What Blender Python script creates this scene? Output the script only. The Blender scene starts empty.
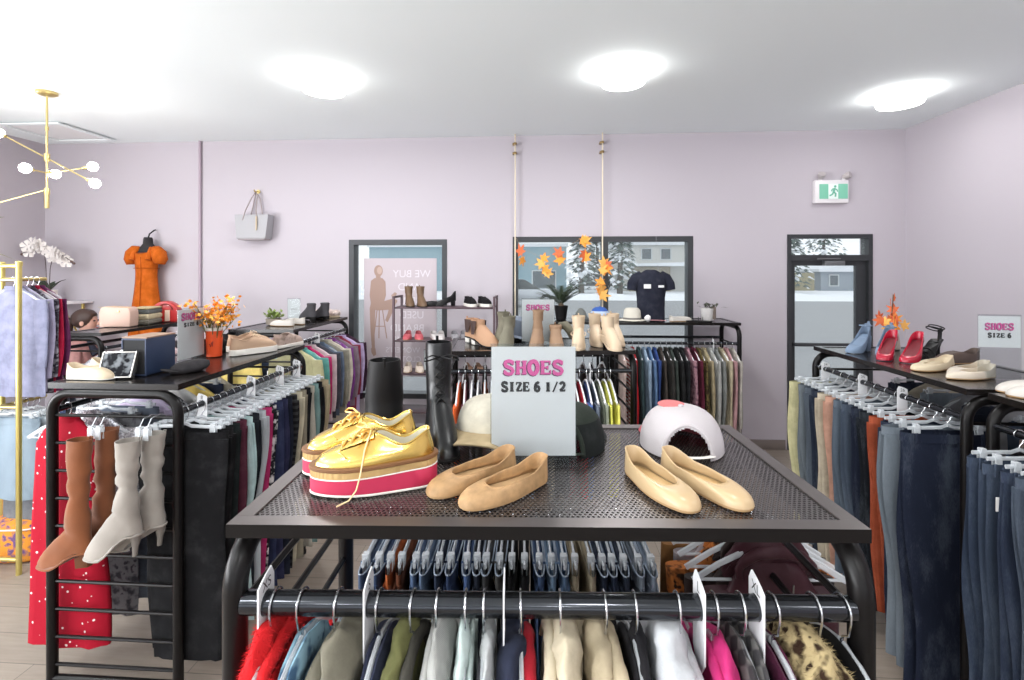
import bpy, bmesh, math, random
from mathutils import Vector, Matrix, noise
import numpy as np

PI = math.pi
R = math.radians
scene = bpy.context.scene
COL = scene.collection

# ------------------------------------------------------------------ camera
EYE = 1.86                       # camera height
YAW = math.atan(32 / 490)
cam_data = bpy.data.cameras.new('camera')
cam = bpy.data.objects.new('camera', cam_data)
COL.objects.link(cam)
cam.location = (0, 0, EYE)
cam.rotation_euler = (R(90), 0, YAW)
cam_data.sensor_width = 36.0
cam_data.lens = 490 / 1024 * 36.0
cam_data.shift_y = -70 / 1024
cam_data.clip_start = 0.05
cam_data.clip_end = 300
scene.camera = cam

# ------------------------------------------------------------------ world, exposure
scene.view_settings.view_transform = 'Standard'
scene.view_settings.look = 'None'
scene.view_settings.exposure = 0.16
scene.view_settings.gamma = 1.0
scene.view_settings.use_curve_mapping = False
world = bpy.data.worlds.new('overcast')
scene.world = world
world.use_nodes = True
_bg = world.node_tree.nodes['Background']
_bg.inputs['Color'].default_value = (0.90, 0.95, 1.0, 1)
_bg.inputs['Strength'].default_value = 1.15
SIDE = 620.0                     # power of an unseen fill light added on the left for the ceiling
_wl = bpy.data.lights.new('side_fill', 'AREA')
_wl.shape = 'RECTANGLE'; _wl.size = 2.4; _wl.size_y = 5.8; _wl.energy = SIDE; _wl.color = (0.97, 0.98, 1.0)
_wo = bpy.data.objects.new('side_fill', _wl); COL.objects.link(_wo)
_wo.location = (-5.75, -1.2, 1.5); _wo.rotation_euler = (0, R(-90 - 52), 0)
LAMP = 14.0                      # radiance of the ceiling drums
DISC = 18.0                      # watts thrown down by each drum
# fill light added behind the camera, tilted up to brighten the ceiling
_sl = bpy.data.lights.new('shop_front_fill', 'AREA')
_sl.shape = 'RECTANGLE'; _sl.size = 7.8; _sl.size_y = 2.4; _sl.energy = 70; _sl.color = (0.95, 0.97, 1.0)
_so = bpy.data.objects.new('shop_front_fill', _sl); COL.objects.link(_so)
_so.location = (-1.0, -4.85, 1.55); _so.rotation_euler = (R(150), 0, 0)

# ------------------------------------------------------------------ materials
def lin(c):
    return tuple((x / 12.92 if x <= 0.04045 else ((x + 0.055) / 1.055) ** 2.4) for x in c)

def rgb(r, g, b):
    return lin((r / 255, g / 255, b / 255))

_mats = {}
def newmat(key):
    m = bpy.data.materials.new(key)
    m.use_nodes = True
    return m, m.node_tree.nodes, m.node_tree.links, m.node_tree.nodes['Principled BSDF']

def setp(b, **k):
    for n, v in k.items():
        b.inputs[n.replace('_', ' ')].default_value = v

def tex_obj(N, L, scale=(1, 1, 1)):
    t = N.new('ShaderNodeTexCoord'); mp = N.new('ShaderNodeMapping')
    mp.inputs['Scale'].default_value = scale
    L.new(t.outputs['Object'], mp.inputs['Vector'])
    return mp.outputs['Vector']

def nz(N, L, vec, scale, detail=3, rough=0.5):
    n = N.new('ShaderNodeTexNoise')
    n.inputs['Scale'].default_value = scale; n.inputs['Detail'].default_value = detail
    n.inputs['Roughness'].default_value = rough
    L.new(vec, n.inputs['Vector'])
    return n.outputs['Fac']

def ramp(N, L, fac, stops, interp='LINEAR'):
    r = N.new('ShaderNodeValToRGB'); r.color_ramp.interpolation = interp
    e = r.color_ramp.elements
    while len(e) < len(stops): e.new(0.5)
    for i, (p, c) in enumerate(stops):
        e[i].position = p; e[i].color = (*c, 1)
    L.new(fac, r.inputs['Fac'])
    return r.outputs['Color']

def mth(N, L, op, a, b=None):
    n = N.new('ShaderNodeMath'); n.operation = op
    for i, x in enumerate((a, b)):
        if x is None: continue
        if isinstance(x, (int, float)): n.inputs[i].default_value = x
        else: L.new(x, n.inputs[i])
    return n.outputs[0]

def bump(N, L, b, h, strength=0.3, dist=0.002):
    n = N.new('ShaderNodeBump'); n.inputs['Strength'].default_value = strength
    n.inputs['Distance'].default_value = dist
    L.new(h, n.inputs['Height']); L.new(n.outputs[0], b.inputs['Normal'])

def M(name, c, rough=0.5, metal=0.0, coat=0.0, bmp=0.0, bscale=80, vary=0.0, spec=0.5, sheen=0.0, vscale=9):
    """plain surface with a little noise in its colour and height"""
    key = ('p', name, c, rough, metal)
    if key in _mats: return _mats[key]
    m, N, L, b = newmat(name)
    c = rgb(*c)
    setp(b, Base_Color=(*c, 1), Roughness=rough, Metallic=metal, Coat_Weight=coat, Specular_IOR_Level=spec, Sheen_Weight=sheen)
    if vary or bmp:
        v = tex_obj(N, L)
        if vary:
            L.new(ramp(N, L, nz(N, L, v, vscale, 5), [(0.3, tuple(x * (1 - vary) for x in c)), (0.7, tuple(min(1, x * (1 + vary)) for x in c))]), b.inputs['Base Color'])
        if bmp: bump(N, L, b, nz(N, L, v, bscale, 4), bmp)
    _mats[key] = m
    return m

def fabric(c, kind='cloth', c2=None):
    """woven cloth; kind: cloth denim knit plaid stripe dots leopard camo print sequin corduroy satin puffer"""
    key = ('f', c, kind, c2)
    if key in _mats: return _mats[key]
    m, N, L, b = newmat(kind + '_fabric')
    k = rgb(*c)
    setp(b, Roughness=0.88, Specular_IOR_Level=0.12, Sheen_Weight=0.02)
    v = tex_obj(N, L)
    dark = tuple(x * 0.78 for x in k); lite = tuple(min(1, x * 1.18 + 0.01) for x in k)
    if kind == 'denim':
        n = nz(N, L, tex_obj(N, L, (1, 1, 0.35)), 11, 4, 0.6)
        g = nz(N, L, tex_obj(N, L, (300, 300, 30)), 2.5, 2)
        f = mth(N, L, 'ADD', mth(N, L, 'MULTIPLY', n, 0.75), mth(N, L, 'MULTIPLY', g, 0.25))
        gr = sum(k) / 3; k = tuple(x * 0.72 + gr * 0.28 for x in k)
        fade = tuple(x * 0.88 + y * 0.12 for x, y in zip(k, rgb(190, 205, 220)))
        L.new(ramp(N, L, f, [(0.28, tuple(x * 0.72 for x in k)), (0.5, k), (0.74, fade)]), b.inputs['Base Color'])
        bump(N, L, b, g, 0.25)
    elif kind in ('plaid', 'stripe'):
        w = N.new('ShaderNodeTexWave'); w.bands_direction = 'Z'; w.inputs['Scale'].default_value = 9; L.new(v, w.inputs['Vector'])
        f = w.outputs['Fac']
        if kind == 'plaid':
            w2 = N.new('ShaderNodeTexWave'); w2.bands_direction = 'Y'; w2.inputs['Scale'].default_value = 9; L.new(v, w2.inputs['Vector'])
            f = mth(N, L, 'MULTIPLY', mth(N, L, 'ADD', f, w2.outputs['Fac']), 0.5)
        L.new(ramp(N, L, f, [(0.4, k), (0.6, rgb(*(c2 or (230, 230, 230))))]), b.inputs['Base Color'])
    elif kind in ('dots', 'sequin'):
        t = N.new('ShaderNodeTexVoronoi'); t.inputs['Scale'].default_value = 27 if kind == 'dots' else 150
        L.new(v, t.inputs['Vector'])
        if kind == 'dots':
            L.new(ramp(N, L, t.outputs['Distance'], [(0.13, rgb(*(c2 or (235, 215, 215)))), (0.16, k)]), b.inputs['Base Color'])
        else:
            L.new(ramp(N, L, t.outputs['Color'], [(0.35, dark), (0.95, rgb(*(c2 or (230, 230, 235))))]), b.inputs['Base Color'])
            setp(b, Metallic=0.6, Roughness=0.3)
    elif kind in ('leopard', 'camo', 'print'):
        s = {'leopard': 34, 'camo': 9, 'print': 24}[kind]
        n = nz(N, L, v, s, 2, 0.5)
        d = rgb(*(c2 or (50, 35, 25)))
        L.new(ramp(N, L, n, [(0.36, d), (0.44, tuple((x + y) / 2 for x, y in zip(d, k))), (0.5, k), (0.62, k), (0.68, d)]), b.inputs['Base Color'])
    else:
        n = nz(N, L, v, 14, 4, 0.6)
        L.new(ramp(N, L, n, [(0.3, dark), (0.5, k), (0.72, lite)]), b.inputs['Base Color'])
        if kind == 'knit':
            w = N.new('ShaderNodeTexWave'); w.bands_direction = 'DIAGONAL'; w.inputs['Scale'].default_value = 160; L.new(v, w.inputs['Vector'])
            bump(N, L, b, w.outputs['Fac'], 0.5)
        elif kind == 'corduroy':
            w = N.new('ShaderNodeTexWave'); w.bands_direction = 'Y'; w.inputs['Scale'].default_value = 70; L.new(v, w.inputs['Vector'])
            bump(N, L, b, w.outputs['Fac'], 0.6)
        elif kind == 'satin':
            setp(b, Roughness=0.4)
        elif kind == 'puffer':
            setp(b, Roughness=0.5)
            bump(N, L, b, n, 0.4, 0.01)
        else:
            bump(N, L, b, nz(N, L, v, 300, 2), 0.25)
    _mats[key] = m
    return m

def clear(name, c, amount, rough=0.08):
    """see-through plastic or glass"""
    key = ('c', name, c, amount)
    if key in _mats: return _mats[key]
    m, N, L, b = newmat(name)
    setp(b, Base_Color=(*rgb(*c), 1), Roughness=rough, Specular_IOR_Level=0.6)
    t = N.new('ShaderNodeBsdfTransparent'); t.inputs['Color'].default_value = (0.97, 0.98, 0.98, 1)
    x = N.new('ShaderNodeMixShader'); x.inputs[0].default_value = amount
    L.new(b.outputs[0], x.inputs[1]); L.new(t.outputs[0], x.inputs[2])
    L.new(x.outputs[0], N['Material Output'].inputs['Surface'])
    _mats[key] = m
    return m

def glow(name, c, s):
    m, N, L, b = newmat(name)
    setp(b, Base_Color=(0.9, 0.9, 0.9, 1), Emission_Color=(*c, 1), Emission_Strength=s)
    return m

def perforated():
    m, N, L, b = newmat('perforated_black_steel')
    setp(b, Base_Color=(*rgb(92, 87, 86), 1), Roughness=0.27, Metallic=0.6, Specular_IOR_Level=0.7)
    t = N.new('ShaderNodeTexCoord'); sp = N.new('ShaderNodeSeparateXYZ'); L.new(t.outputs['Object'], sp.inputs[0])
    p = 0.0105
    a = mth(N, L, 'DIVIDE', sp.outputs['X'], p); c = mth(N, L, 'DIVIDE', sp.outputs['Y'], p * 0.866)
    row = mth(N, L, 'FLOOR', c)
    a = mth(N, L, 'ADD', a, mth(N, L, 'MULTIPLY', mth(N, L, 'MODULO', mth(N, L, 'ABSOLUTE', row), 2.0), 0.5))
    fx = mth(N, L, 'SUBTRACT', mth(N, L, 'FRACT', a), 0.5)
    fy = mth(N, L, 'MULTIPLY', mth(N, L, 'SUBTRACT', mth(N, L, 'FRACT', c), 0.5), 0.866)
    r2 = mth(N, L, 'ADD', mth(N, L, 'MULTIPLY', fx, fx), mth(N, L, 'MULTIPLY', fy, fy))
    hole = mth(N, L, 'LESS_THAN', r2, 0.33 ** 2)
    tr = N.new('ShaderNodeBsdfTransparent'); x = N.new('ShaderNodeMixShader')
    L.new(hole, x.inputs[0]); L.new(b.outputs[0], x.inputs[1]); L.new(tr.outputs[0], x.inputs[2])
    L.new(x.outputs[0], N['Material Output'].inputs['Surface'])
    return m

# ------------------------------------------------------------------ geometry
class G:
    """collects rings, boxes, tubes; .obj() links it as ONE mesh object"""
    def __init__(s): s.v = []; s.f = []
    def add(s, vs, fs):
        b = len(s.v)
        s.v.extend(Vector(p) for p in vs)
        s.f.extend(tuple(i + b for i in f) for f in fs)
        return b
    def loft(s, rings, cap0=True, cap1=True, closed=True):
        n = len(rings[0]); vs = [p for r in rings for p in r]; fs = []
        for k in range(len(rings) - 1):
            for i in range(n if closed else n - 1):
                j = (i + 1) % n
                fs.append((k * n + i, k * n + j, (k + 1) * n + j, (k + 1) * n + i))
        if closed and cap0: fs.append(tuple(range(n - 1, -1, -1)))
        if closed and cap1: fs.append(tuple((len(rings) - 1) * n + i for i in range(n)))
        s.add(vs, fs); return s
    def box(s, c, d, rz=0.0, m=None):
        x, y, z = (q / 2 for q in d)
        vs = [Vector((sx * x, sy * y, sz * z)) for sx in (-1, 1) for sy in (-1, 1) for sz in (-1, 1)]
        q = m or Matrix.Rotation(rz, 3, 'Z')
        vs = [q @ v + Vector(c) for v in vs]
        s.add(vs, [(0, 1, 3, 2), (4, 6, 7, 5), (0, 4, 5, 1), (2, 3, 7, 6), (0, 2, 6, 4), (1, 5, 7, 3)]); return s
    def tube(s, path, r, n=8, closed=False, cap=True, flat=1.0, up=None):
        path = [Vector(p) for p in path]; rs = r if isinstance(r, (list, tuple)) else [r] * len(path)
        rings = []; prev = None
        for i, p in enumerate(path):
            if closed: t = path[(i + 1) % len(path)] - path[i - 1]
            else: t = path[min(i + 1, len(path) - 1)] - path[max(i - 1, 0)]
            t.normalize()
            if prev is None:
                a = up and Vector(up) or (Vector((0, 0, 1)) if abs(t.z) < 0.9 else Vector((1, 0, 0)))
                u = t.cross(a).normalized()
            else:
                u = (prev - t * prev.dot(t)).normalized()
            prev = u; w = t.cross(u)
            rings.append([p + (u * math.cos(2 * PI * k / n) + w * math.sin(2 * PI * k / n) * flat) * rs[i] for k in range(n)])
        if closed: rings.append(rings[0]); cap = False
        s.loft(rings, cap, cap); return s
    def lathe(s, prof, n=20, c=(0, 0, 0), cap=True):
        c = Vector(c)
        s.loft([[c + Vector((r * math.cos(2 * PI * k / n), r * math.sin(2 * PI * k / n), z)) for k in range(n)] for r, z in prof], cap, cap); return s
    def ball(s, c, r, n=12, m=8):
        rx, ry, rz = r if isinstance(r, (tuple, list)) else (r, r, r)
        c = Vector(c)
        s.loft([[c + Vector((rx * math.sin(a) * math.cos(2 * PI * k / n), ry * math.sin(a) * math.sin(2 * PI * k / n), -rz * math.cos(a))) for k in range(n)]
                for a in [0.02 + (PI - 0.04) * i / m for i in range(m + 1)]]); return s
    def prism(s, poly, a, b, ax='z'):
        def P(p, h):
            return {'z': (p[0], p[1], h), 'y': (p[0], h, p[1]), 'x': (h, p[0], p[1])}[ax]
        s.loft([[P(p, a) for p in poly], [P(p, b) for p in poly]]); return s
    def grid(s, fn, nu, nv):
        vs = [fn(i / nu, j / nv) for i in range(nu + 1) for j in range(nv + 1)]
        fs = [(i * (nv + 1) + j, (i + 1) * (nv + 1) + j, (i + 1) * (nv + 1) + j + 1, i * (nv + 1) + j + 1) for i in range(nu) for j in range(nv)]
        s.add(vs, fs); return s
    def move(s, loc=(0, 0, 0), rz=0.0, since=0, m=None):
        q = m or Matrix.Rotation(rz, 3, 'Z'); t = Vector(loc)
        for i in range(since, len(s.v)): s.v[i] = q @ s.v[i] + t
        return s
    def warp(s, fn):
        s.v = [Vector(fn(p)) for p in s.v]; return s
    def rough(s, amp, scale, seed=0.0):
        o = Vector((seed * 3.1, seed * 1.7, seed * 2.3))
        s.v = [p + Vector(noise.noise_vector(p * scale + o)) * amp for p in s.v]; return s
    def mesh(s, name, mat, smooth=40, bevel=0.0, seg=2):
        me = bpy.data.meshes.new(name)
        me.from_pydata([tuple(v) for v in s.v], [], s.f)
        bm = bmesh.new(); bm.from_mesh(me)
        if bevel:
            bmesh.ops.bevel(bm, geom=bm.edges[:], offset=bevel, segments=seg, profile=0.5, affect='EDGES')
        bmesh.ops.recalc_face_normals(bm, faces=bm.faces[:])
        bm.to_mesh(me); bm.free()
        if smooth:
            me.polygons.foreach_set('use_smooth', [True] * len(me.polygons))
            me.set_sharp_from_angle(angle=R(smooth))
        me.materials.append(mat)
        return me
    def obj(s, name, mat, parent=None, **k):
        return link(name, s.mesh(name, mat, **k), parent)

def link(name, me, parent=None):
    o = bpy.data.objects.new(name, me); COL.objects.link(o)
    if parent is not None: o.parent = parent
    return o

def tag(o, label, cat, group=None, kind=None):
    o['label'] = label; o['category'] = cat
    if group: o['group'] = group
    if kind: o['kind'] = kind
    return o

def thing(name, label, cat, loc=(0, 0, 0), rz=0.0, group=None):
    o = bpy.data.objects.new(name, None); COL.objects.link(o)
    o.empty_display_size = 0.05
    o.location = loc; o.rotation_euler = (0, 0, rz)
    return tag(o, label, cat, group)

def struct(name, g, mat, **k):
    o = g.obj(name, mat, **k); o['kind'] = 'structure'; return o

def ell(n, rx, ry, z, cx=0.0, cy=0.0, ph=0.0):
    return [Vector((cx + rx * math.cos(2 * PI * k / n + ph), cy + ry * math.sin(2 * PI * k / n + ph), z)) for k in range(n)]

def lerp(a, b, t): return a + (b - a) * t
def sstep(a, b, x):
    t = max(0.0, min(1.0, (x - a) / (b - a))); return t * t * (3 - 2 * t)

ORD = ('zeroth first second third fourth fifth sixth seventh eighth ninth tenth eleventh twelfth thirteenth fourteenth fifteenth '
       'sixteenth seventeenth eighteenth nineteenth twentieth twenty-first twenty-second twenty-third twenty-fourth twenty-fifth '
       'twenty-sixth twenty-seventh twenty-eighth').split()

# ------------------------------------------------------------------ lettering
_S = [(0.86, 0.80), (0.70, 0.93), (0.48, 0.97), (0.26, 0.92), (0.16, 0.76), (0.26, 0.60), (0.50, 0.51), (0.74, 0.42), (0.86, 0.25), (0.75, 0.08), (0.50, 0.03), (0.27, 0.07), (0.12, 0.21)]
_O = [(0.5 + 0.37 * math.cos(t * PI / 8), 0.5 + 0.45 * math.sin(t * PI / 8)) for t in range(17)]
GLYPH = {   # strokes, each with its own thickness, in a unit box
    'S': [(_S, .2), ([(0.86, 0.98), (0.86, 0.68)], .1), ([(0.12, 0.02), (0.12, 0.34)], .1)],
    'H': [([(0.22, 0.02), (0.22, 0.98)], .24), ([(0.78, 0.02), (0.78, 0.98)], .24), ([(0.2, 0.5), (0.8, 0.5)], .14),
          ([(0.02, 0.06), (0.43, 0.06)], .12), ([(0.57, 0.06), (0.98, 0.06)], .12), ([(0.02, 0.94), (0.43, 0.94)], .12), ([(0.57, 0.94), (0.98, 0.94)], .12)],
    'O': [(_O, .24)],
    'E': [([(0.24, 0.02), (0.24, 0.98)], .24), ([(0.04, 0.93), (0.88, 0.93)], .13), ([(0.04, 0.07), (0.9, 0.07)], .13), ([(0.24, 0.5), (0.68, 0.5)], .12),
          ([(0.86, 0.98), (0.86, 0.7)], .1), ([(0.9, 0.02), (0.9, 0.32)], .1), ([(0.68, 0.36), (0.68, 0.64)], .1)],
    'I': [([(0.5, 0.02), (0.5, 0.98)], .26), ([(0.2, 0.06), (0.8, 0.06)], .12), ([(0.2, 0.94), (0.8, 0.94)], .12)],
    'Z': [([(0.1, 0.92), (0.86, 0.92)], .14), ([(0.8, 0.92), (0.2, 0.08)], .22), ([(0.12, 0.08), (0.9, 0.08)], .14), ([(0.12, 0.96), (0.12, 0.68)], .1), ([(0.9, 0.04), (0.9, 0.32)], .1)],
    '6': [([(0.78, 0.86), (0.6, 0.95), (0.4, 0.86), (0.24, 0.62), (0.2, 0.34), (0.3, 0.1), (0.5, 0.04), (0.72, 0.12), (0.8, 0.32), (0.7, 0.5), (0.5, 0.56), (0.3, 0.46)], .2)],
    '1': [([(0.5, 0.02), (0.5, 0.98)], .26), ([(0.2, 0.06), (0.8, 0.06)], .12), ([(0.24, 0.84), (0.5, 0.94)], .12)],
    '2': [([(0.16, 0.74), (0.3, 0.92), (0.52, 0.96), (0.74, 0.86), (0.78, 0.66), (0.62, 0.42), (0.36, 0.22), (0.16, 0.08)], .19), ([(0.12, 0.08), (0.88, 0.08)], .15), ([(0.87, 0.04), (0.87, 0.26)], .09)],
    '/': [([(0.18, -0.06), (0.82, 1.04)], .13)],
    'X': [([(0.15, 0.02), (0.85, 0.98)], .16), ([(0.15, 0.98), (0.85, 0.02)], .2)],
}
def letters(text, w, hgt, gap=0.12, bold=1.0):
    """flat ribbon letters in the XZ plane, centred on x = 0, base at z = 0"""
    g = G(); n = sum(0.5 if c == ' ' else 1 for c in text); cw = w / (n + gap * (len(text) - 1)); x = -w / 2; lv = 0
    for ch in text:
        for pts, th in GLYPH.get(ch, []):
            P = [Vector((x + p[0] * cw, 0, p[1] * hgt)) for p in pts]; t = th * min(hgt, cw * 1.2) * (1.25 if th > .16 else 1.0) * bold
            if th > .16 and len(pts) == 2: t = th * cw * 1.2 * bold
            L_ = []; R_ = []
            for i, p in enumerate(P):
                if len(P) > 4 and (P[0] - P[-1]).length < 1e-4:
                    d = P[1] - P[-2] if i in (0, len(P) - 1) else P[i + 1] - P[i - 1]
                else:
                    d = P[min(i + 1, len(P) - 1)] - P[max(i - 1, 0)]
                d.normalize(); nn = Vector((-d.z, 0, d.x)) * t / 2
                k = 1.0
                L_.append(p + nn * k); R_.append(p - nn * k)
            m_ = len(P); lv += 1; off = Vector((0, -0.00002 * lv, 0))
            g.add([q + off for q in L_ + R_], [(i, i + 1, m_ + i + 1, m_ + i) for i in range(m_ - 1)])
        x += cw * ((0.5 if ch == ' ' else 1) + gap)
    return g

def typed(text, size, mirror=False):
    """flat sans lettering as a G, in the XZ plane, centred"""
    cu = bpy.data.curves.new('lettering', 'FONT'); cu.body = text; cu.size = size; cu.align_x = 'CENTER'
    o = bpy.data.objects.new('lettering', cu); COL.objects.link(o)
    dg = bpy.context.evaluated_depsgraph_get(); dg.update()
    me = bpy.data.meshes.new_from_object(o.evaluated_get(dg))
    g = G(); g.add([((-v.co.x if mirror else v.co.x), 0, v.co.y) for v in me.vertices], [tuple(p.vertices) for p in me.polygons])
    bpy.data.objects.remove(o); bpy.data.curves.remove(cu); bpy.data.meshes.remove(me)
    return g

# ================================================================== the room
WY, CEIL, XL, XR, YR = 5.25, 3.30, -5.70, 3.68, -4.8
m_wall = M('lavender_wall_paint', (193, 186, 193), 0.75, bmp=0.03, bscale=250, spec=0.25)
m_ceil = M('white_ceiling_paint', (243, 250, 251), 0.8, bmp=0.03, bscale=200, spec=0.2)
m_base = M('taupe_baseboard', (128, 118, 112), 0.55)
m_dark = M('charcoal_aluminium', (58, 60, 63), 0.4, metal=0.25)
m_glass = clear('window_glass', (225, 235, 235), 0.93, 0.02)

def floor_mat():
    m, N, L, b = newmat('grey_oak_plank_floor')
    v = tex_obj(N, L)
    br = N.new('ShaderNodeTexBrick'); br.offset = 0.37
    br.inputs['Scale'].default_value = 1.0; br.inputs['Brick Width'].default_value = 1.2; br.inputs['Row Height'].default_value = 0.18
    br.inputs['Mortar Size'].default_value = 0.002
    br.inputs['Color1'].default_value = (*rgb(162, 150, 138), 1); br.inputs['Color2'].default_value = (*rgb(146, 134, 123), 1); br.inputs['Mortar'].default_value = (*rgb(110, 102, 96), 1)
    L.new(v, br.inputs['Vector'])
    g = nz(N, L, tex_obj(N, L, (1.2, 14, 1)), 3, 6, 0.65)
    mx = N.new('ShaderNodeMix'); mx.data_type = 'RGBA'; mx.blend_type = 'MULTIPLY'; mx.inputs[0].default_value = 0.5
    L.new(br.outputs['Color'], mx.inputs[6]); L.new(ramp(N, L, g, [(0.3, (0.6, 0.58, 0.56)), (0.7, (1, 1, 1))]), mx.inputs[7])
    L.new(mx.outputs[2], b.inputs['Base Color']); setp(b, Roughness=0.45)
    return m

struct('floor', G().box(((XL + XR) / 2, (WY + YR) / 2, -0.05), (XR - XL + 0.4, WY - YR + 0.3, 0.1)), floor_mat())
struct('ceiling', G().box(((XL + XR) / 2, (WY + YR) / 2, CEIL + 0.06), (XR - XL + 0.4, WY - YR + 0.4, 0.12)), m_ceil)
W1 = (-2.136, -1.048, 0.46, 2.192)
W2 = (-0.335, 1.560, 0.46, 2.216)
D1 = (2.512, 3.356, 0.0, 2.228)
g = G(); xs = XL - 0.2
for x0, x1, z0, z1 in (W1, W2, D1):
    g.box(((xs + x0) / 2, WY + 0.1, CEIL / 2), (x0 - xs, 0.2, CEIL))
    g.box(((x0 + x1) / 2, WY + 0.1, (CEIL + z1) / 2), (x1 - x0, 0.2, CEIL - z1))
    if z0 > 0: g.box(((x0 + x1) / 2, WY + 0.1, z0 / 2), (x1 - x0, 0.2, z0))
    xs = x1
g.box(((xs + XR + 0.2) / 2, WY + 0.1, CEIL / 2), (XR + 0.2 - xs, 0.2, CEIL))
struct('wall_back', g, m_wall)
g = G()
for y0, y1, z0, z1 in ((YR, -4.2, 0, CEIL), (1.8, WY, 0, CEIL), (-4.2, 1.8, 2.85, CEIL), (-4.2, 1.8, 0, 0.3)):
    g.box((XL - 0.1, (y0 + y1) / 2, (z0 + z1) / 2), (0.2, y1 - y0, z1 - z0))
struct('wall_left', g, m_wall)
g = G()
for i in range(6): g.box((XL - 0.1, -4.2 + 1.2 * i, 1.575), (0.08, 0.07, 2.55))
g.box((XL - 0.1, -1.2, 0.33), (0.08, 6.0, 0.06)); g.box((XL - 0.1, -1.2, 2.82), (0.08, 6.0, 0.06))
struct('added_window_4', g, m_dark)  # unseen side window added so that light from the left reaches the ceiling
struct('wall_right', G().box((XR + 0.1, (WY + YR) / 2, CEIL / 2), (0.2, WY - YR, CEIL)), m_wall)
g = G()
for x0, x1, z0, z1 in ((XL, -5.0, 0, CEIL), (3.0, XR, 0, CEIL), (-5.0, 3.0, 2.85, CEIL), (-5.0, 3.0, 0, 0.25)):
    g.box(((x0 + x1) / 2, YR - 0.1, (z0 + z1) / 2), (x1 - x0, 0.2, z1 - z0))
struct('wall_rear', g, m_wall)
g = G()
for i in range(6): g.box((-5.0 + 1.6 * i, YR - 0.1, 1.55), (0.07, 0.08, 2.6))
g.box((-1, YR - 0.1, 0.28), (8, 0.08, 0.06)); g.box((-1, YR - 0.1, 2.82), (8, 0.08, 0.06))
struct('window_3', g, m_dark)
for nm, a, b_ in (('baseboard_back', XL, W1[0] - 0.02), ('baseboard_back', W1[0] - 0.02, D1[0] - 0.02), ('baseboard_back', D1[1] + 0.02, XR)):
    struct(nm, G().box(((a + b_) / 2, WY - 0.007, 0.05), (b_ - a, 0.014, 0.1)), m_base, bevel=0.003)
struct('baseboard_right', G().box((XR - 0.007, (WY + YR) / 2, 0.05), (0.014, WY - YR - 0.03, 0.1)), m_base, bevel=0.003)
struct('baseboard_left', G().box((XL + 0.007, (WY + YR) / 2, 0.05), (0.014, WY - YR - 0.03, 0.1)), m_base, bevel=0.003)

def frame(g, x0, x1, z0, z1, t, y0, y1):
    d = y1 - y0; y = (y0 + y1) / 2
    g.box((x0 + t / 2, y, (z0 + z1) / 2), (t, d, z1 - z0)); g.box((x1 - t / 2, y, (z0 + z1) / 2), (t, d, z1 - z0))
    g.box(((x0 + x1) / 2, y, z1 - t / 2), (x1 - x0 - 2 * t, d, t)); g.box(((x0 + x1) / 2, y, z0 + t / 2), (x1 - x0 - 2 * t, d, t))
    return g

w1 = struct('window_1', frame(G(), *W1, 0.055, WY - 0.005, WY + 0.14), m_dark)
G().box(((W1[0] + W1[1]) / 2, WY + 0.10, 1.32), (W1[1] - W1[0] - 0.1, 0.008, 1.64)).obj('window_pane', m_glass, w1)
w2 = struct('window_2', frame(G(), *W2, 0.055, WY - 0.005, WY + 0.12).box((0.645, WY + 0.06, 1.34), (0.07, 0.12, 1.66)), m_dark)
for a, b_ in ((-0.28, 0.61), (0.68, 1.505)):
    G().box(((a + b_) / 2, WY + 0.07, 1.338), (b_ - a, 0.008, 1.645)).obj('window_pane', m_glass, w2)
d1 = struct('door_1', frame(G(), D1[0], D1[1], 0.0, D1[3], 0.04, WY - 0.01, WY + 0.12).box(((D1[0] + D1[1]) / 2, WY + 0.055, 1.985), (0.77, 0.13, 0.06)), m_dark)
lx0, lx1 = D1[0] + 0.042, D1[1] - 0.042
leaf = frame(G(), lx0, lx1, 0.03, 1.955, 0.05, WY + 0.03, WY + 0.075).box(((lx0 + lx1) / 2, WY + 0.05, 0.14), (lx1 - lx0 - 0.15, 0.045, 0.2)).box((lx1 - 0.07, WY + 0.05, 1.0), (0.06, 0.045, 1.9)).obj('door_leaf', m_dark, d1)
G().box(((lx0 + lx1) / 2 - 0.025, WY + 0.055, 1.07), (lx1 - lx0 - 0.14, 0.008, 1.69)).obj('window_pane', m_glass, d1)
G().box(((D1[0] + D1[1]) / 2, WY + 0.055, 2.10), (0.77, 0.008, 0.18)).obj('transom_pane', m_glass, d1)
G().box(((lx0 + lx1) / 2, WY + 0.0, 1.09), (lx1 - lx0 - 0.05, 0.05, 0.035)).obj('push_bar', m_dark, d1, bevel=0.006)
G().box((lx0 + 0.42, WY - 0.0, 1.93), (0.2, 0.06, 0.05)).box((lx0 + 0.36, WY - 0.03, 1.975), (0.26, 0.02, 0.014), 0.2).obj('door_closer', M('closer_grey', (120, 122, 124), 0.4, 0.5), d1, bevel=0.004)

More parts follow.
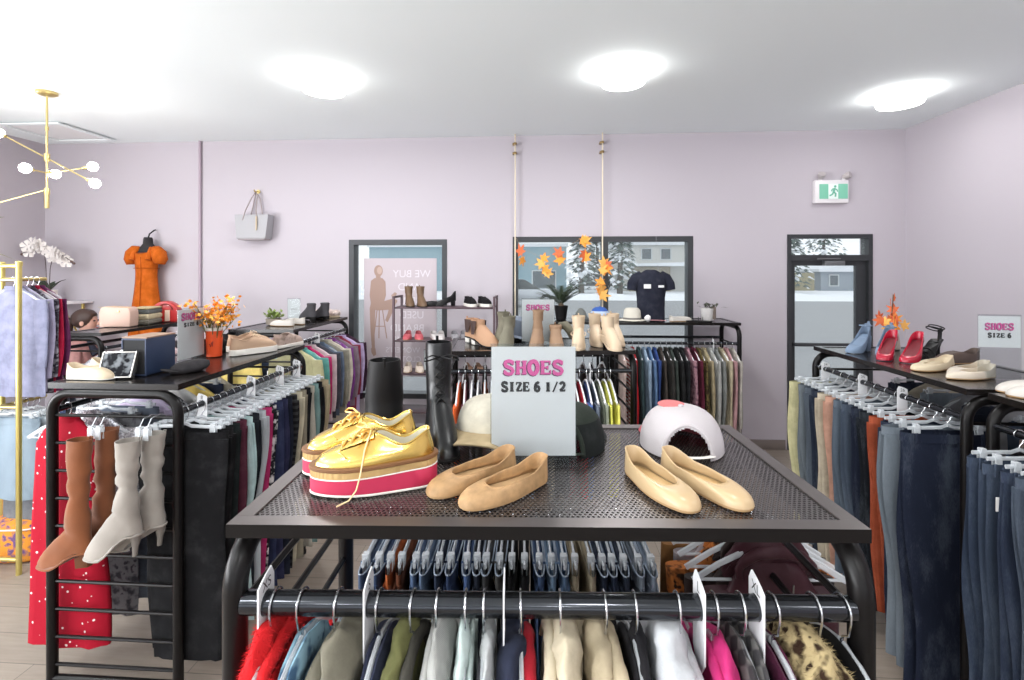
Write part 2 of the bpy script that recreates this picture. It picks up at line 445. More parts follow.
# vinyl poster stuck to the inside of window 1, lettering seen from behind
po = thing('window_poster', 'lilac vinyl poster of a seated woman and mirrored white lettering on the shop window', 'poster', ((W1[0] + W1[1]) / 2, WY + 0.094, 0.68), 0)
px0, px1 = -0.42, 0.40
G().box((0.0, 0.0, 0.655), (px1 - px0, 0.003, 1.31)).obj('sheet', M('lilac_vinyl', (196, 184, 190), 0.6), po)
m_txt = M('white_vinyl_lettering', (222, 216, 222), 0.6)
for i, (t, x, z, s) in enumerate((('WE BUY', 0.13, 1.10, 0.115), ('AND', 0.1, 0.955, 0.115), ('SELL', 0.12, 0.80, 0.115), ('USED', 0.13, 0.645, 0.115), ('BRAND', 0.08, 0.50, 0.115),
                                   ('NAME', 0.05, 0.375, 0.1), ("WOMEN'S", 0.03, 0.265, 0.085), ('CLOTHING', 0.02, 0.165, 0.085))):
    typed(t, s, True).move((x, -0.003, z)).obj('lettering', m_txt, po)
fig = G()
def blob(pts, y=-0.0035):
    fig.prism(pts, y, y + 0.001, 'y')
hx, hz = -0.245, 1.17
blob([(hx + 0.05 * math.cos(a * PI / 8), hz + 0.065 * math.sin(a * PI / 8)) for a in range(16)])
blob([(-0.275, 1.12), (-0.225, 1.12), (-0.215, 1.07), (-0.27, 1.07)], -0.0034)
blob([(-0.33, 1.06), (-0.29, 1.09), (-0.2, 1.09), (-0.165, 1.05), (-0.16, 0.9), (-0.19, 0.8), (-0.33, 0.8), (-0.345, 0.9)], -0.0036)
blob([(-0.33, 0.82), (-0.2, 0.83), (-0.06, 0.87), (-0.03, 0.83), (-0.1, 0.74), (-0.25, 0.73), (-0.345, 0.75)], -0.0037)
blob([(-0.1, 0.86), (-0.03, 0.85), (-0.1, 0.68), (-0.14, 0.6), (-0.17, 0.62), (-0.14, 0.7)], -0.0038)
blob([(-0.09, 0.86), (-0.06, 0.87), (-0.035, 0.92), (-0.06, 0.935), (-0.1, 0.9)], -0.0039)
blob([(-0.345, 0.76), (-0.28, 0.76), (-0.29, 0.5), (-0.285, 0.3), (-0.32, 0.3), (-0.335, 0.5)], -0.00395)
blob([(-0.33, 0.31), (-0.28, 0.31), (-0.27, 0.24), (-0.3, 0.22), (-0.325, 0.26)], -0.0040)
for x0, x1 in ((-0.26, -0.3), (-0.2, -0.15), (-0.235, -0.24)):
    blob([(x0 - 0.006, 0.74), (x0 + 0.006, 0.74), (x1 + 0.006, 0.42), (x1 - 0.006, 0.42)], -0.0041)
blob([(-0.285, 0.56), (-0.175, 0.56), (-0.175, 0.55), (-0.285, 0.55)], -0.0042)
fig.obj('printed_figure', M('printed_brown', (166, 138, 126), 0.6), po)
fg = G()
fg.prism([(hx + 0.012 + 0.03 * math.cos(a * PI / 6), hz + 0.005 + 0.042 * math.sin(a * PI / 6)) for a in range(12)], -0.0046, -0.0043, 'y')
fg.obj('printed_face', M('printed_tan', (190, 164, 152), 0.6), po)

# ------------------------------------------------------------------ ceiling fittings
m_drum = glow('opal_drum_glow', (1.0, 0.985, 0.96), LAMP)
m_ring = M('brushed_nickel', (200, 196, 188), 0.35, 0.8)
lamps = [(-1.66, 3.60, 'white drum ceiling light above the left racks, left of the middle one'), (0.57, 3.59, 'white drum ceiling light in the middle, above the boot rack'),
         (2.90, 4.20, 'white drum ceiling light nearest the exit sign and right wall')]
lamps += [(x, y, 'unseen white drum ceiling light added out of the picture to brighten the room') for y in (1.2, -1.2, -3.5) for x in (-3.9, -1.66, 0.57, 2.2)]  # unseen drums added on a grid to brighten the room
for x, y, lb in lamps:
    t = thing('ceiling_light', lb, 'ceiling light', (x, y, CEIL), 0, 'round drum ceiling lights')
    G().lathe([(0.155, 0.0), (0.155, -0.02)], 32).obj('ceiling_ring', m_ring, t)
    G().lathe([(0.05, -0.02), (0.15, -0.02), (0.163, -0.028), (0.165, -0.075), (0.155, -0.092), (0.1, -0.1), (0.001, -0.102)], 32).obj('lamp_shade', m_drum, t)
    _d = bpy.data.lights.new('drum_light', 'AREA'); _d.shape = 'DISK'; _d.size = 0.3; _d.energy = DISC * ((1.2 if x < 2 else 0.15) if y > 3 else (1.3 if x < -3 else 0.25) if y > 0 else 1.2 if x < -3 else 0.3 if x > 2 else 0.9); _d.color = (0.98, 0.985, 1.0)
    _o = bpy.data.objects.new('drum_light', _d); COL.objects.link(_o); _o.parent = t; _o.location = (0, 0, -0.106)
hatch = thing('access_hatch', 'white square access hatch set in the ceiling by the left wall', 'hatch', (-5.02, 4.76, CEIL), 0.02)
frame(G(), -0.33, 0.33, -0.33, 0.33, 0.05, -0.012, 0.0).move(m=Matrix.Rotation(R(90), 3, 'X')).move((0, 0, -0.012)).obj('frame', m_ceil, hatch)
G().box((0, 0, -0.004), (0.56, 0.56, 0.008)).obj('panel', M('hatch_panel', (238, 238, 238), 0.8), hatch)
tag(G().tube([(-3.834, WY - 0.017, 0.1), (-3.834, WY - 0.017, CEIL)], 0.016, 10).obj('conduit_pipe', M('painted_conduit', (176, 160, 172), 0.6)), 'thin vertical painted conduit pipe running up the lavender wall', 'pipe')
m_brass = M('brushed_brass', (206, 186, 128), 0.3, 0.85)
m_gold = M('gold_tube', (214, 196, 120), 0.28, 0.8)
m_pale = M('pale_champagne_metal', (226, 214, 190), 0.4, 0.3)
for x, lb in ((-0.305, 'slim brass pole beside the left edge of the double window'), (0.612, 'slim brass pole in front of the double window mullion')):
    t = thing('brass_pole', lb, 'pole', (x, WY - 0.06, 0))
    G().tube([(0, 0, 0.0), (0, 0, CEIL)], 0.0075, 10).obj('rod', m_pale, t)
    for z in (3.20, 3.10):
        G().box((-0.012, 0.028, z), (0.034, 0.062, 0.022)).lathe([(0.018, z - 0.012), (0.018, z + 0.012)], 12).obj('wall_clip', M('aged_brass', (150, 126, 84), 0.35, 0.7), t, bevel=0.003)

# green running-man exit sign
ex = thing('exit_sign', 'white emergency light with green running-man exit panel above the door', 'exit sign', (2.925, WY, 2.66))
m_wp = M('white_plastic', (232, 228, 230), 0.45)
G().box((0, -0.03, 0), (0.33, 0.06, 0.235)).obj('housing', m_wp, ex, bevel=0.008)
G().box((0.015, -0.062, 0.0), (0.275, 0.006, 0.15)).obj('green_panel', M('exit_green', (128, 200, 172), 0.4), ex)
G().box((0.01, -0.066, 0.0), (0.095, 0.004, 0.15)).obj('white_panel', M('exit_white', (240, 250, 246), 0.4), ex)
rm = G()
for pts, r in (([(0.012, 0.03), (0.0, -0.005)], 0.011), ([(0.0, -0.005), (0.022, -0.025), (0.018, -0.055)], 0.008), ([(0.0, -0.005), (-0.012, -0.03), (-0.038, -0.045)], 0.008),
               ([(0.012, 0.028), (0.034, 0.015), (0.04, -0.005)], 0.006), ([(0.012, 0.028), (-0.012, 0.022), (-0.022, 0.0)], 0.006)):
    rm.tube([(x + 0.01, -0.069, z) for x, z in pts], r, 6)
rm.ball((0.027, -0.069, 0.05), 0.012)
rm.obj('running_figure', M('exit_figure_green', (110, 185, 158), 0.4), ex)
for x in (-0.1, 0.13):
    G().lathe([(0.02, 0), (0.012, 0.02), (0.012, 0.03)], 12, (x, -0.03, 0.117)).obj('lamp_mount', m_wp, ex)
    k = 1 if x > 0 else -0.15
    G().lathe([(0.018, -0.04), (0.032, 0.0), (0.034, 0.03)], 14).move(m=Matrix.Rotation(R(70) * k, 3, 'Y') @ Matrix.Rotation(R(50), 3, 'X')).move((x + 0.02 * k, -0.055, 0.16)).obj('lamp_head', M('grey_lamp_head', (190, 182, 182), 0.45), ex)

# chandelier
ch = thing('chandelier', 'brass branching chandelier with glowing globe bulbs by the left wall', 'chandelier', (-4.012, 3.71, CEIL))
m_globe = glow('warm_globe', (1.0, 0.93, 0.86), 42.0)
G().lathe([(0.07, 0.0), (0.07, -0.018), (0.05, -0.03), (0.012, -0.034)], 24).obj('canopy', m_brass, ch)
G().tube([(0, 0, -0.03), (0, 0, -0.94)], 0.008, 10).lathe([(0.013, -0.31), (0.013, -0.28)], 10).lathe([(0.02, -0.56), (0.02, -0.5)], 12).lathe([(0.02, -0.83), (0.02, -0.78)], 12).lathe([(0.016, -0.94), (0.016, -0.8)], 12).obj('stem', m_brass, ch)
for a, b_, ends in (((-0.42, 0.04, -0.335), (0.385, -0.02, -0.725), (1, 1)), ((0.0, 0.0, -0.66), (0.27, 0.06, -0.605), (0, 1)), ((0.0, 0.0, -0.655), (0.04, -0.16, -0.66), (0, 1)), ((0.0, 0.0, -0.64), (-0.015, 0.045, -0.642), (0, 1)), ((-0.56, -0.1, -0.97), (0.0, 0.0, -0.79), (1, 0))):
    a, b_ = Vector(a), Vector(b_); d = (b_ - a).normalized()
    G().tube([a, b_], 0.006, 8).obj('arm', m_brass, ch)
    for p, q, on in ((a, -d, ends[0]), (b_, d, ends[1])):
        if not on: continue
        G().tube([p - q * 0.02, p + q * 0.03], 0.013, 10).obj('socket', m_brass, ch)
        G().ball(p + q * 0.056, 0.037, 20, 12).obj('globe_bulb', m_globe, ch)

# ================================================================== outside the windows
m_snow = M('snow', (238, 240, 244), 0.9, bmp=0.2, bscale=3)
m_road = M('wet_asphalt', (150, 151, 153), 0.7, vary=0.08)
def ext(name, g, mat, **k): return struct(name, g, mat, **k)
ext('snow_ground', G().box((0, 62, -0.35), (220, 60.0, 0.6)), m_snow)
ext('street', G().box((0, 18.7, -0.16), (220, 26.6, 0.2)), m_road)
ext('snow_bank', G().grid(lambda u, v: (-70 + 140 * u, 31 + 4 * v, -0.1 + 0.55 * math.sin(PI * v) * (0.6 + 0.5 * noise.noise((u * 60, v * 3, 0)))), 160, 8), m_snow)
ext('street_side', G().box((-48, -1, -0.16), (84, 12.0, 0.2)), m_snow)
ext('street_rear', G().box((0, -35, -0.16), (200, 60, 0.2)), m_snow)

def house(x0, x1, y0, y1, he, hr, wall, roof, label, wins, cat='house'):
    h = thing('house' if cat == 'house' else 'building', label, cat, ((x0 + x1) / 2, (y0 + y1) / 2, -0.1))
    w, d = x1 - x0, y1 - y0
    g = G().box((0, 0, he / 2), (w, d, he))
    g.obj('house_wall', wall, h)
    if hr > he:
        G().prism([(-w / 2 - 0.4, he - 0.1), (w / 2 + 0.4, he - 0.1), (w / 2 + 0.4, he + 0.15), (0, hr), (-w / 2 - 0.4, he + 0.15)], -d / 2 - 0.5, d / 2 + 0.5, 'y').obj('roof', roof, h)
    else:
        G().box((0, 0, he + 0.1), (w + 0.3, d + 0.3, 0.3)).obj('roof', roof, h)
    for wx, wz, ww, wh in wins:
        f = frame(G(), wx - ww / 2, wx + ww / 2, wz - wh / 2, wz + wh / 2, 0.1, -d / 2 - 0.06, -d / 2).obj('window', M('white_trim', (196, 200, 202)), h)
        G().box((wx, -d / 2 - 0.02, wz), (ww - 0.2, 0.02, wh - 0.2)).obj('pane', M('dark_far_glass', (90, 98, 104), 0.2), f)
    return h
m_sroof = M('snowy_roof', (232, 234, 238), 0.9)
hs = house(7.2, 16.5, 45, 54, 4.3, 6.4, M('pale_siding', (206, 204, 198), 0.8), m_sroof, 'pale two-storey house with snowy roof across the street', [(-2.6, 3.4, 1.0, 1.1), (-0.9, 3.4, 1.0, 1.1), (2.4, 3.4, 1.2, 1.1), (-2.8, 1.1, 1.2, 1.2)])
G().prism([(-4.9, 2.3), (4.9, 2.3), (4.9, 2.75), (-4.9, 2.5)], -6.6, -4.5, 'y').obj('porch_roof', m_sroof, hs)
G().box((-2.4, -4.75, 1.1), (3.6, 0.5, 2.3)).obj('porch_wall', M('tan_siding', (160, 150, 132), 0.8), hs)
bt = house(-16, 2.0, 44, 56, 4.1, 4.1, M('teal_cladding', (136, 164, 174), 0.7), m_sroof, 'flat-roofed teal building across the street', [(7.0, 1.1, 2.2, 1.7), (2.0, 1.1, 2.2, 1.7)], 'building')
sh = house(25.5, 30.2, 47, 51, 1.9, 2.5, M('blue_grey_siding', (150, 158, 166), 0.8), m_sroof, 'low blue-grey shed with snowy roof seen through the door', [(-1.2, 1.0, 0.9, 1.1)])
fe = thing('board_fence', 'weathered olive board fence seen through the door glass', 'fence', (21.7, 47, -0.1))
fg = G()
for i in range(22): fg.box((-3.0 + 0.29 * i, 0, 0.85), (0.27, 0.04, 1.7 + 0.05 * (i % 2)))
fg.obj('fence_board', M('weathered_boards', (158, 150, 122), 0.85), fe)['kind'] = 'stuff'
for i in range(3): G().box((-3.0 + 3 * i, 0.08, 0.85), (0.12, 0.12, 1.9)).obj('fence_post', M('fence_post_wood', (140, 132, 110), 0.85), fe)

def snowy_tree(x, y, h, r, label, seed, trunk=0.25):
    rnd = random.Random(seed)
    t = thing('tree', label, 'tree', (x, y, -0.1))
    G().tube([(0, 0, 0), (0.05, 0, h * 0.5), (0, 0, h * 0.95)], [trunk, trunk * 0.7, 0.04], 8).obj('trunk', M('bark', (88, 80, 74), 0.9), t)
    gl, gs = G(), G()
    for i in range(620):
        k = rnd.random() ** 0.7; z = h * (0.08 + 0.9 * k); rr = r * (1 - k) ** 0.75 * math.sqrt(rnd.random()) + 0.1; a = rnd.random() * 2 * PI
        c = Vector((rr * math.cos(a), rr * math.sin(a), z - rr * 0.25)); s = 0.18 + 0.3 * rnd.random()
        d = Vector((math.cos(a), math.sin(a), -0.4)) * s; q = Vector((-math.sin(a), math.cos(a), rnd.uniform(-.3, .3))) * s * 0.6
        (gs if rnd.random() < 0.45 else gl).add([c - d * .4, c + q, c + d, c - q, c + Vector((0, 0, s * .35))], [(0, 1, 4), (1, 2, 4), (2, 3, 4), (3, 0, 4), (0, 3, 2, 1)])
    gl.obj('foliage', M('frosted_needles', (92, 106, 100), 0.9), t, smooth=0)
    gs.obj('snow_load', m_snow, t, smooth=0)
snowy_tree(3.1, 41, 6.6, 1.5, 'tall snow-laden evergreen beside the teal building', 1)
snowy_tree(6.1, 40, 7.0, 1.5, 'snow-laden evergreen between the teal building and the pale house', 2)
snowy_tree(6.2, 58, 9, 1.8, 'snow-laden evergreen rising behind the pale house corner', 3)
snowy_tree(20.6, 43, 8.0, 1.9, 'snow-laden evergreen at the left of the door view', 4)
snowy_tree(22.9, 51, 8.5, 2.0, 'snow-laden evergreen behind the olive fence', 5)
snowy_tree(31.2, 57, 9.0, 3.2, 'wide snow-laden evergreen behind the blue-grey shed', 6)
snowy_tree(25.6, 58, 8.5, 2.4, 'snow-laden evergreen between fence and blue-grey shed', 7)

def car(x, y, col, label, suv=False, rz=0.0):
    c = thing('car', label, 'car', (x, y, -0.05), rz)
    hgt = 1.7 if suv else 1.42
    pm = M('car_paint', col, 0.25, 0.3, coat=0.5)
    prof = [(-2.2, 0.35), (-2.25, 0.75), (-2.0, 0.95), (2.1, 0.9), (2.25, 0.7), (2.2, 0.35)]
    G().prism(prof, -0.85, 0.85, 'y').obj('car_body', pm, c, bevel=0.05)
    cab = [(-1.9 if suv else -1.5, 0.93), (-1.7 if suv else -1.0, hgt), (0.3, hgt), (1.1, 0.92)]
    G().loft([[Vector((p[0] * 1.0, s * (0.82 if p[1] < 1 else 0.66), p[1])) for p in cab] for s in (-1, 1)]).obj('cabin', M('car_glass', (60, 66, 70), 0.1), c, bevel=0.03)
    G().box((-0.5, 0, hgt), (1.3, 1.2, 0.05)).obj('roof', pm, c)
    for sx in (-1.35, 1.4):
        for sy in (-0.82, 0.82):
            w = G().lathe([(0.2, -0.1), (0.33, -0.1), (0.33, 0.1), (0.2, 0.1)], 16).move(m=Matrix.Rotation(R(90), 3, 'X')).move((sx, sy, 0.34)).obj('wheel', M('tyre', (40, 40, 42), 0.8), c)
            G().lathe([(0.18, -0.11), (0.18, 0.11)], 12).move(m=Matrix.Rotation(R(90), 3, 'X')).move((sx, sy, 0.34)).obj('hubcap', M('hub', (170, 172, 175), 0.3, 0.7), w)
    return c
car(-1.4, 26, (196, 200, 206), 'silver car parked across the street beyond the palm', False, 0.15)
car(4.75, 49, (62, 66, 72), 'dark sport utility car parked across the street', True, PI)

# ================================================================== clothes racks
m_rack = M('black_rack_steel', (17, 15, 15), 0.32, 0.0, spec=0.22)
m_bar = M('dark_chrome_bar', (62, 64, 68), 0.14, 0.85)
m_perf = perforated()
m_top = M('black_shelf_top', (26, 23, 22), 0.2, 0.0, spec=0.45)
m_edge = M('steel_edge_sheen', (96, 90, 88), 0.35, 0.6)  # sheen on the top strips put into a lighter steel than the lip
TOP = 1.366
RAIL_Z = 1.24

class Rack:
    pass

def rack(label, cx, cy, rz, L, W, perf=False, tube=0.021, bar=0.014, rail_z=RAIL_Z, sides=(-1, 1), rungs=10, group='black clothes racks with a shelf top'):
    """long side along local x; end frames are upside-down U tubes with ladder rungs; a rail runs along each long side"""
    k = Rack(); k.c = Vector((cx, cy, 0)); k.rz = rz; k.L = L; k.W = W; k.z = rail_z; k.bar = bar
    t = k.o = thing('clothes_rack', label, 'clothes rack', (cx, cy, 0), rz, group)
    # shelf top: a folded edge frame and a sheet
    g = G(); e = G(); h = 0.026
    for sy in (-1, 1): g.box((0, sy * (W / 2 - 0.002), TOP - h / 2), (L, 0.004, h)); e.box((0, sy * (W / 2 - 0.018), TOP - 0.0013), (L - 0.001, 0.035, 0.003))
    for sx in (-1, 1): g.box((sx * (L / 2 - 0.002), 0, TOP - h / 2), (0.004, W - 0.008, h)); e.box((sx * (L / 2 - 0.018), 0, TOP - 0.0013), (0.035, W - 0.072, 0.003))
    g.obj('shelf_frame', m_rack if perf else m_top, t, smooth=0)
    e.obj('shelf_edge', m_edge if perf else m_top, t, smooth=0)
    G().box((0, 0, TOP - 0.004), (L - 0.05, W - 0.05, 0.002)).obj('shelf_sheet', m_perf if perf else m_top, t, smooth=0)
    ex, ey, rc = L / 2 - tube * 0.6, W / 2 - tube * 0.4, 0.085
    zt = TOP - h - tube
    for sx in (-1, 1):
        p = [(sx * ex, -ey, 0.0), (sx * ex, -ey, zt - rc)]
        p += [(sx * ex, -ey + rc * (1 - math.cos(a * PI / 12)), zt - rc + rc * math.sin(a * PI / 12)) for a in range(1, 7)]
        p += [(sx * ex, ey - rc * (1 - math.cos(a * PI / 12)), zt - rc + rc * math.sin(a * PI / 12)) for a in range(6, 0, -1)]
        p += [(sx * ex, ey, zt - rc), (sx * ex, ey, 0.0)]
        f = G().tube(p, tube, 14, up=(1, 0, 0)).obj('end_frame', m_rack, t, smooth=60)
        for i in range(rungs):
            z = rail_z - 0.02 - 0.122 * i
            if z > 0.08: G().tube([(sx * ex, -ey, z), (sx * ex, ey, z)], tube * 0.36, 8).obj('rung', m_rack, f)
        for sy in (-1, 1):
            G().lathe([(tube * 1.15, 0), (tube * 1.15, 0.02)], 12, (sx * ex, sy * ey, 0)).obj('rubber_foot', M('rubber', (25, 25, 26), 0.8), f)
        G().tube([(sx * ex, -ey, 0.06), (sx * ex, ey, 0.06)], tube * 0.8, 10).obj('bottom_bar', m_rack, t)
    for sy in sides:
        G().tube([(-ex + tube * .8, sy * ey, rail_z), (ex - tube * .8, sy * ey, rail_z)], bar, 14).obj('hanging_rail', m_bar, t, smooth=60)
    k.ey = ey
    return k

# ------------------------------------------------------------------ hangers
m_chrome = M('chrome_wire', (205, 207, 210), 0.2, 0.95)
m_clearp = clear('clear_plastic', (226, 230, 234), 0.48, 0.12)
m_whitep = M('white_hanger_plastic', (232, 232, 234), 0.4)
_hmesh = {}
def hook_path(r, drop):
    q = r + 0.0035
    p = [(0, q * math.cos(a), q * math.sin(a)) for a in [R(-25 + 17 * i) for i in range(13)]]
    return p + [(0, -q, -0.012), (0, -q * 0.75, -q - 0.014), (0, -0.002, -q - 0.026), (0, 0, -drop)]

def hanger_meshes(kind, r):
    key = (kind, round(r, 4))
    if key in _hmesh: return _hmesh[key]
    plas = m_whitep if kind == 'white' else m_clearp
    hook = G().tube(hook_path(r, r + 0.052), 0.0021, 6).mesh('hook', m_chrome)
    z = -r - 0.055; parts = [('hook', hook)]
    if kind == 'clip':
        g = G().tube([(0, -0.165, z - 0.004), (0, -0.03, z), (0, 0, z + 0.012), (0, 0.03, z), (0, 0.165, z - 0.004)], [0.008] * 5, 8, flat=0.55, up=(1, 0, 0))
        parts.append(('bar', g.mesh('bar', plas)))
        for s in (-1, 1):
            g = G().box((0.007, s * 0.13, z - 0.026), (0.004, 0.026, 0.05)).box((-0.007, s * 0.13, z - 0.026), (0.004, 0.026, 0.05)).box((0, s * 0.13, z + 0.004), (0.02, 0.02, 0.02))
            parts.append(('clip', g.mesh('clip', plas, bevel=0.0015, seg=1)))
    else:
        g = G()
        for s in (-1, 1):
            g.tube([(0, s * 0.004, z + 0.012), (0, s * 0.05, z), (0, s * 0.13, z - 0.038), (0, s * 0.2, z - 0.082)], [0.008, 0.0085, 0.0085, 0.009], 8, flat=0.6, up=(1, 0, 0))
        parts.append(('shoulder_arm', g.mesh('shoulder_arm', plas)))
        parts.append(('cross_bar', G().tube([(0, -0.19, z - 0.08), (0, 0.19, z - 0.08)], 0.004, 6).mesh('cross_bar', plas)))
    _hmesh[key] = parts
    return parts

HGROUP = 'hangers on the rails'
def hanger(kind, r, mat4, label, group=None):
    t = thing('clothes_hanger', label, 'hanger', group=group)
    t.matrix_world = mat4
    for n, me in hanger_meshes(kind, r): link(n, me, t)
    return t

# ------------------------------------------------------------------ garments; origin on the rail, x along the rail, y across, hanging down -z
def slab(z0, z1, w, th, cx=0.0, cy=0.0, seed=0, rows=13, n=20, fold=0.006, lam=0.11, taper=None, sway=0.0, square=0.7):
    """flattened sleeve of cloth between heights z0 > z1 with soft vertical folds; w, th functions of t in 0..1"""
    rnd = random.Random(seed); p1, p2, p3 = (rnd.uniform(0, 6.3) for _ in range(3))
    fw = w if callable(w) else (lambda t: w); ft = th if callable(th) else (lambda t: th)
    rings = []
    for i in range(rows + 1):
        t = i / rows; z = lerp(z0, z1, t); W_, T_ = fw(t), ft(t); ring = []
        for k in range(n):
            a = 2 * PI * k / n; ca, sa = math.cos(a), math.sin(a)
            y = W_ * math.copysign(abs(ca) ** square, ca); x = T_ * math.copysign(abs(sa) ** 0.8, sa)
            amp = fold * (0.25 + 0.75 * t)
            x += amp * math.sin(2 * PI * y / lam + p1 + 1.2 * t) + amp * 0.6 * math.sin(2 * PI * y / (lam * 0.53) + p2 - t)
            x += sway * t * t + 0.004 * math.sin(5 * t + p3)
            yy = cy(t) if callable(cy) else cy
            ring.append(Vector((cx + x, y + yy + 0.004 * math.sin(7 * t + p2), z)))
        rings.append(ring)
    return G().loft(rings)

TAGM = M('price_tag_card', (236, 234, 230), 0.6)
def price_tag(o, y, z, x=0.0):
    G().box((x, y, z), (0.002, 0.028, 0.05)).obj('price_tag', TAGM, o)

def trousers(name, label, cat, mt, mat4, seed, group, length=0.98, w=0.185, th=0.016, top=-0.085, flare=0.8, kind='trousers', tagged=False, waist=None):
    rnd = random.Random(seed)
    t = thing(name, label, cat, group=group); t.matrix_world = mat4
    sh = 0.02 * rnd.uniform(-1, 1)
    skirt = kind == 'skirt'
    for s in ((-1, 1) if not skirt else (0,)):
        f = lambda u: w * (1 - (1 - flare) * sstep(0.12, 0.9, u)) * (1 + 0.04 * math.sin(9 * u + seed))
        g = slab(top - 0.032, top - length * (1 - 0.015 * (s + 1)), f, lambda u: th * (0.62 if not skirt else 1.1) * (0.9 + 0.35 * sstep(0, 0.25, u)), s * th * 0.62, lambda u: sh * u + 0.012 * s * sstep(0.2, 0.8, u), seed + s, fold=min(0.0045, th * .27) if not skirt else min(.012, th * .8), sway=rnd.uniform(-.006, .006))
        g.obj('leg' if not skirt else 'skirt_panel', mt, t, smooth=70)
    g = G()
    n = 24
    g.loft([[Vector((th * 1.25 * math.copysign(abs(math.sin(a)) ** 0.7, math.sin(a)) + 0.003 * math.sin(6 * math.cos(a) + seed), w * 0.985 * math.copysign(abs(math.cos(a)) ** 0.6, math.cos(a)), z)) for a in [2 * PI * k / n for k in range(n)]]
            for z in (top - 0.04, top - 0.02, top)], True, False)
    g.obj('waistband', waist or mt, t, smooth=70)
    if kind == 'jeans':
        G().tube([(th * 1.32, -w * 0.6, top - 0.04), (th * 1.5, -w * 0.2, top - 0.12), (th * 1.45, w * 0.1, top - 0.05)], 0.0016, 5).obj('pocket_stitching', M('pale_thread', (196, 178, 140), 0.8), t)
        lp = G()
        for s in (-1, 1):
            for y in (-0.12, 0.02, 0.15): lp.box((s * th * 1.28, y, top - 0.02), (0.006, 0.01, 0.046))
        lp.obj('belt_loop', mt, t)['kind'] = 'stuff'
    if tagged: price_tag(t, w * 0.97, top - 0.12, th * 0.3)
    return t

def shirt(name, label, cat, mt, mat4, seed, group, length=0.66, w=0.2, th=0.016, r=0.014, sleeve=0.5, tagged=False, flare=1.0, collar=True, sag=-0.018):
    rnd = random.Random(seed)
    t = thing(name, label, cat, group=group); t.matrix_world = mat4
    z0 = -r - 0.058 - sag
    def f(u):
        z = u * length
        return lerp(0.055, w, min(1.0, z / 0.095) ** 0.72) * (1 + (flare - 1) * sstep(0.2, 1, u)) if z < 0.095 else w * (1 + (flare - 1) * sstep(0.15, 1, u))
    slab(z0, z0 - length, f, lambda u: th * (0.55 + 0.6 * sstep(0, 0.2, u)), 0, 0, seed, rows=18, fold=min(0.007, th * .42), lam=0.14, sway=rnd.uniform(-.005, .005)).obj('body', mt, t, smooth=70)
    if sleeve:
        for s in (-1, 1):
            slab(z0 - 0.075, z0 - 0.075 - sleeve, lambda u: 0.052 * (1 - 0.25 * u), lambda u: th * (0.75 + 0.2 * math.sin(6 * u + seed)), 0.3 * th * s * rnd.choice((-1, 1)), lambda u, s=s: s * (w * 0.93 + 0.02 * math.sin(3 * u)), seed + 3 + s, rows=10, n=12, fold=0.004).obj('sleeve', mt, t, smooth=70)
    if collar:
        G().loft([ell(16, th * 0.8, 0.062, z0 - 0.018), ell(16, th * 0.9, 0.058, z0 + 0.004), ell(16, th * 0.95, 0.056, z0 + 0.012), ell(16, th * 0.7, 0.048, z0 + 0.004)], False, False).obj('collar', mt, t, smooth=70)
    if tagged: price_tag(t, w * 0.97 + 0.045, z0 - 0.2, 0.0)
    return t

def rail_matrix(k, side, x, swivel=0.0, flip=False):
    base = Matrix.Translation(k.c) @ Matrix.Rotation(k.rz, 4, 'Z')
    return base @ Matrix.Translation((x, side * k.ey, k.z)) @ Matrix.Rotation(swivel + (PI if flip else 0), 4, 'Z')

def fill_rail(k, side, x0, x1, items, where, hk='clip', seed=0, r=None, from_end='near end', pos=None, hname=None):
    """items: (kind, colour words, (r,g,b), cloth, options). Hangs one hanger and one garment per item from x0 to x1"""
    r = r or k.bar; n = len(items)
    rnd = random.Random(seed); gap = abs(x1 - x0) / max(1, n - 1)
    for i, it in enumerate(items):
        kind, words_, c, cloth = it[:4]; opt = dict(it[4]) if len(it) > 4 else {}
        x = pos[i] if pos else lerp(x0, x1, i / max(1, n - 1)) + rnd.uniform(-.004, .004)
        m4 = rail_matrix(k, side, x, rnd.uniform(-.035, .035) + opt.pop('turn', 0), opt.pop('flip', False))
        mt = fabric(c, cloth, opt.pop('c2', None))
        pw = ORD[i + 1]
        if n > 1 and kind in ('trousers', 'jeans', 'skirt'): opt['th'] = min(opt.get('th', .016), gap * .34)
        elif n > 1 and i: opt['th'] = min(opt.get('th', .016), gap * .36)
        lab = f'{words_}, {pw} on {where} from its {from_end}'
        hanger('clip' if kind in ('trousers', 'jeans', 'skirt') and hk == 'clip' else hk if hk != 'clip' else 'shirt', r, m4, f'{"white" if hk == "white" else "clear"} plastic hanger, {pw} on {where} from its {from_end}', HGROUP + ' of ' + where)
        if kind in ('trousers', 'jeans', 'skirt'):
            trousers({'jeans': 'jeans', 'skirt': 'skirt', 'trousers': 'trousers'}[kind], lab, {'jeans': 'jeans', 'skirt': 'skirt', 'trousers': 'trousers'}[kind], mt, m4, seed * 97 + i, 'clothes on ' + where, kind=kind, top=-r - 0.075, **opt)
        else:
            shirt(kind, lab, kind.replace('_', ' '), mt, m4, seed * 97 + i, 'clothes on ' + where, r=r, **opt)

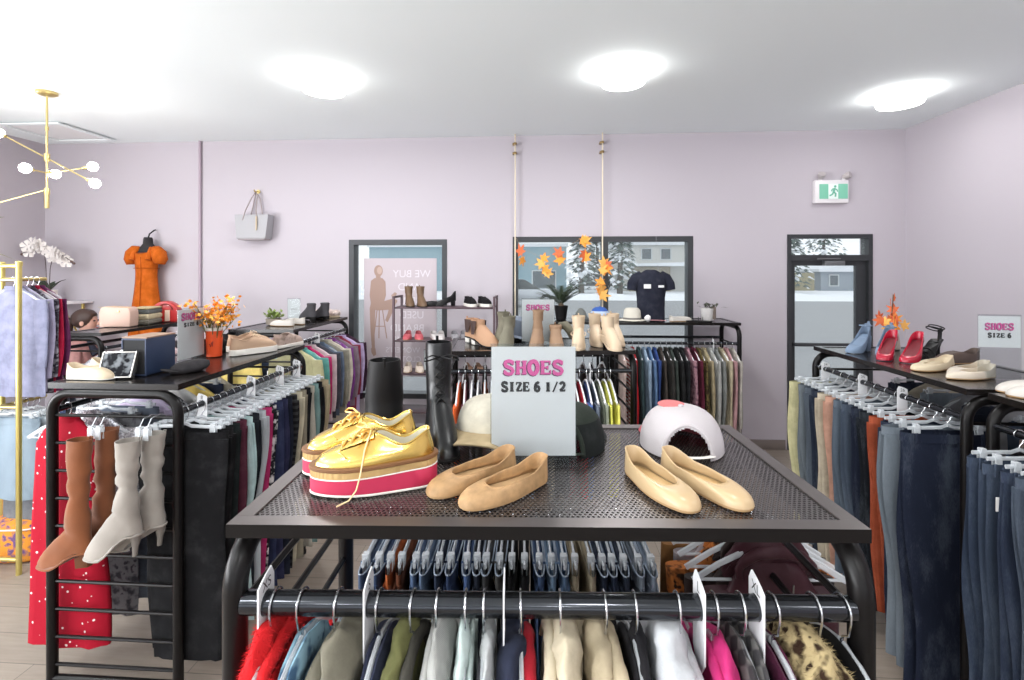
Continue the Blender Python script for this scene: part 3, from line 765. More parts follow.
def divider(k, side, x, text, label, r=None, big=1.0, turn=0.0, group='white size dividers on the rails'):
    """white plastic size flag clipped over the rail, its face across the rail"""
    r = r or k.bar
    t = thing('size_divider', label, 'size divider', group=group); t.matrix_world = rail_matrix(k, side, x, turn)
    hh, up = 0.11 * big, 0.05 * big
    n = 20; w = 0.024 * big
    outer = [(-w, -hh), (w * 0.2, -hh), (w, -hh * 0.7), (w, up * 0.8), (w * 0.6, up), (-w, up * 0.7)]
    hole = [((r + 0.001) * math.cos(a), (r + 0.001) * math.sin(a)) for a in [2 * PI * i / n for i in range(n)]]
    # ring of quads between a hole and a matched outline
    out = []
    for i in range(n):
        a = 2 * PI * i / n; d = Vector((math.cos(a), math.sin(a))); best = None
        for j in range(6):
            p, q = Vector(outer[j]), Vector(outer[(j + 1) % 6]); e = q - p
            den = d.x * e.y - d.y * e.x
            if abs(den) < 1e-9: continue
            s = (p.x * e.y - p.y * e.x) / den; u = (p.x * d.y - p.y * d.x) / den
            if s > 0 and -1e-6 <= u <= 1 + 1e-6 and (best is None or s < best): best = s
        out.append(d * (best or w))
    vs = [(sx, p[0], p[1]) for sx in (-0.0015, 0.0015) for p in hole] + [(sx, p.x, p.y) for sx in (-0.0015, 0.0015) for p in out]
    fs = []
    for i in range(n):
        j = (i + 1) % n
        fs += [(i, j, 2 * n + j, 2 * n + i), (n + j, n + i, 3 * n + i, 3 * n + j), (2 * n + i, 2 * n + j, 3 * n + j, 3 * n + i), (i, n + i, n + j, j)]
    g = G(); g.add(vs, fs); g.obj('plate', m_whitep, t, smooth=0)
    if text:
        q = typed(text, 0.022 * big)
        for s in (-1, 1):
            b = G(); b.add(q.v, q.f); b.move(m=Matrix.Rotation(s * PI / 2, 3, 'Z')).move((s * 0.0022, 0, up * 0.45)).obj('printed_size', M('black_print', (30, 30, 32), 0.6), t, smooth=0)
    return t

# ================================================================== the racks where they stand
front = rack('nearest black clothes rack with a perforated steel shelf top holding gold shoes', -0.013, 1.258, R(2.87), 1.24, 0.63, perf=True, tube=0.023, bar=0.0225, rail_z=1.21, sides=(-1,))
back = Rack(); back.c, back.rz, back.L, back.W, back.ey, back.z, back.bar = front.c, front.rz, front.L, front.W, front.ey, 1.085, 0.014
G().tube([(-0.588, back.ey, back.z), (0.588, back.ey, back.z)], back.bar, 14).obj('hanging_rail', m_bar, front.o, smooth=60)
left = rack('black clothes rack whose end faces us, boots clipped to its ladder end', -1.875, 2.575, R(90), 1.12, 0.6)
leftfar = rack('black clothes rack against the back wall with a small plant on top', -2.345, 4.48, R(90), 1.12, 0.56)
desk = rack('narrow black clothes rack with pink, book and red boxes on top, by the seated woman', -3.62, 4.13, R(88), 1.0, 0.34, sides=(-1, 1))
middle = rack('black clothes rack in the middle holding boots and a small shoes sign', -0.045, 3.29, R(5.5), 1.17, 0.58)
window = rack('black clothes rack under the double window with the black shirt torso on top', 1.25, 4.93, R(1.0), 1.17, 0.46, rail_z=1.17)
right = rack('black clothes rack by the right wall with red heels on top', 2.05, 2.73, R(90), 1.16, 0.6)
rightnear = rack('black clothes rack at the right edge of the picture, full of blue jeans', 2.08, 1.52, R(90), 1.14, 0.6)

# ------------------------------------------------------------------ jackets on the near rail
def tufts(src, count, ln, wd, seed, droop=0.5):
    """short fur blades growing out of the faces of src"""
    rnd = random.Random(seed); tri = []
    for f in src.f:
        for i in range(1, len(f) - 1):
            a, b_, c = src.v[f[0]], src.v[f[i]], src.v[f[i + 1]]
            n = (b_ - a).cross(c - a); ar = n.length
            if ar > 1e-9: tri.append((ar, a, b_, c, n / ar))
    cen = sum(src.v, Vector()) / len(src.v)
    g = G(); ws = [t[0] for t in tri]
    for ar, a, b_, c, n in rnd.choices(tri, ws, k=count):
        u, v = rnd.random(), rnd.random()
        if u + v > 1: u, v = 1 - u, 1 - v
        p = a + (b_ - a) * u + (c - a) * v
        if n.dot(p - cen) < 0: n = -n
        d = (n + Vector((rnd.uniform(-.5, .5), rnd.uniform(-.5, .5), rnd.uniform(-.5, .2) - droop))).normalized() * ln * rnd.uniform(.6, 1.2)
        s = d.cross(Vector((rnd.uniform(-1, 1), rnd.uniform(-1, 1), rnd.uniform(-1, 1)))).normalized() * wd
        g.add([p - s, p + s, p + d * 0.6 + s * 0.5, p + d], [(0, 1, 2), (0, 2, 3)])
    return g

def jacket(name, label, cat, mat4, c, cloth, seed, group, r, style='hood', w=0.22, length=0.62, c2=None, lining=None, side=1, span=(-0.02, 0.02), tall=1.0, **_):
    """a jacket filling the room along the rail between span[0] and span[1]; neck, hood or collar just under the hook"""
    t = thing(name, label, cat, group=group); t.matrix_world = mat4
    mt = fabric(c, cloth, c2); ml = fabric(lining, 'cloth') if lining else mt
    a_, b_ = span; mid = (a_ + b_) / 2; th = (b_ - a_) / 2
    z0 = -r - 0.064
    fit = lambda g: g.warp(lambda p: (max(a_, min(b_, p.x)), p.y, min(p.z, -r - 0.004) if abs(p.y) < r + 0.012 else p.z))
    f = lambda u: lerp(0.065, w, min(1.0, u * length / 0.12) ** 0.7)
    body = slab(z0 - 0.02, z0 - length, f, lambda u: th * (0.55 + 0.35 * sstep(0, 0.15, u)), mid, 0, seed, rows=24, n=32, fold=th * 0.16, lam=0.16)
    body.rough(min(0.006, th * .2), 16, seed); fit(body)
    body.obj('body', mt, t, smooth=80)
    allf = G(); allf.add(body.v, body.f)
    for s in (-1, 1):
        q = slab(z0 - 0.10, z0 - 0.62, lambda u: 0.055 * (1 - 0.25 * u), lambda u: th * (0.86 + 0.1 * math.sin(14 * u + seed)), mid, lambda u, s=s: s * (w * 0.96 + 0.01 * u), seed + 5 + s, rows=14, n=14, fold=0.002)
        fit(q); q.obj('sleeve', mt, t, smooth=80); allf.add(q.v, q.f)
    if style in ('hood', 'fur'):
        # gathered hood: two plump folds of cloth lying over each other, higher at the back of the neck
        h = G(); rings = []
        for i in range(21):
            u = -1 + 2 * i / 20; e = math.sqrt(max(0.015, 1 - u * u * 0.985)); y = 0.115 * u
            cz = z0 - 0.008 - 0.05 * u * u * abs(u); cx = mid + side * th * 0.28
            rings.append([Vector((cx + th * 0.70 * e * math.cos(a), y + 0.008 * math.sin(2 * a), cz + (0.045 * tall * e * math.sin(a)) * (1 + .22 * math.sin(5 * u + seed)) - 0.012 * e * math.cos(a) * side)) for a in [2 * PI * k / 24 for k in range(24)]])
        h.loft(rings).rough(min(0.012, th * .4), 22, seed + 2).rough(min(0.006, th * .2), 55, seed + 3); fit(h)
        h.obj('hood', mt, t, smooth=80); allf.add(h.v, h.f)
        q = G(); rings = []
        for i in range(19):
            a2 = PI * i / 18; k = 0.5 + 0.5 * math.sin(a2)
            px, py, pz = mid - side * th * (0.62 - 0.15 * math.sin(a2)), -0.098 * math.cos(a2), z0 - 0.06 + 0.066 * math.sin(a2) ** 0.7
            ny, nz_ = -math.cos(a2), math.sin(a2)
            rings.append([Vector((px + th * 0.34 * math.cos(b2), py + ny * 0.017 * k * math.sin(b2), pz + nz_ * 0.017 * k * math.sin(b2))) for b2 in [2 * PI * m_ / 12 for m_ in range(12)]])
        q.loft(rings).rough(min(0.005, th * .25), 30, seed).move((0, 0.012 * math.sin(seed * 2.1), 0.012 * math.sin(seed * 1.3))); fit(q)
        q.obj('hood_rim', ml, t, smooth=80)
        if style == 'fur': allf.add(q.v, q.f)
    else:
        q = G(); rings = []
        for i in range(19):
            u = -1 + 2 * i / 18; y = 0.092 * u; k = math.sqrt(max(0.05, 1 - u * u))
            top = z0 + 0.028 * tall * (0.35 + 0.65 * k) - 0.03 * u * u
            rings.append([Vector((mid + th * px * (0.55 + 0.45 * k), y * (1 + .12 * px * px), top + pz)) for px, pz in ((-.95, -.045), (-.9, -.02), (-.6, .004), (-.35, .002), (-.2, -.03), (0, -.036), (.2, -.03), (.35, .002), (.6, .004), (.9, -.02), (.95, -.045), (0, -.06))])
        q.loft(rings).rough(min(0.005, th * .2), 26, seed); fit(q)
        q.obj('collar', ml, t, smooth=80); allf.add(q.v, q.f)
    G().tube([(mid - side * th * 0.96, -0.05 + .003 * k, z0 - 0.07 - 0.09 * k) for k in range(7)], 0.0022, 6).obj('zip', M('dull_metal_zip', (120, 116, 110), 0.4, 0.6), t)
    if style == 'fur':
        tufts(allf, 30000, 0.012, 0.0006, seed).obj('fur_pile', mt, t, smooth=0)['kind'] = 'stuff'
    return t

def fx(u): return -0.447 + (u - 300) * 0.001865
NEAR = 'the near jacket rail'
JK = [ # hook, words, colour, cloth, style, options
    (258, 'red_jacket', 'bright red fluffy jacket at the left end of the near jacket rail', (196, 34, 38), 'cloth', 'fur', dict(lump=1.25, side=-1, th=.04)),
    (286, 'blue_shirt', 'light blue patterned shirt between the red fluffy and olive padded jackets', (146, 182, 200), 'print', 'collar', dict(c2=(70, 100, 130), side=1, th=.02)),
    (324, 'padded_jacket', 'grey olive quilted hooded jacket on the near jacket rail', (112, 108, 94), 'puffer', 'hood', dict(lump=1.2, side=1)),
    (367, 'navy_jacket', 'dark navy jacket beside the second white size divider', (48, 52, 70), 'cloth', 'collar', dict(side=1)),
    (402, 'green_jacket', 'olive green hooded jacket on the near jacket rail', (98, 98, 62), 'cloth', 'hood', dict(side=-1, lump=1.1, lining=(64, 62, 56))),
    (428, 'grey_hoodie', 'light grey hooded sweatshirt on the near jacket rail', (164, 164, 160), 'knit', 'hood', dict(side=1, lump=1.15)),
    (457, 'mint_jacket', 'pale mint white jacket next to the light grey hoodie', (186, 200, 196), 'cloth', 'hood', dict(side=-1, lump=0.8, th=.028)),
    (476, 'grey_jacket', 'pale grey jacket with charcoal lining left of the middle size divider', (170, 172, 172), 'cloth', 'hood', dict(side=1, lump=.75, th=.022, lining=(66, 66, 70))),
    (514, 'navy_red_jacket', 'navy jacket with a red collar lining right of the middle size divider', (42, 46, 62), 'cloth', 'hood', dict(side=-1, lining=(164, 36, 48))),
    (555, 'cream_hoodie', 'cream hooded jacket left of the beige hooded one', (192, 180, 156), 'cloth', 'hood', dict(side=1, lump=1.15)),
    (601, 'beige_jacket', 'beige hooded jacket between the cream one and the black one', (172, 158, 132), 'cloth', 'hood', dict(side=-1, lump=1.2)),
    (632, 'black_jacket', 'black hooded jacket in the middle of the near jacket rail', (34, 33, 36), 'cloth', 'hood', dict(side=1, lump=1.0)),
    (676, 'white_fleece', 'pale grey white fleece jacket left of the fourth size divider', (186, 188, 191), 'cloth', 'hood', dict(side=-1, lump=1.3)),
    (714, 'pink_jacket', 'magenta pink jacket between two white size dividers', (188, 48, 110), 'puffer', 'hood', dict(side=1, lump=.9)),
    (741, 'plaid_jacket', 'black and grey jacket beside the magenta one', (62, 60, 62), 'plaid', 'collar', dict(side=1, c2=(110, 108, 106))),
    (774, 'maroon_jacket', 'dark maroon jacket beside the leopard print fur coat', (78, 34, 56), 'satin', 'collar', dict(side=-1, th=.026)),
    (816, 'fur_coat', 'leopard print faux fur coat on the near jacket rail', (176, 158, 118), 'leopard', 'fur', dict(side=-1, lump=1.35, th=.05)),
    (845, 'black_coat', 'plain black coat at the right end of the near jacket rail', (26, 26, 29), 'cloth', 'collar', dict(side=1, th=.022)),
]
rnd_ = random.Random(4)
WT = (1.2, .7, 1.7, .6, 1.2, 1.3, .8, .6, 1.2, 1.4, 1.3, .8, 1.7, 1.0, .7, .5, 2.2, .5)
for i, (u, nm, lb, c, cl, st, op) in enumerate(JK):
    m4 = rail_matrix(front, -1, fx(u), rnd_.uniform(-.05, .05))
    x_ = fx(u); lo = x_ - (x_ - fx(JK[i - 1][0])) * WT[i] / (WT[i] + WT[i - 1]) if i else x_ - 0.04; hi = x_ + (fx(JK[i + 1][0]) - x_) * WT[i] / (WT[i] + WT[i + 1]) if i + 1 < len(JK) else x_ + 0.006
    op = dict(op); op['tall'] = (1.3, .8, 1.45, .8, 1.25, 1.4, 1.3, 1.1, .9, 1.45, 1.2, .95, 1.5, .9, 1.0, .8, 1.5, .8)[i]; op['span'] = (lo - x_ + 0.001, hi - x_ - 0.001)
    jacket(nm, lb, 'jacket' if 'shirt' not in nm else 'shirt', m4, c, cl, 40 + i, 'jackets on the near rail', front.bar, st, **op)
    hanger('shirt', front.bar, m4, f'clear hanger with a chrome hook on the near jacket rail, {ORD[i + 1]} from its left end', HGROUP + ' of ' + NEAR)
for u, tx, b, w_ in ((247, 'XS', 1.25, 'leftmost'), (355, 'S', 1.25, 'second from the left'), (497, 'M', 1.25, 'middle one of five'), (699, 'L', 1.25, 'second from the right'), (758, 'XL', 1.25, 'rightmost')):
    divider(front, -1, fx(u), tx, f'white plastic size divider on the near jacket rail, {w_}', big=b)

# ------------------------------------------------------------------ rail behind it, below the perforated top
J, T_, S_, P_ = 'jeans', 'trousers', 'shirt', 'skirt'
back_items = [
    (J, 'mid blue jeans', (62, 84, 118), 'denim'), (J, 'bright blue jeans', (54, 80, 122), 'denim'), (T_, 'rust brown trousers', (150, 78, 40), 'corduroy'), (T_, 'dark brown trousers', (92, 52, 34), 'cloth'),
    (J, 'pale-edged blue jeans', (70, 98, 138), 'denim'), (J, 'worn blue jeans', (84, 112, 146), 'denim'), (J, 'ink blue jeans', (40, 52, 76), 'denim'), (J, 'deep blue jeans', (44, 66, 106), 'denim'),
    (J, 'cobalt blue jeans', (58, 92, 146), 'denim'), (J, 'lilac-labelled dark jeans', (36, 42, 58), 'denim', dict(tagged=True)), (J, 'charcoal jeans', (66, 66, 68), 'denim'), (J, 'faded black jeans', (74, 72, 70), 'denim'),
    (T_, 'black trousers', (22, 22, 24), 'cloth'), (T_, 'plain black trousers', (26, 25, 27), 'cloth'), (J, 'blue jeans', (56, 86, 130), 'denim'), (J, 'light blue jeans', (104, 138, 172), 'denim'), (J, 'stonewashed blue jeans', (82, 116, 156), 'denim'),
    (T_, 'khaki trousers', (146, 134, 114), 'cloth'), (T_, 'stone trousers', (168, 156, 134), 'cloth'), (J, 'dark navy jeans', (38, 48, 70), 'denim'), (J, 'navy jeans', (44, 58, 84), 'denim'), (J, 'slate jeans', (52, 62, 82), 'denim'),
    (J, 'grey blue jeans', (126, 138, 154), 'denim'), (J, 'pale blue jeans', (138, 156, 178), 'denim')]
fill_rail(back, 1, -0.50, 0.33, back_items, "the perforated rack's back rail", seed=11, from_end='left end')
for i, (y, lb, c, cl, st, op) in enumerate(((0.27, 'tan brown suede coat hanging furthest back on the perforated rack ladder end', (142, 100, 60), 'cloth', 'collar', dict(w=.17)), (0.215, 'grey mauve jacket hanging in front of the tan coat on the ladder end', (150, 140, 142), 'cloth', 'collar', dict(w=.15)),
        (0.04, 'dark maroon leather jacket nearest us on the perforated rack ladder end', (58, 32, 38), 'satin', 'hood', dict(tall=1.4, w=.13)), (0.095, 'black brown jacket just behind the maroon one on the ladder end', (40, 30, 28), 'satin', 'hood', dict(w=.15)), (0.155, 'orange brown animal print coat behind the maroon jacket on the ladder end', (170, 100, 50), 'leopard', 'hood', dict(w=.19)))):
    m4 = Matrix.Translation(front.c) @ Matrix.Rotation(front.rz, 4, 'Z') @ Matrix.Translation((0.606, y, 1.19)) @ Matrix.Rotation(R(90), 4, 'Z')
    jacket(('suede_coat', 'mauve_jacket', 'leather_jacket', 'brown_jacket', 'print_coat')[i], lb, 'jacket', m4, c, cl, 90 + i, 'jackets on the perforated rack ladder end', 0.0085, st, **dict(op, span=(-.026, .026)))
    hanger('shirt', 0.0085, m4, f'clear plastic hanger holding the {("tan suede", "grey mauve", "maroon leather", "black brown", "orange print")[i]} coat', HGROUP + ' on the perforated rack ladder end')

for o in [o for o in COL.objects if o.get('group') == "clothes on the perforated rack's back rail" and o.get('category') == 'jeans']:
    G().tube([(0.013 * 1.25 * math.copysign(abs(math.sin(a)) ** .7, math.sin(a)), 0.182 * math.copysign(abs(math.cos(a)) ** .6, math.cos(a)), -back.bar - 0.0745) for a in [2 * PI * k / 24 for k in range(24)]], 0.0022, 6, closed=True).obj('waist_edge', M('pale_waist_edge', (150, 162, 178), 0.8), o)

# ------------------------------------------------------------------ left rack, aisle rail (towards the camera's right) and wall rail
left_items = [
    (T_, 'black wide trousers facing us', (20, 20, 22), 'cloth', dict(w=.2, length=1.0, tagged=True)), (T_, 'black trousers', (27, 26, 28), 'cloth', dict(tagged=True)), (T_, 'bottle black trousers', (30, 36, 36), 'cloth'), (T_, 'dark burgundy trousers', (84, 42, 56), 'cloth'), (T_, 'pale aqua trousers', (176, 200, 200), 'cloth', dict(th=.011)),
    (T_, 'near black trousers', (32, 34, 40), 'cloth'), (J, 'light grey wash jeans', (176, 184, 190), 'denim', dict(th=.022)), (T_, 'magenta trousers', (176, 52, 104), 'cloth', dict(th=.009)), (T_, 'black and white print trousers', (36, 38, 42), 'print', dict(c2=(220, 220, 220))), (T_, 'navy trousers', (48, 54, 82), 'cloth', dict(tagged=True)),
    (T_, 'dark indigo trousers', (44, 46, 72), 'cloth'), (T_, 'midnight trousers', (30, 34, 46), 'cloth'), (T_, 'black trousers with white piping', (32, 32, 34), 'stripe', dict(th=.01, c2=(60, 60, 62))), (T_, 'sage cream trousers', (186, 180, 158), 'cloth'), (T_, 'olive grey trousers', (134, 128, 112), 'cloth'), (T_, 'jet black trousers', (24, 25, 28), 'cloth'),
    (T_, 'ash trousers', (172, 168, 156), 'cloth'), (T_, 'soft teal trousers', (116, 146, 144), 'cloth', dict(th=.012)), (T_, 'deep black trousers', (26, 27, 30), 'cloth', dict(tagged=True)), (T_, 'khaki beige trousers', (160, 148, 122), 'cloth', dict(th=.026, w=.2))]
fill_rail(left, -1, -0.505, 0.50, left_items, "the left rack's aisle rail", seed=21)
wall_items = [
    ('dress', 'long red white-dotted dress', (164, 24, 44), 'dots', dict(length=1.02, w=.15, th=.028, sleeve=0, flare=1.35)), (S_, 'silver grey knit top', (150, 150, 156), 'sequin', {}), (T_, 'grey patterned trousers', (120, 120, 124), 'print', dict(c2=(60, 60, 66))),
    (T_, 'blue grey trousers', (104, 112, 126), 'cloth'), (S_, 'pale lilac top', (190, 176, 200), 'cloth', {}), (S_, 'black sequin top', (60, 60, 64), 'sequin', {}), (S_, 'white top', (220, 218, 216), 'cloth', {}), (S_, 'yellow top', (222, 196, 112), 'cloth', dict(w=.21)), (T_, 'dark blue trousers', (50, 58, 80), 'cloth'), (S_, 'cream top', (210, 200, 180), 'knit', {})]
fill_rail(left, 1, -0.48, 0.45, wall_items, "the left rack's wall rail", seed=22)
for x, tx in ((-0.40, '8'), (-0.02, '10'), (0.27, '12'), (0.47, '14')):
    divider(left, -1, x, tx, f"white size divider reading {tx} on the left rack's aisle rail")

# far left rack: tops
far_items = [(S_, 'khaki green top', (158, 154, 120), 'cloth', dict(length=.8, tagged=True)), (S_, 'teal top', (96, 156, 150), 'cloth'), (S_, 'magenta top', (172, 44, 96), 'satin'), (S_, 'pink grey top', (196, 176, 180), 'cloth'), (S_, 'charcoal top', (66, 66, 74), 'cloth'), (S_, 'slate blue top', (92, 104, 124), 'cloth'),
    (S_, 'olive grey tee', (132, 128, 116), 'cloth', dict(w=.215)), (S_, 'oatmeal top', (206, 198, 182), 'knit', dict(length=.75)), (S_, 'violet top', (122, 62, 132), 'satin'), (S_, 'mauve grey tee', (128, 110, 122), 'cloth', dict(w=.215)), (S_, 'burgundy top', (136, 52, 72), 'cloth', dict(length=.75)), (S_, 'lilac top', (186, 168, 206), 'cloth', dict(length=.8)), (S_, 'dark plum top', (66, 44, 60), 'cloth')]
fill_rail(leftfar, -1, -0.50, 0.48, far_items, 'the far left rack', hk='shirt', seed=31)
fill_rail(leftfar, 1, -0.48, 0.2, [(S_, 'lemon top', (222, 200, 120), 'cloth', dict(length=.7)), (T_, 'blue trousers', (70, 84, 110), 'cloth'), (S_, 'brown grey top', (120, 110, 104), 'cloth'), (S_, 'cream top', (212, 204, 186), 'cloth'), (S_, 'rose top', (196, 150, 156), 'cloth')], "the far left rack's wall rail", hk='shirt', seed=32)
divider(leftfar, -1, -0.44, '16', 'white size divider at the near end of the far left rack')
divider(leftfar, -1, -0.12, '18', 'white size divider halfway along the far left rack')
fill_rail(desk, -1, -0.46, 0.4, [(S_, 'silver sequin top', (170, 170, 176), 'sequin'), (S_, 'white lace top', (222, 218, 218), 'knit'), (S_, 'pale grey top', (196, 192, 196), 'cloth'), (S_, 'rose tan top', (186, 150, 140), 'cloth'), (S_, 'blush top', (206, 176, 176), 'cloth'), (S_, 'charcoal top', (80, 76, 80), 'cloth'), (S_, 'off-white top', (216, 210, 204), 'knit')], 'the narrow rack', hk='white', seed=33)

# ------------------------------------------------------------------ middle rack: two rails of white hangers
mid_front = [(S_, 'bright orange top', (226, 104, 52), 'cloth'), (S_, 'plum brown top', (112, 60, 70), 'cloth'), (S_, 'grey lilac top', (158, 152, 164), 'cloth'), (S_, 'steel grey top', (128, 132, 140), 'cloth'), (S_, 'rust top', (150, 84, 60), 'cloth'), (S_, 'ash grey top', (140, 142, 146), 'cloth'), (S_, 'graphite top', (70, 70, 76), 'cloth'), (S_, 'black check top', (52, 52, 56), 'plaid'), (S_, 'dark grey top', (86, 88, 92), 'cloth'), (S_, 'mid grey top', (120, 122, 128), 'cloth'), (S_, 'white top', (220, 220, 220), 'cloth'), (S_, 'pale blue top', (168, 184, 204), 'cloth'), (S_, 'navy top', (48, 54, 80), 'cloth'), (S_, 'taupe top', (150, 138, 128), 'cloth'),
    (S_, 'sand top', (200, 186, 160), 'cloth'), (S_, 'black top', (34, 34, 38), 'cloth'), (S_, 'inky navy top', (40, 44, 62), 'cloth'), (S_, 'dark red top', (120, 30, 44), 'cloth'), (S_, 'wine top', (104, 40, 58), 'cloth'), (S_, 'cherry red top', (190, 40, 58), 'cloth'), (S_, 'royal blue top', (84, 110, 168), 'cloth'), (S_, 'slate top', (96, 104, 116), 'cloth'), (S_, 'sage grey top', (140, 146, 128), 'cloth'), (S_, 'lime yellow top', (208, 208, 96), 'cloth'), (S_, 'yellow top', (226, 222, 110), 'cloth')]
fill_rail(middle, -1, -0.50, 0.43, [(a, b, c, d, dict(length=.62, w=.19, th=.014, sag=.012)) for a, b, c, d in mid_front], "the middle rack's front rail", hk='white', seed=41, from_end='left end')
mid_back = [(S_, 'dark brown top', (66, 50, 44), 'cloth'), (S_, 'brown top', (92, 66, 50), 'cloth'), (S_, 'black top', (38, 36, 38), 'cloth'), (S_, 'charcoal top', (64, 62, 64), 'cloth'), (S_, 'mocha top', (98, 76, 66), 'cloth'), (S_, 'grey top', (120, 118, 120), 'cloth'), (S_, 'black brown top', (50, 42, 40), 'cloth'), (S_, 'ink top', (44, 46, 56), 'cloth'), (S_, 'taupe grey top', (110, 102, 98), 'cloth'), (S_, 'dark top', (40, 38, 40), 'cloth'),
    (S_, 'black satin top', (34, 32, 34), 'satin'), (S_, 'iron grey top', (72, 72, 76), 'cloth'), (S_, 'espresso top', (58, 42, 36), 'satin'), (S_, 'coal top', (36, 36, 40), 'cloth'), (S_, 'dark leather top', (60, 40, 34), 'satin')]
fill_rail(middle, 1, -0.50, 0.50, [(a, b, c, d, dict(sag=.02, w=.19)) for a, b, c, d in mid_back],
          "the middle rack's back rail", hk='white', seed=42, from_end='left end')
divider(middle, -1, 0.30, '', "blank white size divider on the middle rack's front rail")

# window rack
win_items = [(S_, 'pale pink beige cardigan', (182, 162, 155), 'knit'), (S_, 'red and white striped top', (154, 42, 45), 'stripe', dict(c2=(232, 226, 222))), (S_, 'vivid red top', (164, 27, 36), 'satin'), (S_, 'dark teal top', (49, 65, 68), 'cloth'), (S_, 'powder blue top', (136, 155, 175), 'cloth'), (S_, 'denim blue top', (91, 118, 154), 'cloth'), (S_, 'royal blue top', (47, 68, 121), 'cloth'),
    (S_, 'brown grey top', (70, 63, 59), 'cloth'), (S_, 'charcoal top with a pale label', (54, 52, 50), 'cloth', dict(tagged=True)), (S_, 'forest grey top', (60, 67, 63), 'cloth'), (S_, 'black knit top', (36, 36, 37), 'knit'), (S_, 'black top', (27, 27, 30), 'cloth'), (S_, 'pink print top', (160, 121, 131), 'print', dict(c2=(90, 60, 76))), (S_, 'burgundy top', (88, 32, 50), 'cloth'), (S_, 'olive animal print top', (104, 91, 57), 'leopard'),
    (S_, 'sand top', (155, 142, 114), 'cloth'), (S_, 'pale grey top', (160, 160, 157), 'cloth'), (S_, 'grey top', (122, 124, 122), 'cloth'), (S_, 'cream knit top', (182, 170, 145), 'knit'), (S_, 'rose pink top', (175, 136, 139), 'cloth'), (S_, 'off-white top', (178, 173, 165), 'knit')]
fill_rail(window, -1, -0.52, 0.50, [(a, b, c, d, dict(dict(length=.85, w=.2, th=.019, sleeve=.6), **(e[0] if e else {}))) for a, b, c, d, *e in win_items], 'the window rack', hk='white', seed=51, from_end='left end')
divider(window, -1, 0.33, '', 'blank white size divider on the window rack')
m4 = rail_matrix(middle, 1, 0.545, 0.05)

# ------------------------------------------------------------------ right racks
r_items = [
    (J, 'dark navy wide jeans', (27, 36, 58), 'denim', dict(w=.2, th=.03, length=1.16)), (J, 'light blue wash jeans', (104, 116, 127), 'denim', dict(th=.03, w=.225, length=1.08)), (J, 'deep navy jeans', (31, 40, 63), 'denim', dict(length=1.06)), (T_, 'rust orange trousers', (154, 75, 50), 'corduroy', dict(th=.02)), (J, 'black jeans', (22, 27, 34), 'denim'), (J, 'dark indigo jeans', (26, 34, 55), 'denim', dict(th=.018)),
    (J, 'steel blue jeans', (59, 73, 92), 'denim'), (J, 'soft blue jeans', (80, 95, 111), 'denim', dict(th=.018)), (T_, 'peach trousers', (183, 141, 122), 'cloth', dict(th=.02)), (T_, 'oat beige trousers', (175, 164, 145), 'cloth', dict(th=.02)), (J, 'navy blue jeans', (32, 41, 60), 'denim', dict(th=.02)), (J, 'grey blue jeans', (76, 87, 100), 'denim'), (J, 'pale grey blue jeans', (98, 108, 116), 'denim', dict(th=.02)), (T_, 'pale lemon trousers', (183, 178, 139), 'cloth', dict(th=.022, w=.2))]
fill_rail(right, 1, -0.47, 0.50, [(a, b, c, d, dict(dict(th=.019), **(e[0] if e else {}))) for a, b, c, d, *e in r_items], "the right rack's aisle rail", seed=61)
fill_rail(right, -1, -0.45, 0.50, [(S_, 'blush pink jumper', (183, 160, 152), 'knit', dict(w=.22, th=.03)), (J, 'blue jeans', (65, 80, 103), 'denim'), (S_, 'white shirt', (185, 185, 186), 'cloth'), (J, 'dark jeans', (37, 44, 60), 'denim'), (S_, 'grey shirt', (122, 122, 124), 'cloth'), (J, 'pale jeans', (122, 134, 145), 'denim'), (S_, 'beige shirt', (168, 159, 142), 'cloth'), (J, 'navy jeans', (36, 44, 63), 'denim')], "the right rack's wall rail", seed=62)
n_items = [(J, w_, c, 'denim', dict(o)) for w_, c, o in (
    ('dark blue jeans', (47, 62, 86), {}), ('slate blue jeans', (57, 72, 95), {}), ('indigo jeans with a pale tag', (44, 57, 82), dict(tagged=True)), ('blue grey jeans', (72, 85, 104), {}), ('mid blue jeans', (62, 78, 103), {}), ('ink blue jeans', (41, 50, 72), {}),
    ('washed blue jeans', (78, 95, 116), {}), ('deep blue jeans', (45, 59, 83), {}), ('dusty blue jeans', (68, 83, 104), {}), ('navy jeans', (37, 47, 68), {}), ('worn indigo jeans', (54, 68, 93), {}), ('steel jeans', (65, 80, 100), {}))]
fill_rail(rightnear, 1, 0.45, -0.25, n_items, 'the near right rack', seed=63, from_end='far end')
fill_rail(rightnear, -1, 0.45, 0.1, [(J, w_, c, 'denim') for w_, c in (('blue jeans', (70, 88, 116)), ('grey jeans', (120, 124, 130)), ('dark jeans', (50, 60, 80)), ('pale jeans', (150, 160, 172)))], "the near right rack's wall rail", seed=64, from_end='far end')
for x, tx in ((0.46, '24'), (0.1, '25'), (-0.2, '26')):
    divider(right, 1, x, tx, f"white size divider reading {tx} on the right rack's aisle rail")

# ================================================================== shoes
def hw(t, wb, wh, toe=2.2, tt=0.62):
    h = lerp(wh / 2, wb / 2, sstep(0.12, 0.66, t))
    if t < 0.16: h *= math.sqrt(max(0.0, 1 - (1 - t / 0.16) ** 2))
    if t > tt: h *= max(0.0, 1 - ((t - tt) / (1 - tt)) ** toe) ** (1 / toe)
    return h

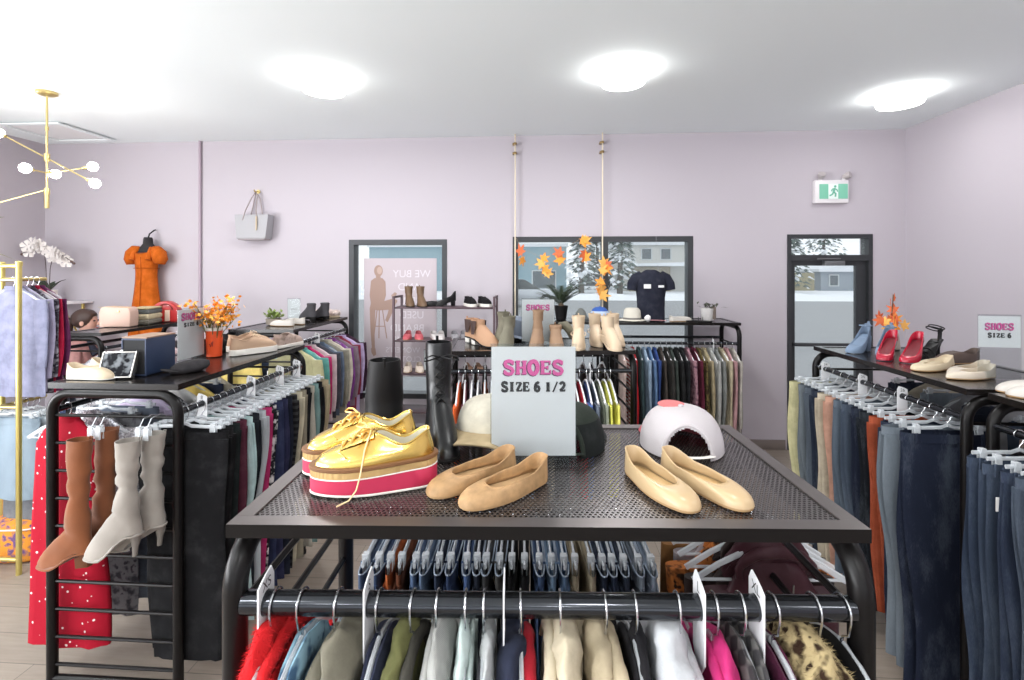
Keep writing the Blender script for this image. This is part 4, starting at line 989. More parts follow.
NS = 36
PH = [2 * PI * (i + 0.5) / NS for i in range(NS)]
def sole_ring(L, wb, wh, z, sc=1.0, toe=2.2, side=1, grow=0.0, lift=None):
    r = []
    for a in PH:
        t = 0.5 - 0.5 * math.cos(a); y = hw(t, wb, wh, toe) * math.copysign(1, math.sin(a))
        x = L * (0.5 + (t - 0.5) * sc) - grow * math.cos(a); y = y * sc + grow * math.sin(a)
        y += side * 0.10 * wb * (math.sin(PI * min(1, t / 0.9)) - 0.6) * (1 if t > 0.1 else 0.6)
        r.append(Vector((x, y, z + (lift(x) if lift else 0))))
    return r

def top_ring(o, d=0.0, lift=None, dz=0.0):
    r = []
    for a in PH:
        t = 0.5 - 0.5 * math.cos(a)
        x = lerp(o['x0'] + d, o['x1'] - d, t); y = (lerp(o['w'], o.get('wv', o['w']), t) - d) * math.copysign(abs(math.sin(a)) ** o.get('sq', 0.75), math.sin(a))
        m = o.get('mid', 0.5)
        z = lerp(o['zh'], o['zs'], sstep(0, m, t)) if t < m else lerp(o['zs'], o['zv'], sstep(m, 1, t))
        r.append(Vector((x, y + o.get('dy', 0), z + dz + (lift(x) if lift else 0))))
    return r

def upper(L, wb, wh, zs, o, toe=2.2, side=1, lift=None, shaft=None, box=0.03, instep=0.4, drop=0.0, rough=0.0, seed=0, steps=8):
    """leather from the sole edge up to the opening, turned over and down inside; returns (upper, insole)"""
    a = sole_ring(L, wb, wh, zs, 1.0, toe, side, 0.0, lift); b = top_ring(o, 0, lift)
    rings = [sole_ring(L, wb, wh, zs, 0.97, toe, side, 0.0, lift)]
    for i in range(steps + 1):
        s = i / steps; ring = []
        for p, q in zip(a, b):
            dz = q.z - p.z; d = Vector((q.x - p.x, q.y - p.y, 0)).length
            far = sstep(0.015, 0.06, d)                      # toe side: low box, then a slope up to the opening
            bx = lerp(0.45 * dz, box, far)
            p1 = p + Vector((0, 0, bx)); p2 = q + (p - q) * lerp(0.3, instep, far); p2.z = q.z - lerp(0.4 * dz, drop, far)
            ring.append(p * (1 - s) ** 3 + p1 * (3 * s * (1 - s) ** 2) + p2 * (3 * s * s * (1 - s)) + q * s ** 3)
        rings.append(ring)
    if shaft:
        for z, cx, rx, ry in shaft:
            rings.append([Vector((cx - rx * math.cos(t), ry * math.sin(t) + o.get('dy', 0), z)) for t in PH])
        z, cx, rx, ry = shaft[-1]
        for dz, k in ((0.0, 0.94), (-0.02, 0.92), (-0.07, 0.88)):
            rings.append([Vector((cx - rx * k * math.cos(t), ry * k * math.sin(t) + o.get('dy', 0), z + dz)) for t in PH])
        g = G().loft(rings, True, True)
        ins = None
    else:
        rings.append(top_ring(o, 0.0016, lift, 0.001)); rings.append(top_ring(o, 0.003, lift, -0.002))
        c = top_ring(o, 0.003, lift); d = sole_ring(L, wb, wh, zs + 0.003, 0.88, toe, side, 0, lift)
        rings.append([Vector((lerp(p.x, q.x, .5), lerp(p.y, q.y, .55), lerp(p.z, q.z, .75))) for p, q in zip(c, d)])
        g = G().loft(rings, True, False)
        ins = G().loft([sole_ring(L, wb, wh, zs + 0.004, 0.93, toe, side, 0, lift), sole_ring(L, wb, wh, zs + 0.0055, 0.90, toe, side, 0, lift)])
    if rough: g.rough(rough, 20, seed)
    return g, ins

def sole(L, wb, wh, z0, z1, toe=2.2, side=1, grow=0.002, lift=None):
    e = min(0.0015, (z1 - z0) * 0.2)
    return G().loft([sole_ring(L, wb, wh, z0, 1, toe, side, grow - e, lift), sole_ring(L, wb, wh, z0 + e, 1, toe, side, grow, lift), sole_ring(L, wb, wh, z1 - e, 1, toe, side, grow, lift), sole_ring(L, wb, wh, z1, 1, toe, side, grow - e, lift)])

def heel_lift(h, L): return lambda x: h * (1 - sstep(0.18 * L, 0.68 * L, x))

m_black = M('black_leather', (14, 13, 15), 0.38, spec=0.35)
m_blacks = M('black_suede', (22, 21, 23), 0.85, spec=0.2)
m_rubber = M('black_rubber_sole', (20, 19, 19), 0.6, spec=0.25)
m_white = M('white_rubber_sole', (232, 228, 220), 0.5)
m_nude = M('nude_patent', (194, 167, 128), 0.35, coat=0.15)
m_nudein = M('nude_lining', (206, 172, 122), 0.55)

def flat_shoe(label, loc, rz, mat, lining, L=0.24, wb=0.083, wh=0.058, side=1, zh=0.06, zs=0.038, zv=0.036, x1=0.64, group=None, name='ballet_flat', toe=2.4, sole_mat=None, heel=0.0, heel_kind=None, trim=True, w=None, cat='shoe', box=0.026):
    t = thing(name, label, cat, loc, rz, group)
    lf = heel_lift(heel, L) if heel else None
    o = dict(x0=0.004, x1=x1 * L, w=w or wh * 0.47, wv=wb * 0.43, zh=zh, zs=zs, zv=zv, sq=0.6, mid=0.42)
    g, ins = upper(L, wb, wh, 0.006, o, toe, side, lf, box=box, instep=0.45, drop=-0.002)
    g.obj('shoe_upper', mat, t, smooth=60)
    if ins: ins.obj('insole', lining, t)
    sole(L * 0.99, wb * 0.97, wh * 0.97, 0.0, 0.0065, toe, side, 0.0, lf).move((0.001, 0, 0)).obj('sole', sole_mat or M('tan_sole', (176, 140, 98), 0.6), t)
    if trim:
        G().tube(top_ring(o, 0.0, lf), 0.0016, 6, closed=True).obj('topline_binding', mat, t)
    if heel and heel_kind == 'block':
        G().loft([[Vector((0.012 + 0.045 * u * k, y * 0.024 * k, z)) for u, y in ((0, -1), (1, -1), (1, 1), (0, 1))] for k, z in ((0.85, 0.0), (1.0, heel + 0.004))]).obj('heel', mat, t, bevel=0.002)
    elif heel and heel_kind == 'stiletto':
        G().loft([ell(12, r, r, z, 0.02 + dx) for r, z, dx in ((0.006, 0, 0.004), (0.006, heel * .4, 0.002), (0.012, heel * .8, 0), (0.022, heel + 0.006, 0.006))]).obj('heel', mat, t)
    return t

def boot(label, loc, rz, mat, H=0.22, L=0.25, wb=0.085, wh=0.062, side=1, heel=0.03, shaft=None, sole_mat=None, group=None, name='ankle_boot', rough=0.0, seed=0, heel_d=0.05, gusset=None, heel_mat=None, toe=2.3, heel_kind='block', sole_t=0.008, zip_=False):
    t = thing(name, label, 'boot', loc, rz, group)
    lf = heel_lift(heel, L) if heel else None
    o = dict(x0=0.010, x1=0.46 * L, w=wh * 0.52, zh=0.07 + sole_t, zs=0.075 + sole_t, zv=0.085 + sole_t + heel * 0.75, sq=0.9)
    hz = heel + sole_t
    sh = shaft or [(0.10 + hz, 0.058, 0.047, 0.034), (0.13 + hz, 0.056, 0.045, 0.036), (lerp(.13 + hz, H, .5), 0.054, 0.047, 0.040), (H - 0.004, 0.052, 0.050, 0.043), (H, 0.052, 0.049, 0.042)]
    g, _ = upper(L, wb, wh, sole_t, o, toe, side, lf, shaft=sh, rough=rough, seed=seed, box=0.042, instep=0.22, drop=0.032)
    g.obj('boot_upper', mat, t, smooth=70)
    sole(L, wb, wh, 0.0, sole_t, toe, side, 0.003, lf).obj('sole', sole_mat or m_rubber, t)
    if heel > 0.012:
        if heel_kind == 'block':
            G().loft([[Vector((x_ * k + 0.003, y * 0.027 * k, z)) for x_, y in ((0.004, -.7), (heel_d, -1), (heel_d, 1), (0.004, .7), (-0.004, 0))] for k, z in ((0.92, 0.0), (1.0, heel + 0.003))]).obj('heel', heel_mat or sole_mat or m_rubber, t, bevel=0.002)
        else:
            G().loft([ell(12, r, r, z, 0.022 + dx) for r, z, dx in ((0.009, 0, 0.004), (0.011, heel * .4, 0.002), (0.018, heel * .8, 0), (0.026, heel + 0.006, 0.008))]).obj('heel', heel_mat or mat, t)
    if gusset:
        z, cx, rx, ry = sh[-1]
        for s in (-1, 1):
            G().grid(lambda u, v: (cx + (u - 0.5) * 0.062 * (0.45 + 0.55 * v), s * (lerp(0.044, ry, v) + 0.005), lerp(0.03 + hz, H - 0.004, v)), 4, 6).obj('elastic_gusset', gusset, t)
    G().tube([(sh[-1][1] - sh[-1][2], 0, H - 0.02), (sh[-1][1] - sh[-1][2] - 0.004, 0, H + 0.012), (sh[-1][1] - sh[-1][2] + 0.004, 0, H + 0.012), (sh[-1][1] - sh[-1][2] + 0.004, 0, H - 0.015)], 0.004, 6, flat=0.4).obj('pull_tab', mat, t)
    return t

def lace_up(t, pts_l, pts_r, mat, r=0.0016, bow=True, loop=0.03):
    """criss-cross lacing over matched eyelets, with a bow at the top pair"""
    for i in range(len(pts_l)):
        a, b_ = Vector(pts_l[i]), Vector(pts_r[i]); m_ = (a + b_) / 2 + Vector((0, 0, 0.003))
        G().tube([a, m_, b_], r, 6).obj('lace', mat, t)
        if i + 1 < len(pts_l):
            for p, q in ((pts_l[i], pts_r[i + 1]), (pts_r[i], pts_l[i + 1])):
                p, q = Vector(p), Vector(q)
                G().tube([p, (p + q) / 2 + Vector((0.002, 0, 0.004)), q], r, 6).obj('lace', mat, t)
    if bow:
        m_ = (Vector(pts_l[-1]) + Vector(pts_r[-1])) / 2
        for s in (-1, 1):
            G().tube([m_ + Vector(v) for v in ((0, 0, .003), (.4 * loop, s * loop * .5, .012), (.7 * loop, s * loop, .008), (.9 * loop, s * loop * 1.05, 0), (.8 * loop, s * loop * .7, .002), (0, 0, .004))], r, 6).obj('bow_loop', mat, t)

def sneaker(label, loc, rz, mat, L=0.27, wb=0.095, wh=0.07, side=1, sole_h=0.028, lace=None, name='sneaker', group=None, zh=0.085, zs=0.068, zv=0.085, x1=0.5, sole_mat=None, lining=None, stripe=None, laces=True):
    t = thing(name, label, 'shoe', loc, rz, group)
    o = dict(x0=0.01, x1=x1 * L, w=wh * 0.46, zh=zh + sole_h - .02, zs=zs + sole_h - .02, zv=zv + sole_h - .02)
    g, ins = upper(L, wb, wh, sole_h, o, 2.3, side, box=0.034, instep=0.35, drop=0.012)
    g.obj('shoe_upper', mat, t, smooth=60); ins.obj('insole', lining or mat, t)
    sole(L, wb, wh, 0, sole_h, 2.3, side, 0.004).obj('sole', sole_mat or m_white, t)
    G().tube(top_ring(o), 0.003, 8, closed=True).obj('collar_padding', lining or mat, t)
    if laces:
        P = [(x1 * L + 0.055 - 0.018 * i, 0.62 * (0.072 + 0.0) + 0.0, 0.0) for i in range(4)]
        zf = lambda x: o['zv'] + 0.003 - 0.42 * (x - x1 * L)
        l = [(p[0], -0.018, zf(p[0])) for p in P]; r_ = [(p[0], 0.018, zf(p[0])) for p in P]
        lace_up(t, l, r_, lace or m_white)
    return t

# ------------------------------------------------------------------ on the perforated top
Z = TOP + 0.0005
m_goldl = M('metallic_gold_leather', (224, 190, 104), 0.24, 1.0, coat=0.3, bmp=0.05, bscale=40)
m_pinks = M('hot_pink_foam', (192, 44, 80), 0.6)
m_raffia = fabric((188, 156, 106), 'corduroy')
m_welt = M('brown_welt', (122, 82, 48), 0.6)
m_lacec = M('cream_lace', (238, 208, 160), 0.7)
def gold_shoe(label, loc, rz, side, loose=False):
    L, wb, wh = 0.282, 0.104, 0.078
    t = thing('platform_shoe', label, 'shoe', loc, rz, 'gold platform shoes')
    lf = lambda x: 0.010 * (1 - sstep(0.0, 0.26, x))
    for a, b_, mt, nm, gr, k in ((0.0, 0.005, m_white, 'outsole', .001, 0), (0.005, 0.034, m_pinks, 'pink_platform', 0.0, .5), (0.034, 0.037, m_white, 'midsole_line', 0.001, 1), (0.037, 0.052, m_raffia, 'raffia_layer', 0.0, 1), (0.052, 0.060, m_welt, 'welt', 0.0025, 1)):
        f0 = lambda x, k=k: lf(x) * (k if k != .5 else 0); f1 = lambda x, k=k: lf(x) * (1 if k else 0)
        e = 0.0012
        G().loft([sole_ring(L, wb, wh, a, 1, 2.2, side, gr - e, f0), sole_ring(L, wb, wh, a + e, 1, 2.2, side, gr, f0), sole_ring(L, wb, wh, b_ - e, 1, 2.2, side, gr, f1), sole_ring(L, wb, wh, b_, 1, 2.2, side, gr - e, f1)]).obj(nm, mt, t)
    o = dict(x0=0.012, x1=0.135, w=0.031, zh=0.115, zs=0.092, zv=0.120, sq=0.8, mid=0.45)
    g, ins = upper(L - 0.016, wb - 0.012, wh - 0.010, 0.058, o, 2.2, side, lf, steps=10, box=0.03, instep=0.35, drop=0.018)
    g.move((0.007, 0, 0)).obj('shoe_upper', m_goldl, t, smooth=70)
    ins.move((0.007, 0, 0)).obj('insole', M('pale_lining', (206, 200, 180), 0.6), t)
    G().tube(top_ring(o, 0, lf), 0.0024, 8, closed=True).move((0.007, 0, 0)).obj('topline_binding', m_goldl, t)
    _tp, _bt = top_ring(o, 0.0042, lf, -0.003), sole_ring(L - 0.016, wb - 0.012, wh - 0.010, 0.064, 0.84, 2.2, side, 0, lf)
    G().loft([_tp, [(p * .5 + q * .5) + Vector((0, 0, -.004)) for p, q in zip(_tp, top_ring(o, 0.006, lf, -0.03))], [Vector((lerp(p.x, q.x, .3), lerp(p.y, q.y, .3), lerp(p.z, q.z, .8))) for p, q in zip(_tp, _bt)]], False, False).move((0.007, 0, 0)).obj('lining', M('pale_lining', (206, 200, 180), 0.6), t)
    zf = lambda x, y: 0.122 + lf(x) - 0.34 * (x - 0.142) - 1.2 * max(0, x - 0.2) ** 1.5 - 11.0 * y * y
    # overlay wing and facing
    for s in (-1, 1):
        fc = G()
        fc.grid(lambda u, v: (lerp(0.142, 0.215, u), s * lerp(0.008, 0.030 - 0.006 * u, v), zf(lerp(0.142, 0.215, u), lerp(0.008, 0.03 - 0.006 * u, v)) + 0.0035), 8, 4)
        fc.obj('lace_facing', m_goldl, t)
    G().tube([(lerp(0.238, 0.20, abs(u)), 0.046 * u, zf(lerp(0.238, 0.2, abs(u)), 0.04 * u) - 0.004 * abs(u) + 0.002) for u in [-1 + i / 6 for i in range(13)]], 0.0016, 6).obj('wingtip_seam', m_goldl, t)
    l = [(0.21 - 0.02 * i, -0.015, zf(0.21 - 0.02 * i, 0.015) + 0.006) for i in range(4)]; r_ = [(p[0], 0.015, p[2]) for p in l]
    lace_up(t, l, r_, M('gold_lace', (234, 196, 112), 0.4, 0.5), 0.0024, True, 0.04)
    for p in l + r_:
        G().lathe([(0.0034, 0), (0.0034, 0.003)], 10, (p[0], p[1], p[2] - 0.004)).obj('eyelet', m_brass, t)
    if loose:
        G().tube([(0.15, 0.018, 0.128), (0.16, 0.045, 0.10), (0.168, 0.062, 0.05), (0.176, 0.064, 0.02), (0.19, 0.075, 0.004), (0.212, 0.092, 0.002)], 0.0018, 6).obj('loose_lace', m_lacec, t)
    return t
gold_shoe('gold leather platform shoe with pink sole, nearer one with a loose lace', (-0.250, 1.137, Z), R(195.5), 1, True)
gold_shoe('gold leather platform shoe with pink sole, the one behind its mate', (-0.325, 1.262, Z), R(199), -1)
m_cork = M('flecked_cork', (174, 138, 96), 0.6, bmp=0.3, bscale=120, vary=0.22, vscale=45)
m_corkin = M('tan_lining', (198, 164, 122), 0.5)
fl = dict(L=0.243, zh=0.058, zs=0.036, zv=0.031, x1=0.72, box=0.022)
flat_shoe('cork textured flat shoe in front of the shoes sign, nearer of the two', (0.004, 1.168, Z), R(225), m_cork, m_corkin, side=1, group='cork flats', **fl)
flat_shoe('cork textured flat shoe behind its mate, beside the gold shoe', (-0.075, 1.215, Z), R(222), m_cork, m_corkin, side=-1, group='cork flats', **fl)
flat_shoe('plain nude flat shoe right of the sign, left one of its pair', (0.210, 1.235, Z), R(-68), m_nude, m_nudein, side=-1, group='nude flats', **fl)
flat_shoe('plain nude flat shoe nearest the right side of the perforated top', (0.296, 1.236, Z), R(-57.5), m_nude, m_nudein, side=1, group='nude flats', **fl)

# clear sign holders
m_acry = clear('acrylic', (110, 115, 118), 0.94, 0.03)
m_paper = M('sign_paper', (206, 209, 211), 0.7)
m_pink = M('pink_print', (206, 84, 150), 0.6)
m_shadow = M('plum_print_shadow', (92, 52, 84), 0.6)
m_ink = M('black_ink', (32, 32, 34), 0.6)
def shoe_sign(label, loc, rz, lines, w=0.216, h=0.280, p0=0.0):
    t = thing('shoe_sign', label, 'sign', loc, rz, 'size signs in acrylic stands')
    G().box((0, 0.0, (h + p0) / 2 + 0.016), (w, 0.0012, h - p0)).obj('paper', m_paper, t, smooth=0)
    G().box((0, -0.0035, h / 2 + 0.014), (w + 0.006, 0.0018, h + 0.02)).box((0, 0.0028, h / 2 + 0.014), (w + 0.006, 0.0018, h + 0.02)).obj('acrylic_sleeve', m_acry, t, smooth=0)
    G().box((0, 0, 0.002), (w + 0.006, 0.08, 0.003)).obj('stand_foot', m_acry, t, smooth=0)
    for i, (tx, tw, th, z, style) in enumerate(lines):
        if style == 'pink':
            letters(tx, tw, th, 0.06, 1.12).move((-0.0022, -0.0011, z - 0.0018)).obj('lettering_shadow', m_shadow, t, smooth=0)
            letters(tx, tw, th, 0.06).move((0, -0.0016, z)).obj('lettering', m_pink, t, smooth=0)
        else:
            letters(tx, tw, th, 0.05, 1.5).move((0, -0.0012, z)).obj('lettering', m_ink, t, smooth=0)
    return t
S1 = [('SHOES', 0.156, 0.036, 0.225, 'pink'), ('SIZE 6 1/2', 0.166, 0.0245, 0.181, 'ink')]
shoe_sign('large white sign reading SHOES SIZE 6 1/2 on the perforated shelf', (-0.027, 1.262, Z), R(4), S1)

def cap(label, loc, rz, crown, brim, name='baseball_cap', mesh_back=False, under=None, lower=None, cat='cap', strap=None, size=1.0, arch=0.0, rise=0.0, hk=1.0):
    """six-panel cap resting on its rim, brim towards local +x, opening with strap at the back"""
    t = thing(name, label, cat, loc, rz)
    rx, ry, hgt = 0.098 * size, 0.085 * size, 0.115 * size * hk
    def P(az, el, k=1.0):
        e = el * PI / 2
        r = math.cos(e) ** 0.62; z = math.sin(e) ** 1.0
        return Vector((rx * r * math.cos(az) * k, ry * r * math.sin(az) * k, hgt * z * k + rise * (0.5 + 0.5 * math.cos(az)) * (1 - e / (PI / 2))))
    def shell(k, lo=0.0, hi=1.0, back=True):
        g = G(); nu, nv = 144, 40; vs = {}; fs = []
        for i in range(nu):
            for j in range(nv + 1):
                az = 2 * PI * i / nu; el = lerp(lo, hi, j / nv) * 0.995
                vs[i, j] = len(g.v); g.v.append(P(az, el, k))
        for i in range(nu):
            az = 2 * PI * (i + 0.5) / nu
            for j in range(nv):
                el = lerp(lo, hi, (j + 0.5) / nv)
                d = abs(az - PI)
                if back and (d / 0.52) ** 2 + ((el - 0.06) / 0.46) ** 2 < 1 and el > 0.0: continue
                fs.append((vs[i, j], vs[(i + 1) % nu, j], vs[(i + 1) % nu, j + 1], vs[i, j + 1]))
        g.f = fs; return g
    o = shell(1.0); b = len(o.v); inn = shell(0.985); o.add(inn.v, [tuple(reversed(f)) for f in inn.f])
    o.obj('crown', crown, t, smooth=70)
    if lower: shell(1.012, 0.0, 0.5).obj('crown_band', lower, t, smooth=70)
    arc_ = [P(PI + 0.6 * math.sin(a), max(0.0, 0.04 + 0.54 * math.cos(a)), 1.006) for a in [-PI / 2 + PI * i / 12 for i in range(13)]]
    G().tube(arc_, 0.0065, 8).obj('arch_binding', crown, t)
    G().tube([P(PI + 0.6 * u, 0.03, 1.01) + Vector((0, 0, 0.008)) for u in [-1 + i / 6 for i in range(13)]], 0.008, 6, flat=0.25, up=(0, 0, 1)).obj('strap', strap or crown, t)
    G().ball((0, 0, hgt + 0.001), (0.008, 0.008, 0.005), 10, 6).obj('button', crown, t)
    def BR(u, v, dz=0.0):
        az = lerp(-1.15, 1.15, v); a = P(az, 0.01, 1.0); e = Vector((math.cos(az) * 0.0, 0, 0))
        out = 0.075 * size * math.cos(az * 0.86) * u
        return Vector((a.x + out, a.y * (1 + 0.05 * u), lerp(a.z, (rise * 0.9 + 0.012 + arch) * (1 - min(1.0, (a.y / ry) ** 2)), u) - 0.004 * u + 0.003 + dz))
    g = G().grid(lambda u, v: BR(u, v, 0.003), 8, 16); g.grid(lambda u, v: BR(u, v, 0.0), 8, 16)
    g.obj('brim', brim, t, smooth=70)
    if under: G().grid(lambda u, v: BR(u, v, -0.001), 8, 16).obj('brim_underside', under, t)
    return t
m_capw = M('white_mesh_cap', (188, 182, 184), 0.85, bmp=0.5, bscale=400)
cw = cap('white trucker cap seen from behind with a dusty red brim', (0.385, 1.41, Z), R(84), m_capw, M('dusty_red_brim', (176, 74, 84), 0.8), strap=m_white, size=1.32, hk=0.72)
G().ball((0.03, 0.02, 0.106), (0.045, 0.04, 0.006), 16, 6).obj('crown_patch', M('coral_patch', (196, 108, 108), 0.8), cw)
G().loft([[Vector((0.122 * math.cos(a), 0.105 * math.sin(a), z)) for a in [-1.2 + 2.4 * k / 20 for k in range(21)]] for z in (0.002, 0.055)], closed=False).obj('sweatband', M('dusty_red_brim', (176, 74, 84), 0.8), cw)
cap('cream cap with a tan arched brim left of the shoes sign', (-0.15, 1.43, Z), R(-99), fabric((204, 198, 182), 'cloth'), fabric((166, 148, 116), 'cloth'), under=fabric((44, 46, 58), 'cloth'), size=1.22, arch=0.0, rise=0.045, hk=0.88)
cap('dark green black cap right of the shoes sign', (0.075, 1.39, Z), R(75), fabric((46, 52, 46), 'cloth'), fabric((34, 36, 36), 'cloth'), lower=fabric((30, 33, 33), 'cloth'), size=1.1, hk=0.92)

# black boots behind the gold shoes
boot('black leather ankle boot standing behind the gold shoes', (-0.478, 1.44, Z), R(107), M('dull_black_leather', (15, 14, 15), 0.55, spec=0.25), H=0.215, L=0.24, wb=0.115, wh=0.112, heel=0.02, shaft=[(0.125, 0.058, 0.051, 0.056), (0.16, 0.057, 0.050, 0.053), (0.19, 0.056, 0.049, 0.050), (0.211, 0.056, 0.048, 0.048), (0.215, 0.056, 0.047, 0.047)])
lb = boot('tall black lace-up boot left of the cream cap', (-0.323, 1.46, Z), R(-72), M('glossy_black_leather', (10, 11, 13), 0.3, spec=0.45), H=0.285, L=0.235, wb=0.086, wh=0.066, heel=0.03, side=-1, name='lace_up_boot', rough=0.002,
     shaft=[(0.13, 0.058, 0.046, 0.034), (0.18, 0.058, 0.044, 0.036), (0.23, 0.056, 0.044, 0.038), (0.281, 0.054, 0.042, 0.038), (0.285, 0.054, 0.041, 0.037)])
_x = lambda z: lerp(0.112, 0.098, (z - 0.13) / 0.15)
lace_up(lb, [(_x(z), -0.014, z) for z in (0.12, 0.145, 0.17, 0.195, 0.22, 0.245)], [(_x(z), 0.014, z) for z in (0.12, 0.145, 0.17, 0.195, 0.22, 0.245)], m_black, 0.002, True, 0.045)

# ------------------------------------------------------------------ on the left rack
def box_thing(name, label, cat, loc, rz, d, mat, lid=None, bevel=0.003, edge=None):
    t = thing(name, label, cat, loc, rz)
    G().box((0, 0, d[2] / 2), d).obj('box_body', mat, t, bevel=bevel)
    if lid: G().box((0, 0, d[2] - 0.0 - 0.012), (d[0] + 0.004, d[1] + 0.004, 0.03)).obj('lid', lid, t, bevel=bevel)
    return t
t = thing('shoe_box', 'navy blue cardboard box with shade painted as an open end on the left rack', 'box', (-1.907, 2.255, Z), R(-2), None)
G().box((0, 0, 0.088), (0.125, 0.17, 0.172)).obj('box_body', M('navy_card', (30, 46, 74), 0.5, vary=0.1), t, bevel=0.002)
G().box((0, 0, 0.177), (0.127, 0.172, 0.006)).obj('lid', M('tan_card', (150, 122, 102), 0.6), t)
frame(G(), -0.0625, 0.0625, 0.0, 0.172, 0.006, -0.0895, -0.084).obj('open_end_rim', M('navy_card_edge', (40, 54, 80), 0.6), t)
G().box((0, -0.0855, 0.088), (0.113, 0.002, 0.16)).obj('open_end_shade', M('box_inside_shade', (16, 17, 20), 0.8), t)  # black panel on the solid box stands in for the shade inside
t = thing('clutch_bag', 'black sequin clutch with a silver rim leaning on the navy box', 'bag', (-1.945, 2.105, Z), R(10))
mt_ = Matrix.Rotation(R(-22), 3, 'X')
G().box((0, 0, 0.06), (0.14, 0.022, 0.115)).move(m=mt_).obj('clutch_panel', fabric((28, 28, 32), 'print', (120, 124, 128)), t, bevel=0.006)
frame(G(), -0.073, 0.073, 0.0, 0.122, 0.007, -0.014, 0.014).move(m=mt_).obj('silver_rim', M('satin_silver', (190, 186, 180), 0.25, 0.9), t, bevel=0.002)
G().ball((0, 0, 0.127), 0.008).move(m=mt_).obj('clasp', m_chrome, t)
m_cream = M('cream_leather', (204, 186, 158), 0.45, vary=0.05)
flat_shoe('cream slip-on shoe at the near left corner of the left rack', (-2.165, 2.10, Z), R(2), m_cream, M('oat', (206, 188, 160), 0.6), L=0.225, wb=0.085, wh=0.062, zh=0.07, zs=0.05, zv=0.055, x1=0.55, name='loafer', sole_mat=m_white)
flat_shoe('cream slip-on shoe lying behind its mate on the left rack', (-2.15, 2.20, Z), R(16), m_cream, M('oat', (206, 188, 160), 0.6), L=0.225, wb=0.085, wh=0.062, zh=0.075, zs=0.05, zv=0.055, x1=0.55, name='loafer', side=-1, sole_mat=m_white)
t = thing('strappy_sandal', 'pale ankle-strap sandal behind the cream slip-ons on the left rack', 'shoe', (-2.06, 2.33, Z), R(15))
lf = heel_lift(0.06, 0.2)
sole(0.2, 0.07, 0.05, 0.0, 0.006, 2.3, 1, 0, lf).obj('sole', m_cream, t)
for x, h in ((0.15, .03), (0.125, .036)): G().tube([(x, 0.034 * math.cos(a), 0.006 + lf(x) + h * math.sin(a)) for a in [PI * i / 10 for i in range(11)]], 0.005, 6, flat=0.4).obj('toe_strap', m_cream, t)
G().tube([(0.028 + 0.032 * math.cos(a), 0.03 * math.sin(a), 0.125) for a in [2 * PI * i / 16 for i in range(16)]], 0.004, 6, closed=True).obj('ankle_strap', m_cream, t)
G().tube([(0.0, 0, 0.066), (-0.004, 0, 0.1), (-0.002, 0, 0.126)], 0.006, 6).obj('heel_strap', m_cream, t)
G().loft([ell(10, r, r, z, 0.02) for r, z in ((0.007, 0), (0.009, 0.03), (0.018, 0.064))]).obj('heel', m_cream, t)
t = thing('flat_cap', 'soft black cap lying on the edge of the left rack', 'cap', (-1.735, 2.275, Z), R(60))
t.scale = (0.8,) * 3
g = G(); g.loft([ell(24, 0.105 * k, 0.085 * k, z, 0.012 * i) for i, (k, z) in enumerate(((0.8, 0.0), (0.98, 0.012), (1.0, 0.03), (0.85, 0.052), (0.5, 0.062), (0.1, 0.064)))]); g.rough(0.006, 20, 3)
g.obj('crown', fabric((46, 44, 46), 'cloth'), t, smooth=80)
G().loft([[Vector((-0.07 - 0.06 * math.cos(a), 0.075 * math.sin(a), z + 0.014 * math.cos(a))) for a in [-PI / 2 + PI * i / 12 for i in range(13)]] for z in (0.012, 0.018)]).obj('brim', fabric((40, 38, 40), 'cloth'), t)
S2 = [('SHOES', 0.16, 0.036, 0.225, 'pink'), ('SIZE 1', 0.13, 0.02, 0.188, 'ink')]
shoe_sign('white sign with pink SHOES lettering beside the orange flower vase', (-1.925, 2.56, Z), R(93), [('SHOES', 0.16, 0.036, 0.225, 'pink'), ('SIZE 6', 0.12, 0.02, 0.188, 'ink')], h=0.265)
# orange vase with silk flowers
t = thing('flower_vase', 'orange cup vase with orange silk flowers and thistle stems on the left rack', 'vase', (-1.885, 2.69, Z))
G().lathe([(0.036, 0.0), (0.039, 0.002), (0.044, 0.155), (0.041, 0.155), (0.037, 0.01)], 24).obj('vase_body', M('orange_glaze', (232, 84, 36), 0.4), t)
G().lathe([(0.0455, 0.148), (0.0455, 0.166), (0.042, 0.166), (0.042, 0.148)], 24).obj('vase_rim', M('white_band', (236, 226, 214), 0.5), t)
G().tube([(0.0, -0.0425, 0.075), (0.008, -0.0425, 0.06), (0.014, -0.0415, 0.085)], 0.0022, 5).tube([(0.019, -0.040, 0.09), (0.017, -0.041, 0.062)], 0.0022, 5).obj('painted_mark', M('dark_red_glaze', (150, 40, 30), 0.5), t)
rnd_ = random.Random(9)
gs, gb, gf, gy = G(), G(), G(), G()
